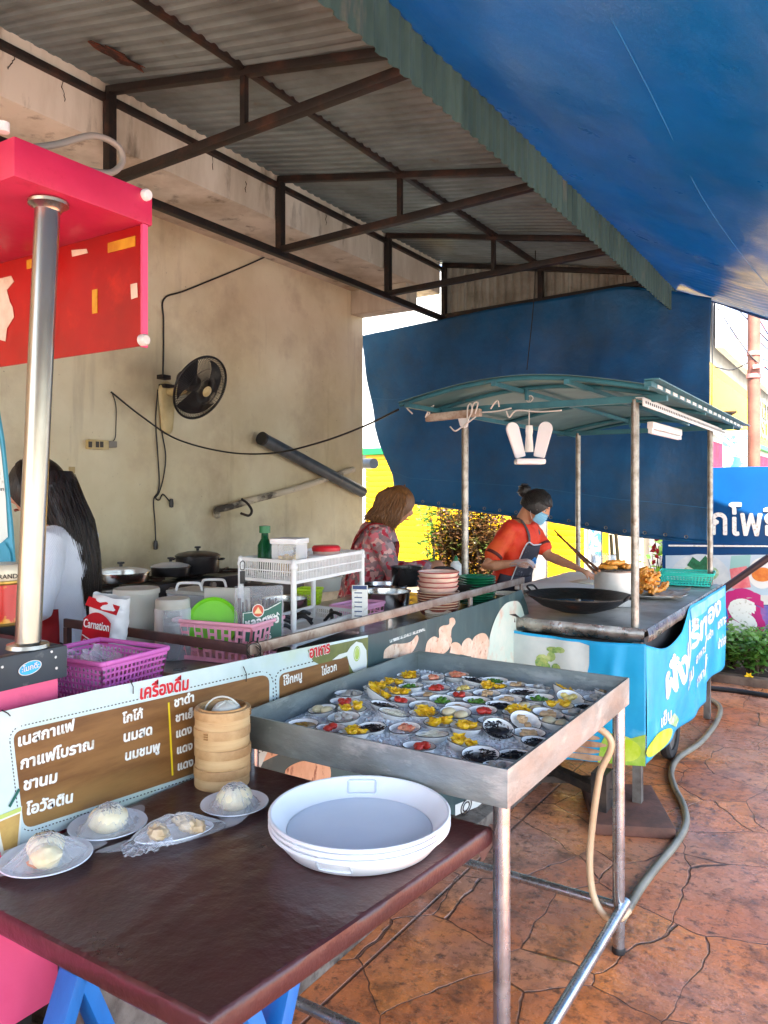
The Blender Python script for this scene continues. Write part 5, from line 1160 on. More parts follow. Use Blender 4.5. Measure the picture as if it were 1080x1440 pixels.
# bowls and pots of the cart
ss = mat('polished_steel', (196, 196, 194), .18, 1, c2=(168, 168, 166), s=9, rv=.05)
def pot(name, label, cat, c, r, h, m, inner=None, rim=.006, group=None, wall=.9, handles=0, hm=None):
    t = thing(name, label, cat, c, 0, group)
    b = B(); b.lathe([(0, 0), (r*wall, 0), (r*(wall+.03), .006), (r, h-.004), (r+rim, h), (r+rim, h+.003), (r-.004, h), (r*wall-.002, .008), (0, .006)], c, 40); b.done('pot', m, t, 40)
    if inner: b = B(); b.lathe([(0, h*.72), (r*.97, h*.72), (r*.97, h*.7), (0, h*.7)], c, 32); b.done('contents', inner, t)
    for s in range(handles):
        a = YAW+math.pi*s; u = Vector((math.cos(a), math.sin(a), 0)); sd = Vector((-u.y, u.x, 0)); q = Vector(c)+u*r+Vector((0, 0, h-.02))
        B().tube(smooth_path([q-sd*.03, q-sd*.03+u*.025, q+sd*.03+u*.025, q+sd*.03], 5), .005, 8).done('handle', hm or m, t, 180)
    return t
dark_soup = mat('dark_soup', (60, 40, 30), .1); 
pot('steel_pot', 'large polished steel pot beside the stack of floral bowls', 'pot', az(552, 868, ZW)+Vector((-.10, .1, 0)), .115, .10, ss, dark_soup)
pot('steel_pot', 'low steel pan behind the white rack legs', 'pan', az(432, 880, ZW)+Vector((-.2, .1, 0)), .10, .09, ss, None)
pot('steel_pan', 'wide steel pan behind the largest polished pot', 'pan', az(585, 850, ZW)+Vector((-.28, .12, .0)), .14, .07, ss, dark_soup)
pot('black_pot', 'black pot with grey lid in front of the floral shirt', 'pot', az(572, 850, ZW)+Vector((-.15, .25, .06)), .085, .10, mat('black_enamel', (24, 24, 26), .25, c2=(40, 40, 42), s=10), mat('grey_lid', (140, 146, 150), .3, .6))
pot('lidded_bowl', 'cloudy plastic bowl with pale lid behind the price card', 'bowl', az(468, 860, ZW)+Vector((-.25, .25, .06)), .10, .07, tr_pl, tr_pl)
# stacked floral bowls and red-brown bowls
pinkbowl = mat('pink_cream_bowl', (232, 208, 188), .3, c2=(226, 180, 166), s=12, c3=(150, 150, 70), s3=30, lo3=.7, hi3=.74, coat=.3)
pink_rim = mat('red_bowl_rim', (176, 70, 62), .35); brownbowl = mat('red_brown_bowl', (138, 66, 44), .35, c2=(116, 50, 36), s=8, coat=.2); greenpl = mat('jade_green_plate', (32, 138, 92), .3, c2=(26, 120, 80), s=6, coat=.2); cream_pl = mat('cream_plate', (222, 212, 190), .35, coat=.2)
def stacked(name, cat, c0, r, h, n, m, group, lab, prof, rimm=None):
    t0 = None
    for k in range(n):
        c = c0+Vector((rnd.uniform(-.002, .002), rnd.uniform(-.002, .002), k*h))
        which = 'topmost' if k == n-1 else ('lowest' if k == 0 else ORD[n-1-k]+' from top')
        label = lab.replace('#', which)
        if t0 is None:
            t0 = thing(name, label, cat, c, 0, group); b = B(); b.lathe([(r*q[0], q[1]) for q in prof], c, 44); b.done(name.split('_')[-1], m, t0, 50)
            if rimm: zt = max(q[1] for q in prof); b = B(); b.tube([Vector(c)+Vector((r*1.004*math.cos(a), r*1.004*math.sin(a), zt-.001)) for a in [2*math.pi*i/44 for i in range(45)]], .0024, 6); b.done('rim', rimm, t0, 180)
        else: dup(t0, None, c, rnd.random()*6, label)
bowlp = [(0, 0), (.5, 0), (.52, .004), (.8, .012), (.96, .034), (1, .046), (.975, .046), (.93, .034), (.76, .014), (0, .006)]
platep = [(0, 0), (.6, 0), (.62, .003), (.8, .006), (1, .015), (.985, .017), (.78, .009), (0, .004)]
cb = az(615, 872, ZW)+Vector((-.05, .10, 0)); rb = 28.5*proj(cb)[2]/F
stacked('brown_bowl', 'bowl', cb, rb*1.03, .0115, 7, brownbowl, 'red-brown bowls under the floral stack', '# red brown bowl under the cream floral bowls', bowlp, mat('cream_rim', (206, 178, 150), .4))
stacked('floral_bowl', 'bowl', cb+Vector((0, 0, .0115*7+.014)), rb, .0215, 4, pinkbowl, 'cream floral bowls stacked on the cart', '# cream floral bowl with red rim in its stack', bowlp, pink_rim)
cg = az(669, 856, ZW)+Vector((-.05, .12, 0)); rg_ = 26.5*proj(cg)[2]/F
stacked('green_plate', 'plate', cg, rg_, .0128, 11, greenpl, 'jade green plates stacked on the cart', '# jade green plate in the stack beside the pole', platep)
cp = az(712, 846, ZW)+Vector((-.02, .05, 0)); stacked('cream_plate', 'plate', cp, .085, .0105, 3, cream_pl, 'cream plates at the cart corner', '# cream plate in the short stack near the wok', platep)
cp = az(655, 880, ZW)+Vector((-.16, .05, 0)); stacked('white_saucer', 'saucer', cp, .06, .008, 4, cream_pl, 'white saucers behind the guard rail', '# white saucer in the low stack below green plates', platep)
# black wok lid handles behind the bowls
c = ad(626, 812, 4.0); t = thing('black_wok_pan', 'big black pan with arched loop handles behind the floral bowls', 'pan', c-Vector((0, 0, .06)))
blk = mat('cast_black', (28, 26, 26), .5, c2=(46, 42, 40), s=10)
b = B(); b.lathe([(0, 0), (.12, 0), (.18, .04), (.19, .06), (.185, .062), (.115, .006), (0, .006)], c-Vector((-.05, 0, .075)), 40); b.done('pan', blk, t)
for k, (o_, w_) in enumerate(((0, .062), (.12, .055))): B().tube(smooth_path([c+FWD*o_+RGT*x+UP*z for x, z in ((-w_, -.03), (-w_, .018), (-w_+.015, .034), (0, .037), (w_-.015, .034), (w_, .018), (w_, -.03))], 5), .010, 8).done('handle', blk, t, 180)
c = ad(641, 800, 4.3); t = thing('squeeze_bottle', 'white squeeze bottle with green cap behind the roof pole', 'bottle', c-Vector((0, 0, .07)))
b = B(); b.lathe([(0, -.07), (.03, -.07), (.032, -.06), (.032, .025), (.015, .045), (0, .045)], c, 20); b.done('bottle', white_pl, t); b = B(); b.lathe([(.014, .04), (.012, .06), (.004, .075), (0, .075)], c, 14); b.done('cap', mat('green_cap', (1, 1, 1)), t)

# ================================================================ ON THE FRY CART
iron_wok = mat('sooty_wok', (52, 50, 50), .45, .5, c2=(34, 32, 32), s=8, c3=(92, 56, 38), s3=13, lo3=.56, hi3=.7, bump=.3, bs=30)
wc = Vector((-1.30, 3.92, ZF+.004)); t = thing('wok', 'big sooty black iron wok with two ear handles on the fry cart', 'wok', wc)
b = B(); b.lathe([(0, .004), (.10, .012), (.19, .042), (.262, .092), (.268, .094), (.268, .099), (.258, .099), (.185, .050), (.10, .022), (0, .015)], wc, 64); b.done('pan', iron_wok, t, 40)
b = B(); b.lathe([(0, .068), (.213, .068), (.213, .066), (0, .066)], wc, 48); b.done('oil', mat('dark_oil', (46, 38, 30), .06), t)
for a in (R(-10), R(170)): u = Vector((math.cos(a), math.sin(a), 0)); sd = Vector((-u.y, u.x, 0)); B().tube(smooth_path([wc+u*.262-sd*.035+UP*.092, wc+u*.29-sd*.03+UP*.118, wc+u*.29+sd*.03+UP*.118, wc+u*.262+sd*.035+UP*.092], 6), .006, 8).done('handle', iron_wok, t, 180)
alu = mat('aluminium_pot', (206, 204, 200), .4, .3, c2=(184, 182, 178), s=6)
c = az(865, 850, ZF+.004); c.z = ZF+.004; rp_ = 28.5*proj(c)[2]/F
t = thing('oil_pot', 'pale aluminium pot topped by a wire rack of fried dough', 'pot', c)
b = B(); b.lathe([(0, 0), (rp_*.97, 0), (rp_, .01), (rp_, .185), (rp_+.005, .19), (rp_-.003, .19), (rp_-.003, .01), (0, .006)], c, 44); b.done('pot', alu, t, 40)
b = B(); b.lathe([(rp_+.004, .190), (rp_+.006, .196), (rp_*.9, .196), (rp_*.9, .19)], c, 40)
for i in range(-5, 6): hw = math.sqrt(max(0, rp_**2-(i*.02)**2)); b.bar(c+Vector((i*.02, -hw, .197)), c+Vector((i*.02, hw, .197)), .002)
b.done('wire_rack', dull_steel, t)
fried = mat('fried_dough', (226, 138, 40), .4, c2=(240, 178, 84), s=26, c3=(150, 78, 26), s3=14, lo3=.56, hi3=.72, bump=.2, bs=60)
def dough(p, a, L_, r, el=0):
    d = Vector((math.cos(a)*math.cos(el), math.sin(a)*math.cos(el), math.sin(el))); sd = Vector((-math.sin(a), math.cos(a), 0)); b = B()
    for s in (-1, 1): b.capsule([p+d*(L_*(q-.5))+sd*s*r*.7+Vector((0, 0, .004*math.sin(q*9+s))) for q in (0, .25, .5, .75, 1)], [r*rnd.uniform(.7, .85), r, r*1.1, r, r*.75], 10)
    return b
for i in range(8):
    a = 6.28*i/8+.4; q = rp_*.55*(1 if i < 6 else .2); o = dough(c+Vector((q*math.cos(a), q*math.sin(a), .213+(.022 if i > 5 else 0))), a+1.2+rnd.random(), .085, .013).done('fried_dough', fried, None, 60); tag(o, 'golden fried dough stick draining on the wire rack over the pot', 'dough stick', 'dough sticks on the pot rack')
pc_ = az(918, 838, ZF+.004); pc_.z = ZF+.006
t = thing('dough_platter', 'round metal platter lined with paper under the golden dough pile', 'platter', pc_); rpl = .20
b = B(); b.lathe([(0, 0), (rpl*.8, 0), (rpl, .018), (rpl, .021), (rpl*.8, .004), (0, .004)], pc_, 48); b.done('dish', alu, t)
b = B()
def pap(u, v): x, y = (u-.5)*.34, (v-.5)*.3; return pc_+Vector((x+.02, y, .012+.035*abs(noise.noise(Vector((u*3.3, v*3.3, 4))))+.05*max(0, u-.7)*max(0, v)))
b.grid(pap, 14, 14); b.solid(.0008).done('newspaper', mat('greasy_paper', (196, 190, 180), .75, c2=(150, 144, 138), s=8, c3=(208, 160, 96), s3=4), t, 15)
for i in range(48):
    k = i/48; a = rnd.random()*6.28; q = .135*math.sqrt(rnd.random())*(1-.8*k); p = pc_+Vector((-.035+q*math.cos(a), -.02+q*math.sin(a), .035+.115*k))
    o = dough(p, rnd.random()*3.1, .075, .0125, rnd.uniform(-.3, .7)).done('fried_dough', fried, None, 60); tag(o, 'golden fried dough stick in the heap on the papered platter', 'dough stick', 'dough sticks heaped on the platter')
lattice_basket('turquoise_basket', 'turquoise plastic basket at the far end of the fry cart', az(966, 822, ZF+.004), .34, .25, .085, R(8), mat('turquoise_plastic', (40, 200, 180), .38, sub=.1), 16, 12, 4, .85, .006)
# kneading board
flour = mat('floured_board', (240, 238, 232), .75, c2=(228, 226, 220), s=4)
b = B(); b.bx(-1.88, -1.30, 4.45, 5.48, ZF+.03, ZF+.052, .004); tag(b.done('kneading_board', flour), 'white floured kneading board in front of the masked woman', 'board')
for x in (-1.84, -1.36):
    for y in (4.5, 5.4): b = B(); b.bx(x-.02, x+.02, y-.02, y+.02, ZF+.002, ZF+.03); tag(b.done('board_block', steel), 'small steel block under a corner of the floured board', 'block', 'blocks under the floured board')
c = Vector((-1.55, 4.86, ZF+.052)); b = B(); b.blob(c, (.11, .085, .022), 24, .18, 1.6); tag(b.done('dough', mat('raw_dough', (226, 218, 198), .6, sub=.15)), 'flat lump of raw dough on the white board', 'dough')
cw = ad(848, 800, 5.3); t = thing('clear_tub', 'tall clear plastic tub behind the pot of fried dough', 'tub', cw-Vector((0, 0, .1))); b = B(); b.lathe([(0, -.1), (.07, -.1), (.085, .1), (.088, .102), (.083, .1), (.068, -.095), (0, -.095)], cw, 28); b.done('tub', clear2, t)
for k, (xa, ya, xb, yb) in enumerate(((780, 746, 838, 806), (784, 752, 843, 803))):
    b = B(); b.tube([ad(xa, ya, 4.95), ad(xb, yb, 4.22)], [.0055, .008], 8); tag(b.done('chopstick', mat('dark_bamboo_stick', (150, 104, 72), .6, c2=(110, 70, 46), s=14)), ['upper long wooden chopstick leaning from the pot of fried dough', 'lower long wooden chopstick leaning from the pot of fried dough'][k], 'chopstick')
for k, (xa, ya, xb, yb) in enumerate(((859, 752, 862, 800), (866, 751, 870, 798))): b = B(); b.tube([ad(xa, ya, 5.35), ad(xb, yb, 5.3)], .012, 10); tag(b.done('rolling_pin', mat('olive_wood', (104, 90, 56), .6)), ['left wooden rolling pin standing behind the pot', 'right wooden rolling pin standing behind the pot'][k], 'rolling pin')
# lamp, fluorescent tubes, cables
lampw = mat('frosted_lamp_plastic', (232, 232, 236), .35, sub=.2)
lp = ad(744, 626, 3.95); t = thing('led_lamp', 'white folding LED lamp with three paddles hanging from the teal roof', 'lamp', lp)
b = B(); b.lathe([(0, .08), (.018, .08), (.020, .05), (.017, .03), (.022, -.03), (.022, -.055), (0, -.055)], lp+UP*.02, 24); b.done('socket', white_pl, t)
def paddle(M):
    b = B(); pts = []
    for i in range(13): a = math.pi*i/12; pts.append(Vector((.036*math.cos(a), 0, .075+.036*math.sin(a))))
    pts += [Vector((-.028, 0, -.075)), Vector((.028, 0, -.075))]
    b.poly([M @ q for q in pts], M.to_3x3() @ Vector((0, .016, 0))); bmesh.ops.bevel(b.bm, geom=b.bm.edges[:], offset=.003, segments=2, affect='EDGES'); return b
W = Matrix.Translation(lp) @ Matrix.Rotation(YAW, 4, 'Z')
paddle(W @ Matrix.Translation((-.062, -.01, .01)) @ Matrix.Rotation(R(-16), 4, 'Y') @ Matrix.Rotation(R(18), 4, 'Z')).done('paddle', lampw, t)
paddle(W @ Matrix.Translation((.064, -.01, .012)) @ Matrix.Rotation(R(13), 4, 'Y') @ Matrix.Rotation(R(-22), 4, 'Z')).done('paddle', lampw, t)
b = B(); b.box(W @ Vector((0, -.02, -.085)), (.15, .09, .03), YAW, .012); b.done('lower_paddle', lampw, t)
b = B(); b.tube(smooth_path([lp+UP*.09, lp+UP*.18, ay(744, 563, 3.72)], 4), .003, 6); b.tube(smooth_path([ay(744, 566, 3.72)+RGT*x+UP*z for x, z in ((-.02, .02), (0, .0), (.02, .02), (.01, .035), (-.01, .03))], 4), .003, 6); b.done('cord', white_cable, t, 180)
def batten(name, label, p, q, m):
    t = thing(name, label, 'light fixture', (Vector(p)+Vector(q))/2); B().bar(p, q, .03, .035, .003).done('housing', m, t)
    d = (Vector(q)-Vector(p)); B().cyl(Vector(p)+d*.05-UP*.032, Vector(q)-d*.05-UP*.032, .013, n=14).done('tube_lamp', lampw, t)
    for k in (.02, .98): B().box(Vector(p)+d*k-UP*.026, (.02, .03, .03)).done('end_cap', white_pl, t)
batten('tube_light', 'white fluorescent batten under the street side edge of the teal roof', Vector((-.97, 4.05, 1.835)), Vector((-.97, 4.75, 1.84)), white_pl)
b = B(); p, q = ay(600, 588, 3.62), ay(676, 580, 3.62); b.bar(p, q, .035, .04, .004); t = b.done('grimy_batten', mat('grimy_batten', (186, 176, 162), .6, c2=(140, 112, 90), s=16)); tag(t, 'grimy old white lamp batten tied across the left roof pole', 'light fixture')
b = B(); b.poly([ay(x, y, 3.615) for x, y in ((644, 588), (658, 588), (655, 600), (651, 602), (647, 599))], (0, .02, 0)); b.done('bracket', white_pl, t)
for k, pts in enumerate(([(580, 582), (572, 573), (577, 569), (592, 574), (604, 580), (600, 585)], [(598, 587), (604, 575), (610, 570), (604, 576)], [(657, 590), (658, 572), (662, 568), (664, 578), (658, 590), (652, 602)], [(662, 582), (666, 568), (672, 567), (668, 582)], [(676, 580), (700, 578), (719, 574)], [(690, 575), (696, 566), (700, 564), (702, 572)], [(712, 578), (716, 587), (722, 580), (730, 577), (760, 579), (790, 577)], [(669, 586), (650, 600), (640, 606), (633, 600)])):
    o = wire('roof_wire', [ay(x, y, 3.60-.006*k) for x, y in pts], .004, white_cable, None, 8); tag(o, ['curl of pale wire at the left end of the grimy batten', 'short wire loop over the left of the grimy batten', 'wire loop wound round the left roof pole head', 'small wire loop beside the pole head', 'pale wire running right from the grimy batten', 'wire hook over the teal roof beam', 'sagging pale wires under the teal roof beam', 'dark looped wire below the grimy batten'][k], 'wire')

# ================================================================ ON AND ALONG THE WALL
XW = -4.098
cream_pl2 = mat('yellowed_plastic', (206, 190, 140), .45, c2=(182, 162, 110), s=7)
fan = thing('wall_fan', 'black wall fan with round wire cage and yellowed mount', 'fan', ax(232, 590, XW))
p0, p1 = ax(232, 552, XW), ax(232, 597, XW)
b = B(); b.capsule([p0+Vector((.02, 0, 0)), p1+Vector((.02, 0, -.02))], [.075, .05], 16, [.03, .025], (1, 0, 0)); b.done('wall_mount', cream_pl2, fan)
fcn = ax(283, 546, XW+.40); ax_ = ((E0-fcn).normalized()*.52+(RGT*.86-UP*.50)*.85).normalized()
arm0 = p0+Vector((.05, .0, .0)); b = B(); b.tube(smooth_path([arm0, (arm0+fcn)/2+Vector((.03, 0, .0)), fcn-ax_*.12], 5), .028, 12); b.done('neck', cream_pl2, fan)
b = B(); q = ax_.to_track_quat('Z', 'Y').to_matrix().to_4x4(); rf = .215
b.lathe([(0, -.20), (.045, -.195), (.062, -.16), (.062, -.09), (.05, -.06), (0, -.06)], fcn, 24, q); b.done('motor_housing', mat('fan_motor', (60, 46, 38), .4), fan)
b = B(); T = Matrix.Translation(fcn) @ q
prof = [(.03, .055), (.09, .052), (.15, .040), (.195, .018), (rf, -.005)]
for i in range(100):
    a = 2*math.pi*i/100
    b.tube([T @ Vector((r*math.cos(a+.25*(1-r/rf)), r*math.sin(a+.25*(1-r/rf)), z)) for r, z in prof], .0018, 4)
for i in range(64):
    a = 2*math.pi*i/64
    b.tube([T @ Vector((r*math.cos(a), r*math.sin(a), z)) for r, z in ((.05, -.075), (.13, -.065), (.19, -.04), (rf, -.008))], .0013, 4)
for r, z, th in ((rf, -.006, .008), (.15, .041, .0016), (.09, .053, .0016), (.19, -.041, .0016)): b.tube([T @ Vector((r*math.cos(2*math.pi*i/64), r*math.sin(2*math.pi*i/64), z)) for i in range(65)], th, 6)
b.done('cage', mat('black_wire_cage', (16, 15, 16), .4), fan, 180)
b = B()
for k in range(3):
    def bl(u, v, k=k): a = 2*math.pi*k/3+(-.15+1.75*u)*(.45+.55*v); r = .035+.155*v; return T @ Vector((r*math.cos(a), r*math.sin(a), -.03+.035*u-.01))
    b.grid(bl, 10, 8)
b.solid(.002); b.done('blades', mat('fan_blade', (22, 20, 24), .3), fan)
b = B(); b.lathe([(.036, .05), (.036, .058), (.028, .064), (0, .066)], fcn, 24, q); b.done('badge', cream_pl2, fan)
b = B(); 
for (x0, y0, x1, y1) in ((220, 527, 232, 535), (223, 540, 239, 548)): p, q_ = ax(x0, y0, XW), ax(x1, y1, XW); b.bx(XW, XW+.06, p.y, q_.y, q_.z, p.z, .004)
b.done('bracket', black_iron, fan)
def wwire(name, label, pts, r=.0045, m=black_cable, X=XW+.008): o = wire(name, [ax(x, y, X) for x, y in pts], r, m, None, 8); return tag(o, label, 'cable')
wwire('power_wire', 'black wire falling from the rafter strut to the wall fan', [(397, 350), (340, 376), (262, 408), (231, 420), (230, 450), (230, 490), (229, 527)], .006)
wwire('fan_cord', 'black cord drooping from the fan to a knot on the wall', [(222, 548), (219, 590), (222, 640), (224, 675), (222, 692), (216, 704), (218, 735), (219, 760)])
wwire('fan_cord', 'second black cord knotted under the fan with a hanging socket', [(227, 548), (227, 600), (233, 640), (230, 670), (224, 692), (219, 700), (224, 703), (229, 695), (236, 702), (241, 708)])
for px, py, lab in ((219, 767, 'two-pin plug dangling on a cord below the fan'), (241, 708, 'black socket dangling from the knotted fan cord')): b = B(); b.lathe([(0, .035), (.012, .03), (.016, 0), (.014, -.025), (0, -.03)], ax(px, py, XW+.02), 12); tag(b.done('plug', black_pl), lab, 'plug')
o = wire('sagging_cable', [ax(156, 551, XW+.02), ax(200, 586, XW+.1), ax(250, 618, XW+.2), ax(320, 636, -3.7), ax(385, 637, -3.3), ax(450, 622, -2.9), ax(510, 600, -2.6), ax(560, 576, -2.2)], .006, black_cable, None, 10); tag(o, 'long black cable sagging from the wall hook to the teal cart roof', 'cable')
wwire('socket_wire', 'thin wire running from the wall hook down to the switch plate', [(157, 551), (163, 570), (163, 600), (161, 618), (150, 624)], .003)
t = thing('switch_box', 'cream double socket and switch strip on the plaster wall', 'socket', ax(134, 626, XW)); p, q_ = ax(120, 618, XW), ax(147, 633, XW); b = B(); b.bx(XW, XW+.045, p.y, q_.y, q_.z, p.z, .004); b.done('case', cream_pl2, t)
b = B()
for x in (127, 137, 143): p = ax(x, 625, XW+.046); b.bx(XW+.044, XW+.048, p.y-.012, p.y+.012, p.z-.018, p.z+.018)
b.done('face', mat('dark_socket', (60, 56, 50), .5), t)
p = ax(152, 625, XW); b = B(); b.bx(XW, XW+.05, p.y-.03, p.y+.03, p.z-.02, p.z+.02, .004); b.done('plug', mat('grey_plug', (130, 126, 118), .5), t)
b = B(); p = ax(101, 661, XW); b.bx(XW-.001, XW+.004, p.y-.02, p.y+.02, p.z-.02, p.z+.02); tag(b.done('wall_patch', mat('beige_plate', (184, 164, 118), .7)), 'small square beige plate on the wall beside the dark-haired woman', 'plate')
# long dark pipe leaning, elbow pipe
pipem = mat('blue_grey_pipe', (74, 84, 92), .4, c2=(54, 60, 66), s=6, c3=(104, 100, 96), s3=14, lo3=.62, hi3=.76)
b = B(); pa, pb2 = ax(369, 617, XW+.10), ax(510, 692, XW+.06); b.tube([pa, pb2], .05, 24); t = b.done('awning_roller', pipem); tag(t, 'thick blue grey pipe with a black end slanting down the plaster wall', 'pipe')
d = (pa-pb2).normalized(); b = B(); b.tube([pa-d*.01, pa+d*.015], .0525, 24); b.done('end_cap', black_pl, t)
b = B(); pe = ax(340, 706, XW+.05)
pts = smooth_path([ax(305, 725, XW+.01), ax(306, 717, XW+.05), ax(322, 713, XW+.07), ax(352, 704, XW+.07), ax(420, 686, XW+.05), ax(497, 660, XW+.04)], 5); b.tube(pts, .026, 16); tag(b.done('drain_pipe', mat('sooty_pale_pipe', (204, 194, 172), .6, c2=(62, 56, 48), s=6, lo=.48, hi=.62, stretch=(1, .6, 1))), 'pale plastic elbow pipe running up the wall, blackened by soot', 'pipe')
b = B(); b.tube(smooth_path([ax(x, y, XW+.1) for x, y in ((340, 702), (348, 708), (354, 718), (350, 725), (339, 722))], 6), .010, 8); tag(b.done('pipe_hook', black_iron), 'black bent hook strapped over the pale elbow pipe', 'hook')
# back counter with stoves and pots
bc = thing('back_counter', 'dark counter with black stove tops along the plaster wall', 'counter', (-3.65, 3.7, 0))
b = B(); b.bx(-3.98, -3.3, 1.5, 5.2, .80, .90, .004); b.done('counter_top', mat('dark_counter', (38, 36, 36), .35, c2=(60, 56, 54), s=7), bc)
for y in (1.55, 3.3, 5.15):
    for x in (-3.95, -3.33): B().bx(x-.02, x+.02, y-.02, y+.02, 0, .799).done('leg', black_iron, bc)
def stove(px, py, lab):
    c = ax(px, py, -3.5); c.z = .902; t = thing('gas_stove', lab, 'stove', c, 0, 'black gas stoves on the back counter')
    B().bx(c.x-.2, c.x+.2, c.y-.3, c.y+.3, .902, .985, .01).done('body', mat('black_stove', (26, 25, 26), .3, c2=(40, 38, 38), s=8), t)
    for s in (-.15, .15):
        b = B(); b.lathe([(.09, 0), (.095, .01), (.085, .012)], (c.x, c.y+s, .986), 24)
        for k in range(4): a = k*1.57+.5; b.bar((c.x+.03*math.cos(a), c.y+s+.03*math.sin(a), 1.0), (c.x+.11*math.cos(a), c.y+s+.11*math.sin(a), 1.0), .008, .012)
        b.done('burner', black_iron, t)
        b = B(); b.lathe([(0, 0), (.02, 0), (.018, .02), (0, .02)], (c.x+.2, c.y+s, .945), 14, Matrix.Rotation(R(90), 4, 'Y')); b.done('knob', dull_steel, t)
stove(175, 830, 'black gas stove under the glass pot lid at left'); stove(290, 822, 'black gas stove below the lidded black pot')
glass = film('glass_lid', (.92, .94, .94), .3, .05)
def lidded(px, py, r, h, m, lab, glassl=False, handles=2):
    c = ax(px, py, -3.45); c.z = 1.008; t = pot('cooking_pot', lab, 'pot', c, r, h, m, None, .006, None, .95, handles, black_pl)
    b = B(); b.lathe([(r+.004, h+.004), (r*.9, h+.015), (r*.5, h+.026), (0, h+.03)], c, 32); b.done('lid', glass if glassl else m, t)
    b = B(); b.lathe([(0, h+.03), (.009, h+.032), (.009, h+.042), (.02, h+.048), (.018, h+.056), (0, h+.058)], c, 16); b.done('knob', black_pl, t)
bk = mat('black_nonstick', (26, 24, 26), .3, c2=(40, 38, 40), s=9)
lidded(278, 812, .13, .10, bk, 'black stew pot with lid and side handles on the back stove'); lidded(170, 820, .15, .05, ss, 'low steel pot with glass lid behind the white-sleeved woman', True, 0); lidded(240, 818, .11, .05, bk, 'shallow black pan with glass lid on the back counter', True, 0)

# ================================================================ LEFT EDGE: tin, standing sign
c = az(2, 898, 1.12); c = ad(0, 850, 2.0); c.z = 1.155; rt = .058
t = thing('tea_tin', 'red and gold printed tea tin standing on the pink stall', 'tin', c)
tin_r = mat('red_tin', (200, 28, 20), .3, c2=(216, 150, 40), s=22, lo=.56, hi=.62, c3=(150, 14, 12), s3=9, coat=.3)
b = B(); b.lathe([(0, 0), (rt, 0), (rt, .11), (rt-.002, .112), (0, .112)], c, 40); b.done('tin', tin_r, t)
b = B(); b.lathe([(rt+.001, .112), (rt+.002, .114), (rt+.002, .15), (rt-.002, .156), (0, .156)], c, 40); b.done('lid', mat('tin_lid', (206, 196, 172), .35, .3), t)
b = B(); b.lathe([(rt+.0015, .105), (rt+.003, .108), (rt+.003, .114), (rt+.0015, .117)], c, 40); b.lathe([(rt+.001, 0), (rt+.003, .003), (rt+.001, .008)], c, 40); b.done('gold_band', mat('gold_band', (176, 140, 70), .3, .8), t)
nrm = (E0-c); nrm.z = 0; nrm.normalize(); sdv = Vector((-nrm.y, nrm.x, 0))
b = B(); letters(b, 'BRAND', c+nrm*(rt+.002)+sdv*-.012+UP*.122, c+nrm*(rt-.006)+sdv*.040+UP*.122, nrm, None, .02, 1, .003); b.done('lettering', dark_i, t)
t = thing('cup_sign', 'tall teal sign board with white rim at the left edge', 'sign', ad(0, 800, 2.15))
P = [ad(x, y, 2.15) for x, y in ((-60, 560), (-6, 560), (4, 620), (11, 690), (16, 740), (20, 800), (19, 813), (-60, 818))]
b = B(); b.poly(P, FWD*.012); b.done('board', mat('teal_board', (64, 160, 186), .4, c2=(48, 140, 168), s=5), t)
b = B(); b.poly([ad(x, y, 2.146) for x, y in ((-60, 575), (-6, 580), (2, 640), (8, 700), (11, 755), (-6, 770), (-60, 760))]); b.done('printed_face', mat('pale_print', (206, 214, 206), .45, c2=(120, 120, 108), s=9, lo=.55, hi=.62), t)
b = B(); b.poly([ad(x, y, 2.143) for x, y in ((-60, 764), (-6, 766), (6, 762), (14, 775), (18, 806), (-60, 812))]); b.done('printed_band', mat('teal_print', (40, 140, 166), .45), t)
b = B(); letters(b, 'ชา', ad(1, 690, 2.140), ad(6, 690, 2.140), -FWD, None, .03); b.done('lettering', dark_i, t)
# grey concrete block beside the pink cabinet
b = B(); b.bx(-1.60, -1.46, 1.10, 1.52, .02, .55, .006); tag(b.done('concrete_block', conc_d), 'grey concrete block beside the pink cabinet, behind the blue trestle', 'block')

# ================================================================ PEOPLE
skin_m = mat('skin', (196, 146, 118), .5, c2=(184, 130, 102), s=14, sub=.12); skin_d = mat('tan_skin', (204, 148, 114), .5, c2=(190, 130, 98), s=14, sub=.1)
def hair_mat(name, c, c2): return mat(name, c, .38, c2=c2, s=10, stretch=(9, 9, .7), lo=.35, hi=.7, bump=.5, bs=26, rv=.08)
hair_blk = hair_mat('dark_brown_hair', (8, 5, 5), (34, 16, 13)); hair_brn = hair_mat('light_brown_hair', (92, 60, 34), (140, 96, 54)); hair_b2 = hair_mat('black_hair', (26, 24, 26), (48, 44, 44))
TORSO = [(.80, -.005, .118, .155), (.90, -.005, .122, .165), (1.0, .0, .105, .142), (1.10, .006, .108, .143), (1.20, .012, .118, .155), (1.28, .008, .112, .160), (1.34, .0, .090, .150), (1.385, .0, .06, .095)]
def tprof(z):
    for a, b_ in zip(TORSO, TORSO[1:]):
        if z <= b_[0]: t = max(0, (z-a[0])/(b_[0]-a[0])); return tuple(a[i]+(b_[i]-a[i])*t for i in range(1, 4))
    return TORSO[-1][1:]
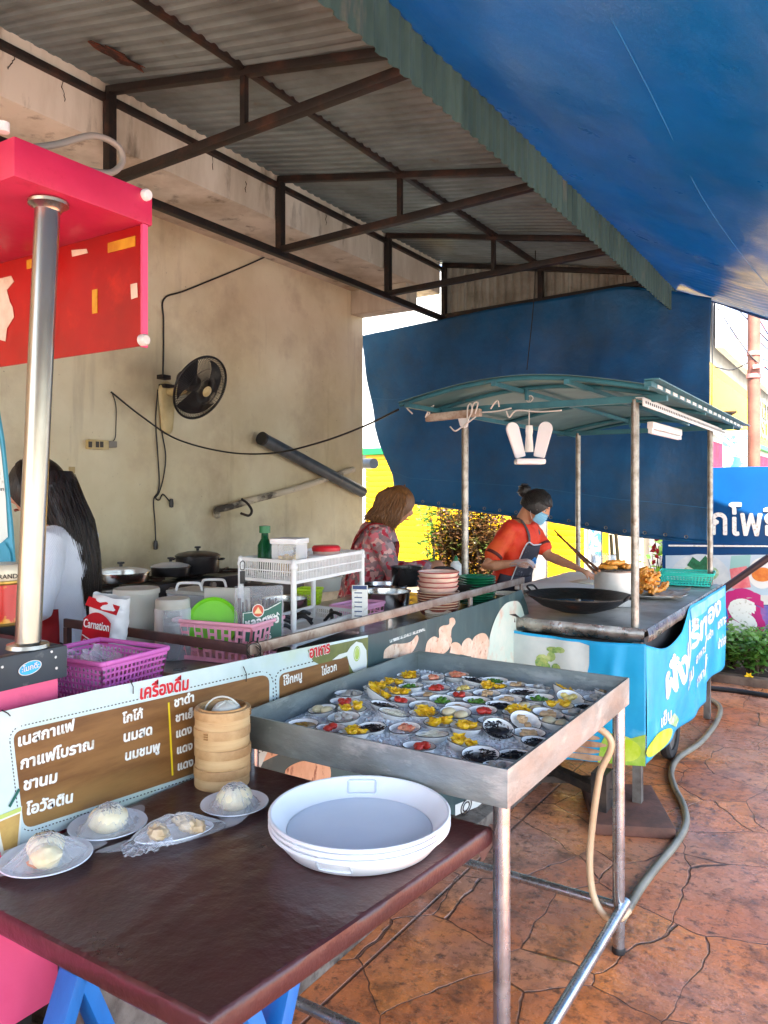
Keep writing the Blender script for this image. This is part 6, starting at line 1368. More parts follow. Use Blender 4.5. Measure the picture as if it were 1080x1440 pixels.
class Person:
    def __init__(s, label, loc, rz, k, lean, head_pitch, head_yaw, skin):
        s.o = thing('person', label, 'person', loc, rz); s.k = k; s.skin = skin
        s.W = Matrix.Translation(loc) @ Matrix.Rotation(rz, 4, 'Z') @ Matrix.Diagonal((k, k, k, 1))
        s.Lm = Matrix.Translation((0, 0, .9)) @ Matrix.Rotation(lean, 4, 'Y') @ Matrix.Translation((0, 0, -.9))
        s.Hm = Matrix.Translation((.035, 0, 1.47)) @ Matrix.Rotation(head_yaw, 4, 'Z') @ Matrix.Rotation(head_pitch, 4, 'Y') @ Matrix.Translation((.035, 0, .045))
    def T(s, p): return s.W @ s.Lm @ Vector(p)
    def H(s, p): return s.W @ s.Lm @ s.Hm @ Vector(p)
    def inv(s, p): return s.Lm.inverted() @ s.W.inverted() @ Vector(p)
    def d(s, v): return (s.W @ s.Lm).to_3x3() @ Vector(v)
    def torso(s, b, off=0, z0=.80, z1=1.385, n=30):
        zs_ = [z0+(z1-z0)*i/16 for i in range(17)]
        b.tube([s.T((tprof(z)[0], 0, z)) for z in zs_], [(tprof(z)[2]+off)*s.k for z in zs_], n, True, [(tprof(z)[1]+off)*s.k for z in zs_], s.d((1, 0, 0)))
    def shell(s, z0, z1, a0, a1, off, fz=None, n=26, wav=.0):
        b = B()
        def f(u, v):
            z = z0+(z1-z0)*v; a = a0+(a1-a0)*u
            if fz: a *= fz(v)
            zz = max(z, .82); cx, rx, ry = tprof(zz); w_ = wav*math.sin(a*9)*(1-v); fl = max(0, .86-z)*.12
            return s.T((cx+(rx+off+fl+w_)*math.cos(a), (ry+off+fl+w_)*math.sin(a), z))
        b.grid(f, n, n); return b
    def arm(s, b, side, elbow, wrist, off=0, upto=1.0):
        sh = Vector((-.005, side*.148, 1.315)); e = Vector(elbow); w_ = Vector(wrist)
        P = [sh+Vector((0, -side*.03, .0)), sh, sh.lerp(e, .35), sh.lerp(e, .7), e, e.lerp(w_, .3), e.lerp(w_, .65), w_]
        r = [.05, .052, .047, .042, .039, .039, .032, .025]; n = max(3, round(upto*8))
        b.capsule([s.T(p) for p in P[:n]], [(q+off)*s.k for q in r[:n]], 14)
        return (w_-e).normalized()
    def hand(s, b, w_, dr, nrm, side, curl=.5, sc_=1):
        """Palm, four unequal bent fingers and a thumb from the side of the palm."""
        w_ = Vector(w_); dr = Vector(dr).normalized(); nrm = Vector(nrm); nrm = (nrm-dr*nrm.dot(dr)).normalized(); sd = dr.cross(nrm)*side; k = s.k*sc_
        T = s.T; b.capsule([T(w_-dr*.01), T(w_+dr*.03), T(w_+dr*.075)], [.026*k, .034*k, .036*k], 12, [.017*k, .0155*k, .013*k], s.d(nrm))
        for i, L_ in enumerate((.068, .077, .071, .055)):
            p = w_+dr*.082+sd*((i-1.5)*-.0185); pts = [p-dr*.012]; a = .12; q = p
            for j, f_ in enumerate((.44, .32, .24)):
                a += curl*(.55 if j == 0 else .75); q = q+(dr*math.cos(a)+nrm*math.sin(a))*L_*f_+sd*(i-1.5)*-.0018; pts.append(q)
            b.capsule([T(x) for x in pts], [.0085*k, .0084*k, .0078*k, .0066*k], 8)
        p = w_+dr*.025+sd*.028
        b.capsule([T(p-sd*.012), T(p+sd*.012+dr*.022+nrm*.006), T(p+sd*.016+dr*.050+nrm*.018), T(p+sd*.010+dr*.070+nrm*.028)], [.013*k, .0115*k, .0095*k, .0075*k], 8)
    def head(s, b):
        def g(a, e): return math.exp(-(a*a+e*e))
        nu, nv = 56, 40
        def f(u, v):
            az_ = 2*math.pi*u-math.pi; el = (v-.5)*math.pi*.998
            x, y, z = math.cos(el)*math.cos(az_)*.094, math.cos(el)*math.sin(az_)*.0745, math.sin(el)*.116
            if z < -.015: t = (-.015-z)/.10; y *= 1-.34*t; x = x*(1-.12*t)+(.012*t if math.cos(az_) > 0 else .030*t)
            if z > .02 and x < 0: x *= 1.06
            d_ = .021*g(az_/.15, (el+.10)/.16)+.013*g(az_/.10, (el-.10)/.20)
            d_ += .0075*g(az_/.26, (el+.46)/.10)-.003*g(az_/.3, (el+.47)/.025)+.005*g(az_/.3, (el+.80)/.15)+.004*g(az_/.55, (el-.36)/.14)
            for sg in (-1, 1): d_ += -.0085*g((az_-sg*.36)/.20, (el-.12)/.13)+.005*g((az_-sg*.36)/.13, (el-.10)/.07)+.005*g((az_-sg*.62)/.3, (el+.12)/.22)
            n = Vector((x, y, z)).normalized(); return s.H(Vector((x, y, z))+n*d_)
        b.grid(f, nu, nv); bmesh.ops.remove_doubles(b.bm, verts=b.bm.verts, dist=.0004)
        for sg in (-1, 1):
            b.blob(s.H((-.004, sg*.074, -.004)), (.017*s.k, .007*s.k, .030*s.k), 12, .05, 2, (s.W @ s.Lm @ s.Hm).to_3x3().normalized() @ Matrix.Rotation(sg*.3, 3, 'Z'))
        b.capsule([s.T((.0, 0, 1.33)), s.T((.012, 0, 1.40)), s.H((-.03, 0, -.05))], [.058*s.k, .050*s.k, .050*s.k], 16)
    def face(s, brow=(30, 20, 18)):
        wm_ = mat('eye_white', (226, 220, 214), .2); im_ = mat('iris', (36, 22, 16), .1)
        for sg in (-1, 1):
            c = s.H((.0785, sg*.029, .013)); e = B(); e.blob(c, (.0095*s.k,)*3, 12, 0); eo = e.done('eye', wm_, s.o)
            e = B(); e.blob(s.H((.0855, sg*.030, .0125)), (.0042*s.k, .0050*s.k, .0050*s.k), 10, 0, 1, (s.W @ s.Lm @ s.Hm).to_3x3().normalized()); e.done('iris', im_, eo)
            e = B(); e.tube([s.H((.0895, sg*.013, .035)), s.H((.0905, sg*.028, .040)), s.H((.078, sg*.046, .036))], [.0022*s.k, .003*s.k, .0012*s.k], 6); e.done('eyebrow', mat('brow', brow, .7), s.o)
            e = B(); e.tube([s.H((.0855, sg*.019, .0185)), s.H((.0885, sg*.030, .0225)), s.H((.079, sg*.043, .017))], .0013*s.k, 5); e.done('eyelash', mat('brow', brow, .7), s.o)
        e = B(); e.capsule([s.H((.0935, -.020, -.0535)), s.H((.1025, 0, -.0525)), s.H((.0935, .020, -.0535))], [.003*s.k, .0062*s.k, .003*s.k], 10); e.done('lips', mat('lips', (172, 86, 80), .4), s.o)
    def legs(s, name, m):
        b = B()
        for sg in (-1, 1): b.capsule([s.W @ Vector(p) for p in ((0, sg*.085, .86), (.01, sg*.09, .48), (-.01, sg*.09, .10))], [.088*s.k, .062*s.k, .045*s.k], 14)
        b.capsule([s.W @ Vector((0, -.09, .88)), s.W @ Vector((0, .09, .88))], .105*s.k, 14)
        remeshed(b, .012).done(name, m, s.o, 180)
        for sg in (-1, 1): b = B(); b.capsule([s.W @ Vector((-.05, sg*.09, .04)), s.W @ Vector((.12, sg*.1, .032))], [.045*s.k, .038*s.k], 12, [.036*s.k, .028*s.k], (0, 0, 1)); b.done('shoe', black_pl, s.o)
def hair_cap(P, m, off=.014, front=.42, low=-.35, nz_=.006):
    """Hair over the skull, open over the face."""
    b = B()
    def f(u, v):
        a = 2*math.pi*u-math.pi; el = math.pi/2-(math.pi/2-low)*v
        fr = max(0, math.cos(a))**.75; el = max(el, -1.5+ (1.5+front)*fr) if fr > .02 else el
        x, y, z = math.cos(el)*math.cos(a)*(.100+off), math.cos(el)*math.sin(a)*(.078+off), math.sin(el)*(.119+off)
        if x < 0: x *= 1.07
        k = 1+nz_*14*noise.noise(Vector((math.cos(a)*3, math.sin(a)*3, z*16)))*.22
        return P.H((x*k, y*k, z*k))
    b.grid(f, 60, 24); bmesh.ops.remove_doubles(b.bm, verts=b.bm.verts, dist=.0004); b.solid(.006)
    return b
def strands(b, P, paths, n, r, spread):
    for _ in range(n):
        pa = rnd.choice(paths); o = Vector((rnd.gauss(0, 1), rnd.gauss(0, 1), rnd.gauss(0, .4)))*spread
        b.tube(smooth_path([P(Vector(p)+o*(.4+.8*i/len(pa))) for i, p in enumerate(pa)], 4), [r*(1-.5*t/(4*(len(pa)-1))) for t in range(4*(len(pa)-1)+1)], 5)

# ---- dark-haired woman behind the chrome pole
loc = ad(92, 690, 2.95); loc.z = 0
A = Person('woman with long dark hair, white ribbed top and red apron behind the chrome pole', loc, YAW+R(178), 1.0, R(0), R(14), R(0), skin_m)
A.Hm = Matrix.Translation((.028, 0, -.004)) @ A.Hm
b = B(); A.torso(b, -.008); A.head(b)
eL, wL = (-.02, .235, 1.085), (.21, .20, 1.07); eR, wR = (.03, -.21, 1.08), (.26, -.12, 1.10)
dl = A.arm(b, 1, eL, wL, -.004); dr = A.arm(b, -1, eR, wR, -.004)
A.hand(b, wL, dl, (0, -.3, -1), 1, .5); A.hand(b, wR, dr, (0, .3, -1), -1, .6)
remeshed(b, .0045, 2).done('body', skin_m, A.o, 180); A.face(); A.legs('trousers', mat('dark_trousers', (40, 40, 50), .9))
ribw = mat('white_ribbed_knit', (216, 222, 234), .8, c2=(204, 211, 226), s=4, sheen=.2)
def rib(M_):
    n = M_.node_tree; N = n.nodes; L = n.links; tc = N.new('ShaderNodeTexCoord'); wv = N.new('ShaderNodeTexWave'); wv.inputs['Scale'].default_value = 60; wv.bands_direction = 'DIAGONAL'; wv.inputs['Distortion'].default_value = 1.5
    L.new(tc.outputs['Object'], wv.inputs[0]); bp = N.new('ShaderNodeBump'); bp.inputs['Strength'].default_value = .35; bp.inputs['Distance'].default_value = .004; L.new(wv.outputs[0], bp.inputs['Height']); L.new(bp.outputs[0], N['Principled BSDF'].inputs['Normal'])
rib(ribw)
def folds(b, s_, amp, f):
    for v in b.bm.verts: v.co += v.normal*amp*noise.noise(v.co*f) if v.normal.length else Vector()
    return b
b = B(); A.torso(b, .006, .80, 1.375); A.arm(b, 1, eL, wL, .010, .98); A.arm(b, -1, eR, wR, .010, .98); b = remeshed(b, .007, 6); b.bm.normal_update(); folds(b, 0, .009, 16); b.done('top', ribw, A.o, 180)
red_ap = mat('red_apron_cloth', (150, 14, 20), .8, c2=(124, 8, 14), s=5)
b = A.shell(.55, 1.07, -1.95, 1.95, .020, None, 40, .004); b.solid(.002).done('apron', red_ap, A.o, 180)
b = A.shell(1.07, 1.28, -1.0, 1.0, .018, lambda v: 1-.35*v, 20); b.solid(.002).done('apron', red_ap, A.o, 180)
cp_ = A.T((.055, .196, .93)); b = B(); b.tube([A.T((.05+.012*math.cos(a), .1905+.003*math.sin(a), .94+.012*math.sin(a))) for a in [R(60+i*12) for i in range(21)]], .0018, 5); b.done('apron_letter', mat('pink_thread', (226, 150, 160), .7), A.o)
b = hair_cap(A, hair_blk, .012, .50, -.6)
b.done('hair', hair_blk, A.o, 60)
RG = [(1.575, .060, .080, .080), (1.53, .052, .092, .098), (1.46, .022, .088, .104), (1.39, -.015, .080, .112), (1.32, -.042, .068, .106), (1.24, -.066, .056, .094), (1.15, -.080, .046, .080), (1.06, -.088, .036, .070), (.99, -.088, .026, .058), (.945, -.086, .012, .040)]
def hair_ring(t):                                                    # hair falling from the crown over the nape and down the back
    t *= len(RG)-1; i = min(int(t), len(RG)-2); f = t-i; f = f*f*(3-2*f)*.4+f*.6; return [RG[i][k]+(RG[i+1][k]-RG[i][k])*f for k in range(4)]
def fall(u, v, off=0):
    a = 2*math.pi*u; z, cx, rx, ry = hair_ring(v)
    g_ = noise.noise(Vector((math.cos(a)*7, math.sin(a)*7, v*1.1)))*.55+noise.noise(Vector((math.cos(a)*17, math.sin(a)*17, v*1.8)))*.3
    k = 1+.07*g_*(.5+v)+off; w_ = .012*math.sin(v*5+1)*v
    return A.T((cx+rx*k*math.cos(a), ry*k*math.sin(a)+w_, z-.05*max(0, v-.9)*10*g_))
b = B(); b.grid(fall, 140, 50); b.done('hair_fall', hair_blk, A.o, 180)
b = B()
for i in range(150):
    u0 = rnd.random(); v0 = rnd.uniform(0, .4); v1 = rnd.uniform(.7, 1); o0 = rnd.uniform(.0, .05); dr_ = rnd.gauss(0, .02)
    b.tube([fall(u0+dr_*k/11, v0+(v1-v0)*k/11, o0+.02*math.sin(k*.9+i)) for k in range(12)], [.0016*(1-.5*k/11) for k in range(12)], 4)
b.done('hair_strand', hair_blk, A.o, 180)
b = B()
for i in range(150):                                                 # straight hairs from the parting down over the skull
    sg = rnd.choice((-1, 1)); y0 = rnd.gauss(0, .004); x0 = rnd.uniform(-.10, .055); pts = []
    for k in range(9):
        th = (k/8)*R(100); q_ = Vector((x0-.05*k/8, math.sin(th)*.0925*sg+y0, math.cos(th)*.134)); q_.z -= .03*(abs(x0)/.1)**2*math.cos(th); e_ = math.sqrt((q_.x/.115)**2+(q_.y/.0935)**2+(q_.z/.134)**2) or 1; pts.append(A.H(q_/e_))
    b.tube(pts, .0015, 4)
b.done('hair_strand', hair_blk, A.o, 180)

# ---- floral-shirt woman at the food cart
loc = ad(508, 690, 4.62); loc.z = 0
Bp = Person('woman with wavy brown bob, floral blouse and red apron stirring at the food cart', loc, YAW+R(3), .955, R(14), R(8), R(4), skin_m)
hR = Bp.inv(ad(598, 797, 4.45)); hL = Bp.inv(ad(590, 800, 4.75))
b = B(); Bp.torso(b, -.006); Bp.head(b)
eR = (.15, -.22, 1.10); eL = (.16, .23, 1.10)
dr = Bp.arm(b, -1, eR, hR, -.004); dl = Bp.arm(b, 1, eL, hL, -.004)
Bp.hand(b, hR, dr, (0, .2, -1), -1, .9); Bp.hand(b, hL, dl, (0, -.2, -1), 1, .8)
remeshed(b, .0045, 2).done('body', skin_m, Bp.o, 180); Bp.face((60, 40, 26)); Bp.legs('trousers', mat('dark_trousers', (1, 1, 1)))
def floral():
    M = bpy.data.materials.new('floral_blouse'); M.use_nodes = True; N = M.node_tree.nodes; L = M.node_tree.links; b_ = N['Principled BSDF']; b_.inputs['Roughness'].default_value = .7
    tc = N.new('ShaderNodeTexCoord'); nz = N.new('ShaderNodeTexNoise'); nz.inputs['Scale'].default_value = 24; nz.inputs['Detail'].default_value = 5; L.new(tc.outputs['Object'], nz.inputs[0])
    va = N.new('ShaderNodeVectorMath'); va.operation = 'MULTIPLY_ADD'; va.inputs[1].default_value = (.05, .05, .05); L.new(nz.outputs['Color'], va.inputs[0]); L.new(tc.outputs['Object'], va.inputs[2])
    vo = N.new('ShaderNodeTexVoronoi'); vo.inputs['Scale'].default_value = 42; L.new(va.outputs[0], vo.inputs['Vector'])
    sp = N.new('ShaderNodeSeparateColor'); L.new(vo.outputs['Color'], sp.inputs[0])
    cr = N.new('ShaderNodeValToRGB'); cr.color_ramp.interpolation = 'CONSTANT'; e = cr.color_ramp.elements; e[0].color = lin((150, 120, 124)); e[1].position = .3; e[1].color = lin((206, 108, 120))
    for p, c in ((.48, (128, 112, 116)), (.62, (222, 176, 170)), (.76, (182, 40, 62)), (.88, (168, 146, 150))): q = e.new(p); q.color = lin(c)
    L.new(sp.outputs[0], cr.inputs[0]); mx = N.new('ShaderNodeMix'); mx.data_type = 'RGBA'; mx.blend_type = 'MULTIPLY'; mx.inputs[0].default_value = .8
    rg_ = N.new('ShaderNodeMapRange'); rg_.inputs[1].default_value = .0; rg_.inputs[2].default_value = .04; rg_.inputs[3].default_value = .7; L.new(vo.outputs['Distance'], rg_.inputs[0])
    cb_ = N.new('ShaderNodeCombineColor'); [L.new(rg_.outputs[0], cb_.inputs[i]) for i in range(3)]
    L.new(cr.outputs[0], mx.inputs[6]); L.new(cb_.outputs[0], mx.inputs[7]); L.new(mx.outputs[2], b_.inputs['Base Color']); return M
fm = floral()
b = B(); Bp.torso(b, .020, .80, 1.37); Bp.arm(b, -1, eR, hR, .017, .95); Bp.arm(b, 1, eL, hL, .017, .95)
b = remeshed(b, .007, 6); b.bm.normal_update(); folds(b, 0, .015, 14); b.done('blouse', fm, Bp.o, 180)
for w_, e_, sd_ in ((hR, eR, -1), (hL, eL, 1)):
    d_ = (Vector(w_)-Vector(e_)).normalized(); b = B(); b.tube([Bp.T(Vector(w_)-d_*.045), Bp.T(Vector(w_)-d_*.012)], .040*.955, 18); b.done('cuff', mat('lilac_cuff', (196, 160, 168), .7), Bp.o)
b = Bp.shell(.55, 1.02, -1.5, 1.5, .040, None, 34, .004); b.solid(.002).done('apron', red_ap, Bp.o, 180)
b = Bp.shell(1.02, 1.30, -.9, .9, .036, lambda v: 1-.3*v, 18); b.solid(.002).done('apron', red_ap, Bp.o, 180)
b = B()
for sg in (-1, 1): b.tube(smooth_path([Bp.T(p) for p in ((.10, sg*.09, 1.28), (.05, sg*.105, 1.365), (-.05, sg*.105, 1.37), (-.12, sg*.085, 1.27), (-.135, -sg*.02, 1.10), (-.12, -sg*.09, 1.0))], 6), .022, 8, True, .005, Bp.d((-1, 0, .2)))
b.done('apron_strap', red_ap, Bp.o, 180)
b = hair_cap(Bp, hair_brn, .014, .42, -.8, .014); b.done('hair', hair_brn, Bp.o, 60)
b = B()
for i in range(420):
    a = R(74+212*rnd.random()); r1 = .111+.012*rnd.random(); p = [Vector((r1*math.cos(a)*k_, .088*math.sin(a)*k_*1.15, z)) for k_, z in ((.75, .09), (1.0, .02), (1.1, -.05), (1.12+.1*rnd.random(), -.10), (.95+.42*rnd.random(), -.125-.04*rnd.random()))]
    ph = a*2.2+rnd.gauss(0, .5); p = [q+Vector((rnd.gauss(0, .005)+.010*math.sin(j*1.9+ph)*math.cos(a), rnd.gauss(0, .005)+.010*math.sin(j*1.9+ph)*math.sin(a), 0))*(j > 0) for j, q in enumerate(p)]; pts = smooth_path([Bp.H(q) for q in p], 5); b.tube(pts, [.0046-.0036*(t/(len(pts)-1))**2 for t in range(len(pts))], 6)
b.done('hair_lock', hair_brn, Bp.o, 180)

# ---- masked woman kneading dough at the fry cart
loc = Vector((-2.12, 4.93, 0))
G = Person('young woman in orange-red shirt, dark apron and blue face mask at the fry cart', loc, R(-4), .95, R(12), R(20), R(6), skin_d)
hR = G.inv(ad(722, 792, 4.98)); hL = G.inv(ad(812, 799, 5.02)); eR = G.inv(ad(684, 797, 5.05)); eL = G.inv(ad(772, 782, 5.22))
b = B(); G.torso(b, -.006); G.head(b)
dr = G.arm(b, -1, eR, hR, -.002); dl = G.arm(b, 1, eL, hL, -.002)
G.hand(b, hR, dr, (.3, .4, -1), -1, .45); G.hand(b, hL, dl, (0, 0, -1), 1, .35)
remeshed(b, .0045, 2).done('body', skin_d, G.o, 180); G.face(); G.legs('trousers', mat('dark_trousers', (1, 1, 1)))
org = mat('orange_red_jersey', (232, 64, 28), .7, c2=(218, 46, 26), s=4, c3=(236, 92, 40), s3=3, lo3=.5, hi3=.6)
b = B(); G.torso(b, .016, .80, 1.372); G.arm(b, -1, eR, hR, .020, .55); G.arm(b, 1, eL, hL, .020, .55); b = remeshed(b, .007, 6); b.bm.normal_update(); folds(b, 0, .013, 13); b.done('shirt', org, G.o, 180)
for sd_, e_ in ((-1, eR), (1, eL)):
    sh = Vector((-.005, sd_*.148, 1.315)); e_ = Vector(e_); d_ = (e_-sh); b = B(); b.tube([G.T(sh+d_*.66), G.T(sh+d_*.73)], .066*.95, 20, False); b.solid(.002).done('sleeve_hem', mat('maroon_hem', (92, 34, 30), .7), G.o, 180)
dk = mat('charcoal_apron', (46, 46, 58), .75, c2=(60, 60, 72), s=8, c3=(150, 150, 156), s3=12, lo3=.62, hi3=.72)
b = G.shell(.55, 1.0, -1.6, 1.6, .034, None, 34, .004); b.solid(.002).done('apron', dk, G.o, 180)
b = G.shell(1.0, 1.235, -.95, .95, .032, lambda v: 1-.28*v, 18); b.solid(.002); bib = b.done('apron', dk, G.o, 180)
pip = mat('white_piping', (220, 220, 224), .6)
def ap_pt(a, z, off=.036): cx, rx, ry = tprof(z); return G.T((cx+(rx+off)*math.cos(a), (ry+off)*math.sin(a), z))
b = B(); b.tube(smooth_path([ap_pt(-1.15, .78), ap_pt(-.97, .98), ap_pt(-.70, 1.236), ap_pt(-.3, 1.238), ap_pt(.3, 1.238), ap_pt(.70, 1.236), ap_pt(.97, .98), ap_pt(1.15, .78)], 6), .0042, 6); b.done('apron_piping', pip, G.o, 180)
b = B(); c = ap_pt(0, 1.11, .038)
for i in range(7): a = i*.9; b.blob(c+G.d((0, .022*math.cos(a), .022*math.sin(a))), (.006, .014, .014), 10, .2)
b.done('apron_emblem', mat('blue_print_emblem', (52, 136, 206), .6), G.o)
b = B()
for sg in (-1, 1): b.tube(smooth_path([G.T(p) for p in ((.135, sg*.085, 1.235), (.105, sg*.085, 1.32), (.03, sg*.085, 1.392), (-.055, sg*.06, 1.385), (-.06, 0, 1.388))], 6), .016, 8, True, .004, G.d((1, 0, .6)))
b.done('apron_strap', mat('grey_strap', (74, 70, 72), .7), G.o, 180)
b = hair_cap(G, hair_b2, .008, .52, -.33, .004); b.done('hair', hair_b2, G.o, 60)
b = B(); c = G.H((-.128, 0, .045)); b.blob(c, (.042, .045, .045), 20, .25, 3); strands(b, lambda p: p, [[c+Vector((.044*math.cos(a)*math.cos(e_), .046*math.sin(a), .046*math.sin(e_))) for a in (-1.2, -.4, .4, 1.2)] for e_ in (.5, 1.5, 2.4, 3.3)], 26, .006, .003); b.done('hair_bun', hair_b2, G.o, 60)
b = B()
for i in range(170):                                                # combed-back hairs from the hairline to the bun
    a = rnd.uniform(-2.6, 2.6); st_ = Vector((.100*math.cos(a)*.93, .086*math.sin(a), .052 if abs(a) < 1.2 else .052-.09*min(1, (abs(a)-1.2)/1.0))); en = Vector((-.105, rnd.gauss(0, .012), .045+rnd.gauss(0, .010))); pts = []
    for k in range(9):
        q_ = st_.lerp(en, k/8); e_ = math.sqrt((q_.x/.111)**2+(q_.y/.0895)**2+(q_.z/.130)**2) or 1; pts.append(G.H(q_/e_*(1.0 if k < 8 else .99)))
    b.tube(pts, .0016, 4)
b.done('hair_strand', hair_b2, G.o, 180)
maskm = mat('pale_blue_mask', (130, 190, 222), .75, c2=(150, 204, 230), s=9)
b = B()
def mk(u, v):
    a = -1.12+2.24*u; z = -.092+.094*v; el = z/.116; w_ = .0745*math.sqrt(max(.05, 1-min(.86, el*el)))
    x = (.0925+.013*math.exp(-((a)/.42)**2)*(1-.35*abs(v-.55)))*math.cos(a)*(1 if v > .3 else 1-.10*(.3-v)/.3)+.008; y = (.079-.014*(1-v)*(1-v))*math.sin(a)*.98
    return G.H((x+.0016*math.sin(v*34), y, z-.006*math.cos(a*1.4)+.008*abs(math.sin(a))*(1-v)))
b.grid(mk, 36, 30); b.solid(.0012); b.done('face_mask', maskm, G.o, 180)
b = B()
for sg in (-1, 1):
    for z_ in (0, -.075): b.tube(smooth_path([G.H((.045, sg*.078, z_)), G.H((.02, sg*.0805, z_*.6-.006)), G.H((-.012, sg*.083, .0))], 4), .0013, 5)
b.done('mask_loop', pip, G.o, 180)
gl = film('plastic_glove', (.95, .96, .97), .36, .2)
b = B(); G.hand(b, hR, dr, (.3, .4, -1), -1, .45, 1.18); remeshed(b, .006, 2).done('glove', gl, G.o, 180)

# ================================================================ BEYOND THE STALLS
# blue sign board on the street side
YS = 7.2
bluesign = mat('blue_sign_face', (6, 72, 126), .35, c2=(5, 64, 116), s=2)
sg = thing('sign_board', 'wide blue sign board with white Thai letters and food pictures beyond the fry cart', 'sign', ay(1040, 800, YS)-UP*1.0)
def q(x, y, l=0): return ay(x, y, YS-l)
def sp_(name, P, m, l, par=None): b = B(); b.poly([q(x, y, l) for x, y in P], (0, .0006, 0)); return b.done(name, m, par or sg)
zT = q(1000, 657).z; b = B(); b.bx(-1.62, 1.6, YS+.002, YS+.05, .26, zT, .004); b.done('panel', bluesign, sg)
for x in (-1.5, 0, 1.5): B().bx(x-.03, x+.03, YS+.051, YS+.11, 0, zT-.05).done('post', dull_steel, sg)
b = B(); L0, R0 = q(1001, 751, .003), q(1071, 752, .003)
vs_, _ = text_bm('กโพ'); wk = max(v.x for v in vs_)-min(v.x for v in vs_); v2, _ = text_bm('กโพธิ์'); wk2 = max(v.x for v in v2)-min(v.x for v in v2)
u_ = R0-L0; u_.z = 0; letters(b, 'กโพธิ์', L0, L0+u_*(wk2/wk), (0, -1, 0), None, .022, 1.25); b.done('lettering', white_i, sg)
sp_('white_line', [(940, 766), (1200, 768), (1200, 770), (940, 768.5)], white_i, .003)
band = mat('printed_food_band', (176, 200, 214), .4, c2=(206, 216, 222), s=2)
sp_('food_band', [(936, 781), (1240, 779), (1240, 842), (936, 842)], band, .003)
EP = lambda cx, cy, rx, ry, n=30: [(cx+rx*math.cos(2*math.pi*i/n), cy+ry*math.sin(2*math.pi*i/n)) for i in range(n)]
sp_('plate_print', EP(984, 812, 42, 33), mat('plate_print2', (214, 220, 220), .4, c2=(188, 200, 206), s=6), .0045)
sp_('noodle_print', EP(985, 806, 26, 13), mat('noodle_print', (196, 214, 186), .45, c2=(150, 178, 140), s=34, lo=.48, hi=.54), .006)
sp_('herb_print', [(966, 795), (974, 783), (984, 790), (992, 781), (1000, 792), (996, 802), (978, 802)], mat('herb_dark', (40, 118, 78), .45, c2=(24, 84, 54), s=30), .0072)
sp_('melon_print', [(1026, 800), (1050, 796), (1056, 826), (1030, 828)], mat('melon_pink', (218, 100, 110), .45, c2=(232, 150, 150), s=9), .0045)
sp_('glass_print', [(1028, 782), (1056, 780), (1054, 797), (1026, 801)], mat('glass_print', (150, 196, 190), .45), .0042)
sp_('bowl_print', EP(1072, 806, 20, 22), mat('egg_bowl', (226, 226, 222), .45), .0045); sp_('yolk_print', EP(1072, 808, 15, 10), mat('egg_orange', (226, 140, 60), .45, c2=(206, 100, 40), s=12), .006)
sp_('white_strip', [(936, 836), (1240, 838), (1240, 852), (936, 849)], mat('strip_white', (1, 1, 1)), .0055)
sp_('purple_band', [(936, 850), (1240, 853), (1240, 888), (936, 882)], mat('purple_print', (96, 96, 176), .4, c2=(176, 110, 176), s=7, c3=(40, 130, 196), s3=3), .0045)
sp_('white_strip', [(936, 881), (1240, 888), (1240, 898), (936, 890)], mat('strip_white', (1, 1, 1)), .006)
def big(s_, x0, x1, yb, m, bold, l):
    b = B(); a, c = q(x0, yb, l), q(x1, yb, l); c.z = a.z; letters(b, s_, a, c, (0, -1, 0), None, bold, 1.0); b.done('lettering', m, sg)
mag = mat('magenta_ink', (196, 40, 120), .4); big('e', 972, 1021, 888, mag, .12, .008); big('e', 975, 1018, 887, mat('sky_blue_ink', (20, 130, 206), .4), .06, .010)
big('s', 1026, 1062, 888, mag, .12, .008); big('s', 1029, 1059, 887, white_i, .06, .010)
b = B(); b.tube([ay(1082, 783, 6.85), ay(926, 892, 6.75)], .028, 12); tag(b.done('prop_bar', mat('brown_iron_bar', (66, 50, 52), .5, .3)), 'dark brown bar slanting down in front of the blue sign board', 'bar')

# planting bed in front of the sign
def leaf(b, p, d, n, L_, w_):
    d = d.normalized(); s_ = d.cross(n)
    if s_.length < 1e-4: s_ = d.cross(Vector((1, 0, .3)))
    s_ = s_.normalized(); n = s_.cross(d)
    v = [b.bm.verts.new(x) for x in (p, p+d*L_*.4+s_*w_-n*L_*.04, p+d*L_-n*L_*.18, p+d*L_*.4-s_*w_-n*L_*.04, p+d*L_*.45+n*L_*.05)]
    for f in ((0, 1, 4), (1, 2, 4), (2, 3, 4), (3, 0, 4)): b.bm.faces.new([v[i] for i in f])
def leafmat(name, c, c2, c3=None):
    M = mat(name, c, .4, c2=c2, s=9, c3=c3, s3=4, lo3=.5, hi3=.6); N = M.node_tree.nodes; L = M.node_tree.links; o = N['Material Output']; p = N['Principled BSDF']
    t = N.new('ShaderNodeBsdfTranslucent'); t.inputs[0].default_value = tuple(min(1, x*1.6) for x in lin(c2)[:3])+(1,); mx = N.new('ShaderNodeMixShader'); mx.inputs[0].default_value = .3
    L.new(p.outputs[0], mx.inputs[1]); L.new(t.outputs[0], mx.inputs[2]); L.new(mx.outputs[0], o.inputs[0]); return M
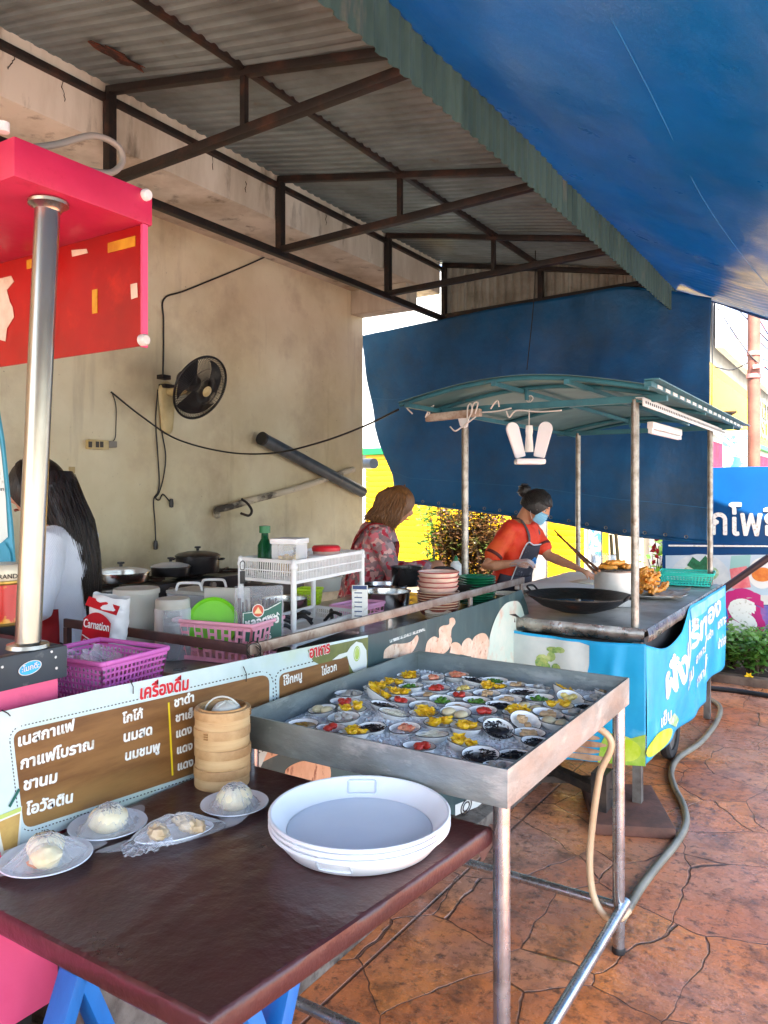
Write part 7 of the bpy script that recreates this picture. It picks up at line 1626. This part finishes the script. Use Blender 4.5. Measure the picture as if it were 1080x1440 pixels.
def shrub(name, label, c, h, spread, n_stem, n_leaf, L_, w_, m, cat='shrub', group=None):
    t = thing(name, label, cat, c, 0, group); st = B(); lf = B(); c = Vector(c)
    for i in range(n_stem):
        a = rnd.random()*6.28; r = spread*math.sqrt(rnd.random()); top = c+Vector((r*math.cos(a), r*math.sin(a), h*rnd.uniform(.55, 1))); mid = c.lerp(top, .5)+Vector((rnd.gauss(0, .03), rnd.gauss(0, .03), .04))
        pts = smooth_path([c+Vector((r*.2*math.cos(a), r*.2*math.sin(a), 0)), mid, top], 5); st.tube(pts, [.009*(1-.7*k/len(pts)) for k in range(len(pts))], 5)
        for k in range(n_leaf):
            p = pts[min(len(pts)-1, int(2+rnd.random()**.7*(len(pts)-2)))]+Vector((rnd.gauss(0, .035), rnd.gauss(0, .035), rnd.gauss(0, .035))); aa = rnd.random()*6.28
            leaf(lf, p, Vector((math.cos(aa), math.sin(aa), rnd.uniform(-.3, .8))), Vector((rnd.gauss(0, .4), rnd.gauss(0, .4), 1)), L_*rnd.uniform(.6, 1.25), w_*rnd.uniform(.7, 1.2))
    st.done('stem', mat('woody_stem', (74, 60, 44), .85), t); lf.done('foliage', m, t, 180); return t
green_lf = leafmat('dark_green_leaf', (58, 104, 44), (100, 144, 58)); green_l2 = leafmat('mid_green_leaf', (76, 126, 52), (126, 166, 72)); red_lf = leafmat('bronze_leaf', (66, 40, 26), (96, 66, 36), (60, 78, 30))
soil = mat('dark_soil', (66, 52, 42), .95, c2=(44, 36, 30), s=9, bump=.5, bs=40)
b = B(); b.bx(-3.2, 1.6, 6.62, 7.18, -.004, .06); tag(b.done('soil_bed', soil), kind='structure')
for k, (px, py, h, lab) in enumerate(((985, 958, .30, 'leafy green shrub at the left end of the bed, under the e letter'), (1025, 955, .36, 'leafy green shrub with a yellow flower in the middle of the bed'), (1062, 962, .34, 'leafy green shrub right of the flowering one in the bed'), (1100, 962, .36, 'leafy green shrub at the right picture edge of the bed'))):
    c = az(px, py, .06); c.y = 6.72+.1*(k % 2); c.z = .06
    c.x = ay(px, py, c.y).x; shrub('shrub', lab, c, h-.03, .27, 36, 30, .062, .018, green_l2 if k % 2 else green_lf, 'shrub', None)
b = B(); c = ay(1014, 961, 6.5)
c = ay(1053, 951, 6.52)
for i in range(6): a = i*1.05; leaf(b, c, Vector((math.cos(a), -.3, math.sin(a))), Vector((0, -1, 0)), .035, .012)
tag(b.done('flower', mat('yellow_petal', (250, 200, 20), .5)), 'small yellow flower among the green shrubs', 'flower')
b = B(); b.bar((-1.4, 6.56, .03), (1.6, 6.44, .03), .1, .07, .008); tag(b.done('kerb_beam', mat('weathered_kerb', (124, 104, 90), .85, c2=(88, 68, 56), s=8, bump=.3, bs=30)), 'weathered kerb beam edging the planting bed', 'kerb')
b = B(); b.tube(smooth_path([(-1.5, 6.1, .018), (-.9, 6.22, .018), (-.3, 6.15, .018), (.6, 6.2, .018)], 8), .018, 8); tag(b.done('black_pipe', black_pl), 'black pipe lying across the paving in front of the kerb', 'pipe')

# yellow shophouse: a long side facing us beyond the curtain, a shopfront along the street
SY = 9.6
yel = mat('yellow_siding', (236, 186, 0), .5, c2=(226, 168, 0), s=4); whitew = mat('white_render', (196, 196, 190), .85, c2=(176, 176, 170), s=4); gcon = mat('grey_concrete', (128, 126, 124), .85, c2=(98, 96, 94), s=7, bump=.2, bs=30); beige = mat('beige_door', (206, 188, 160), .6, c2=(190, 168, 138), s=5)
sh = thing('shophouse', 'sunlit shophouse with bright yellow slatted walls, white above, beyond the curtain', 'building', (-5, 12, 0))
b = B(); b.bx(-11, -1.72, SY+.05, 18, 0, 4.6); b.done('wall', whitew, sh)
b = B()
for i in range(24): z = .12+.08*i; b.bx(-6.45, -4.0, SY+.01, SY+.045, z, z+.072, .006)
b.done('slat_panel', yel, sh)
b = B()
for i in range(24): z = .12+.08*i; b.bx(-3.6, -3.12, SY+.01, SY+.045, z, z+.072, .006)
b.done('slat_panel', yel, sh)
b = B(); b.bx(-7.2, -4.0, SY-.03, SY+.04, 2.04, 2.13); b.done('green_trim', mat('green_trim', (20, 150, 70), .5), sh)
b = B(); b.bx(-3.98, -3.62, SY-.06, SY+.04, 0, 3.4, .01); b.done('pillar', gcon, sh); b = B(); b.bx(-2.30, -1.80, SY-.06, SY+.04, 0, 1.6, .01); b.done('pillar', gcon, sh)
b = B(); b.bx(-2.80, -2.5, SY, SY+.04, 0, 1.55); b.done('door', beige, sh)
b = B(); b.bx(-2.87, -2.81, SY-.02, SY+.045, 0, 1.62); b.bx(-2.49, -2.44, SY-.02, SY+.045, 0, 1.62); b.bx(-2.81, -2.49, SY-.02, SY+.045, 1.555, 1.62); b.done('door_frame', yel, sh)
poster = mat('poster_print', (60, 120, 170), .5, c2=(226, 220, 206), s=14, lo=.46, hi=.54, c3=(196, 60, 60), s3=10)
b = B(); b.bx(-3.05, -2.9, SY, SY+.03, .55, 1.5); b.done('poster', poster, sh)
b = B(); b.grid(lambda u, v: Vector((-11.2+4.2*u, SY-.5+1.6*v, 3.0+.75*v+.03*abs(math.sin(u*70)))), 160, 6); b.solid(.02).done('tiled_roof', mat('red_tiles', (196, 70, 50), .7, c2=(160, 50, 36), s=8), sh)
# street front: sign fascia, billboard, shutters
XF = -1.70
b = B(); b.bx(XF, XF+.06, SY+.06, 17.5, 2.28, 3.02, .01); b.bx(-4.4, XF+.06, SY-.02, SY+.055, 2.20, 3.10, .01); b.done('sign_fascia', mat('yellow_sign', (214, 172, 16), .5, c2=(200, 154, 12), s=2), sh)
b = B(); a, c = ax(1064, 570, XF+.062), ax(1084, 574, XF+.062); a.z = 2.68; c.z = 2.68; letters(b, 'ถอน', a, c, (1, 0, 0), None, .02, .6, .01); b.done('lettering', mat('grey_ink', (120, 124, 110), .5), sh); b = B(); a.z = c.z = 2.42; letters(b, 'ตรวจ', a, c, (1, 0, 0), None, .02, .6, .01); b.done('lettering', mat('grey_ink', (120, 124, 110), .5), sh)
b = B(); b.bx(XF, XF+.08, SY+.02, 17.5, 2.20, 2.279); b.done('green_edge', mat('green_trim', (1, 1, 1)), sh)
b = B(); b.grid(lambda u, v: Vector((XF+.02+.02*math.sin(u*400), SY+.1+7.5*u, .1+2.0*v)), 600, 1); b.done('shutter', mat('crimson_shutter', (196, 30, 60), .5, c2=(160, 20, 46), s=4), sh)
bb = thing('billboard', 'pale lavender billboard in a white frame high on the shophouse', 'billboard', (XF, 12, 3.2))
b = B(); b.bx(XF+.09, XF+.13, SY+.35, 16.5, 3.28, 5.2); b.done('face', mat('lavender_print', (118, 128, 172), .45, c2=(150, 162, 190), s=.9, c3=(176, 96, 120), s3=.7, lo3=.6, hi3=.66), bb)
b = B(); b.bar((XF+.14, SY+.3, 3.24), (XF+.14, 16.6, 3.24), .09, .09); b.bar((XF+.14, SY+.3, 3.2), (XF+.14, SY+.3, 5.2), .09, .09); b.done('frame', whitew, bb)
b = B(); b.tube(smooth_path([(XF+.135, SY+.6, 3.42), (XF+.135, SY+1.1, 3.62), (XF+.135, SY+1.7, 3.55), (XF+.135, SY+2.4, 3.38)], 8), .025, 6); b.done('arc_print', white_i, bb)
flag = thing('hanging_banner', 'small blue and white banner hanging before the crimson shutters', 'banner', ay(1032, 630, 9.2))
b = B(); b.grid(lambda u, v: Vector((ay(1016, 630, 9.2).x+(ay(1052, 630, 9.2).x-ay(1016, 630, 9.2).x)*u, 9.2+.03*math.sin(u*6+v*2), ay(1030, 606+.0*v, 9.2).z+(1.55-ay(1030, 606, 9.2).z)*v)), 16, 12); b.solid(.002).done('sheet', mat('blue_white_print', (70, 140, 206), .5, c2=(220, 228, 236), s=6, lo=.46, hi=.56), flag)
b = B(); b.tube([ay(998, 604, 8.2), ay(1052, 642, 9.1)], .018, 8); tag(b.done('strut_pole', white_pl), 'thin white strut slanting in front of the small blue banner', 'strut')
# rusty pole with wires
up = thing('utility_pole', 'reddish brown metal utility pole carrying wires beside the billboard', 'pole', ay(1060, 655, 8.3)-UP*1.77)
p = ay(1060, 655, 8.3); b = B(); b.cyl((p.x, p.y, 0), (p.x, p.y, 6), .058, n=18); b.done('shaft', mat('rusty_pole', (132, 84, 66), .6, .1, c2=(108, 62, 48), s=6, c3=(120, 74, 60), s3=12), up)
b = B()
for z in (2.62, 2.84): b.lathe([(.062, -.02), (.068, -.02), (.068, .02), (.062, .02)], (p.x, p.y, z), 18)
b.bar((p.x, p.y-.06, 2.70), (p.x+.5, p.y-.06, 2.74), .04); b.done('clamp', mat('clamp_pink', (196, 120, 112), .5), up)
for k, pts in enumerate(([(1008, 432), (1052, 496), (1080, 520)], [(1038, 435), (1080, 480)], [(1062, 440), (1080, 470)], [(1005, 516), (1030, 520), (1056, 508)], [(1056, 470), (1090, 500)], [(1003, 425), (1002, 470), (1001, 570)], [(1072, 506), (1090, 507)])):
    o = wire('overhead_wire', [ay(x, y, 8.24+.05*k) for x, y in pts], .006, black_cable, None, 5); tag(o, ['longest overhead wire slanting down past the billboard', 'short overhead wire in the upper right near the tarpaulin edge', 'uppermost short overhead wire right of the pole', 'wire sagging to the pole below the billboard', 'overhead wire right of the pole, slanting down', 'twisted dark wire hanging beside the blue curtain edge', 'level wire leaving the pole clamp'][k], 'wire')
# shrubs against the yellow wall and by the pillar
c = ay(640, 790, 8.6); 
for k, (px, r, lab) in enumerate(((612, .22, 'sparse upright green-leaved shrub against the yellow wall'), (645, .30, 'dense bronze-leaved hedge shrub against the yellow wall, left of the roof pole'), (682, .26, 'bronze-leaved hedge shrub against the yellow wall, right of the roof pole'))):
    c = ay(px, 790, 8.5); c.z = 0; shrub('hedge_shrub', lab, c, 1.6 if k else 1.66, r*1.15, 60 if k else 18, 70 if k else 30, .062 if k else .11, .02 if k else .024, red_lf if k else green_lf, 'shrub')
c = ay(930, 800, 7.6); c.z = 0; shrub('potted_plant', 'broad-leaved green plant between the grey pillar and the blue board', c, 1.2, .16, 12, 14, .13, .03, leafmat('bright_leaf', (80, 140, 40), (150, 190, 60)), 'plant')
b = B(); c = ay(926, 778, 7.45)
for i in range(9): a = i*.7; leaf(b, c+Vector((rnd.gauss(0, .03), 0, rnd.gauss(0, .05))), Vector((math.cos(a), -.3, math.sin(a))), Vector((0, -1, 0)), .06, .02)
tag(b.done('red_flower', mat('red_petal', (206, 30, 40), .5)), 'red flower cluster on the plant beside the grey pillar', 'flower')
b = B(); b.tube([ay(505, 652, 6.9), ay(526, 652, 6.75)], .055, 20); tag(b.done('pipe_stub', pipem), 'grey pipe stub poking out past the wall corner', 'pipe')
# far street side: plain shop row behind the trees line that closes the view
far = thing('shop_row', 'pale distant row of shophouses closing the street behind', 'building', (6, 42, 0))
b = B(); b.bx(-30, 30, 42, 48, 0, 7); b.done('wall', whitew, far)
for i in range(14): B().bx(-28+4*i, -25.4+4*i, 41.9, 42.02, .2, 2.9).done('shutter', gcon, far)
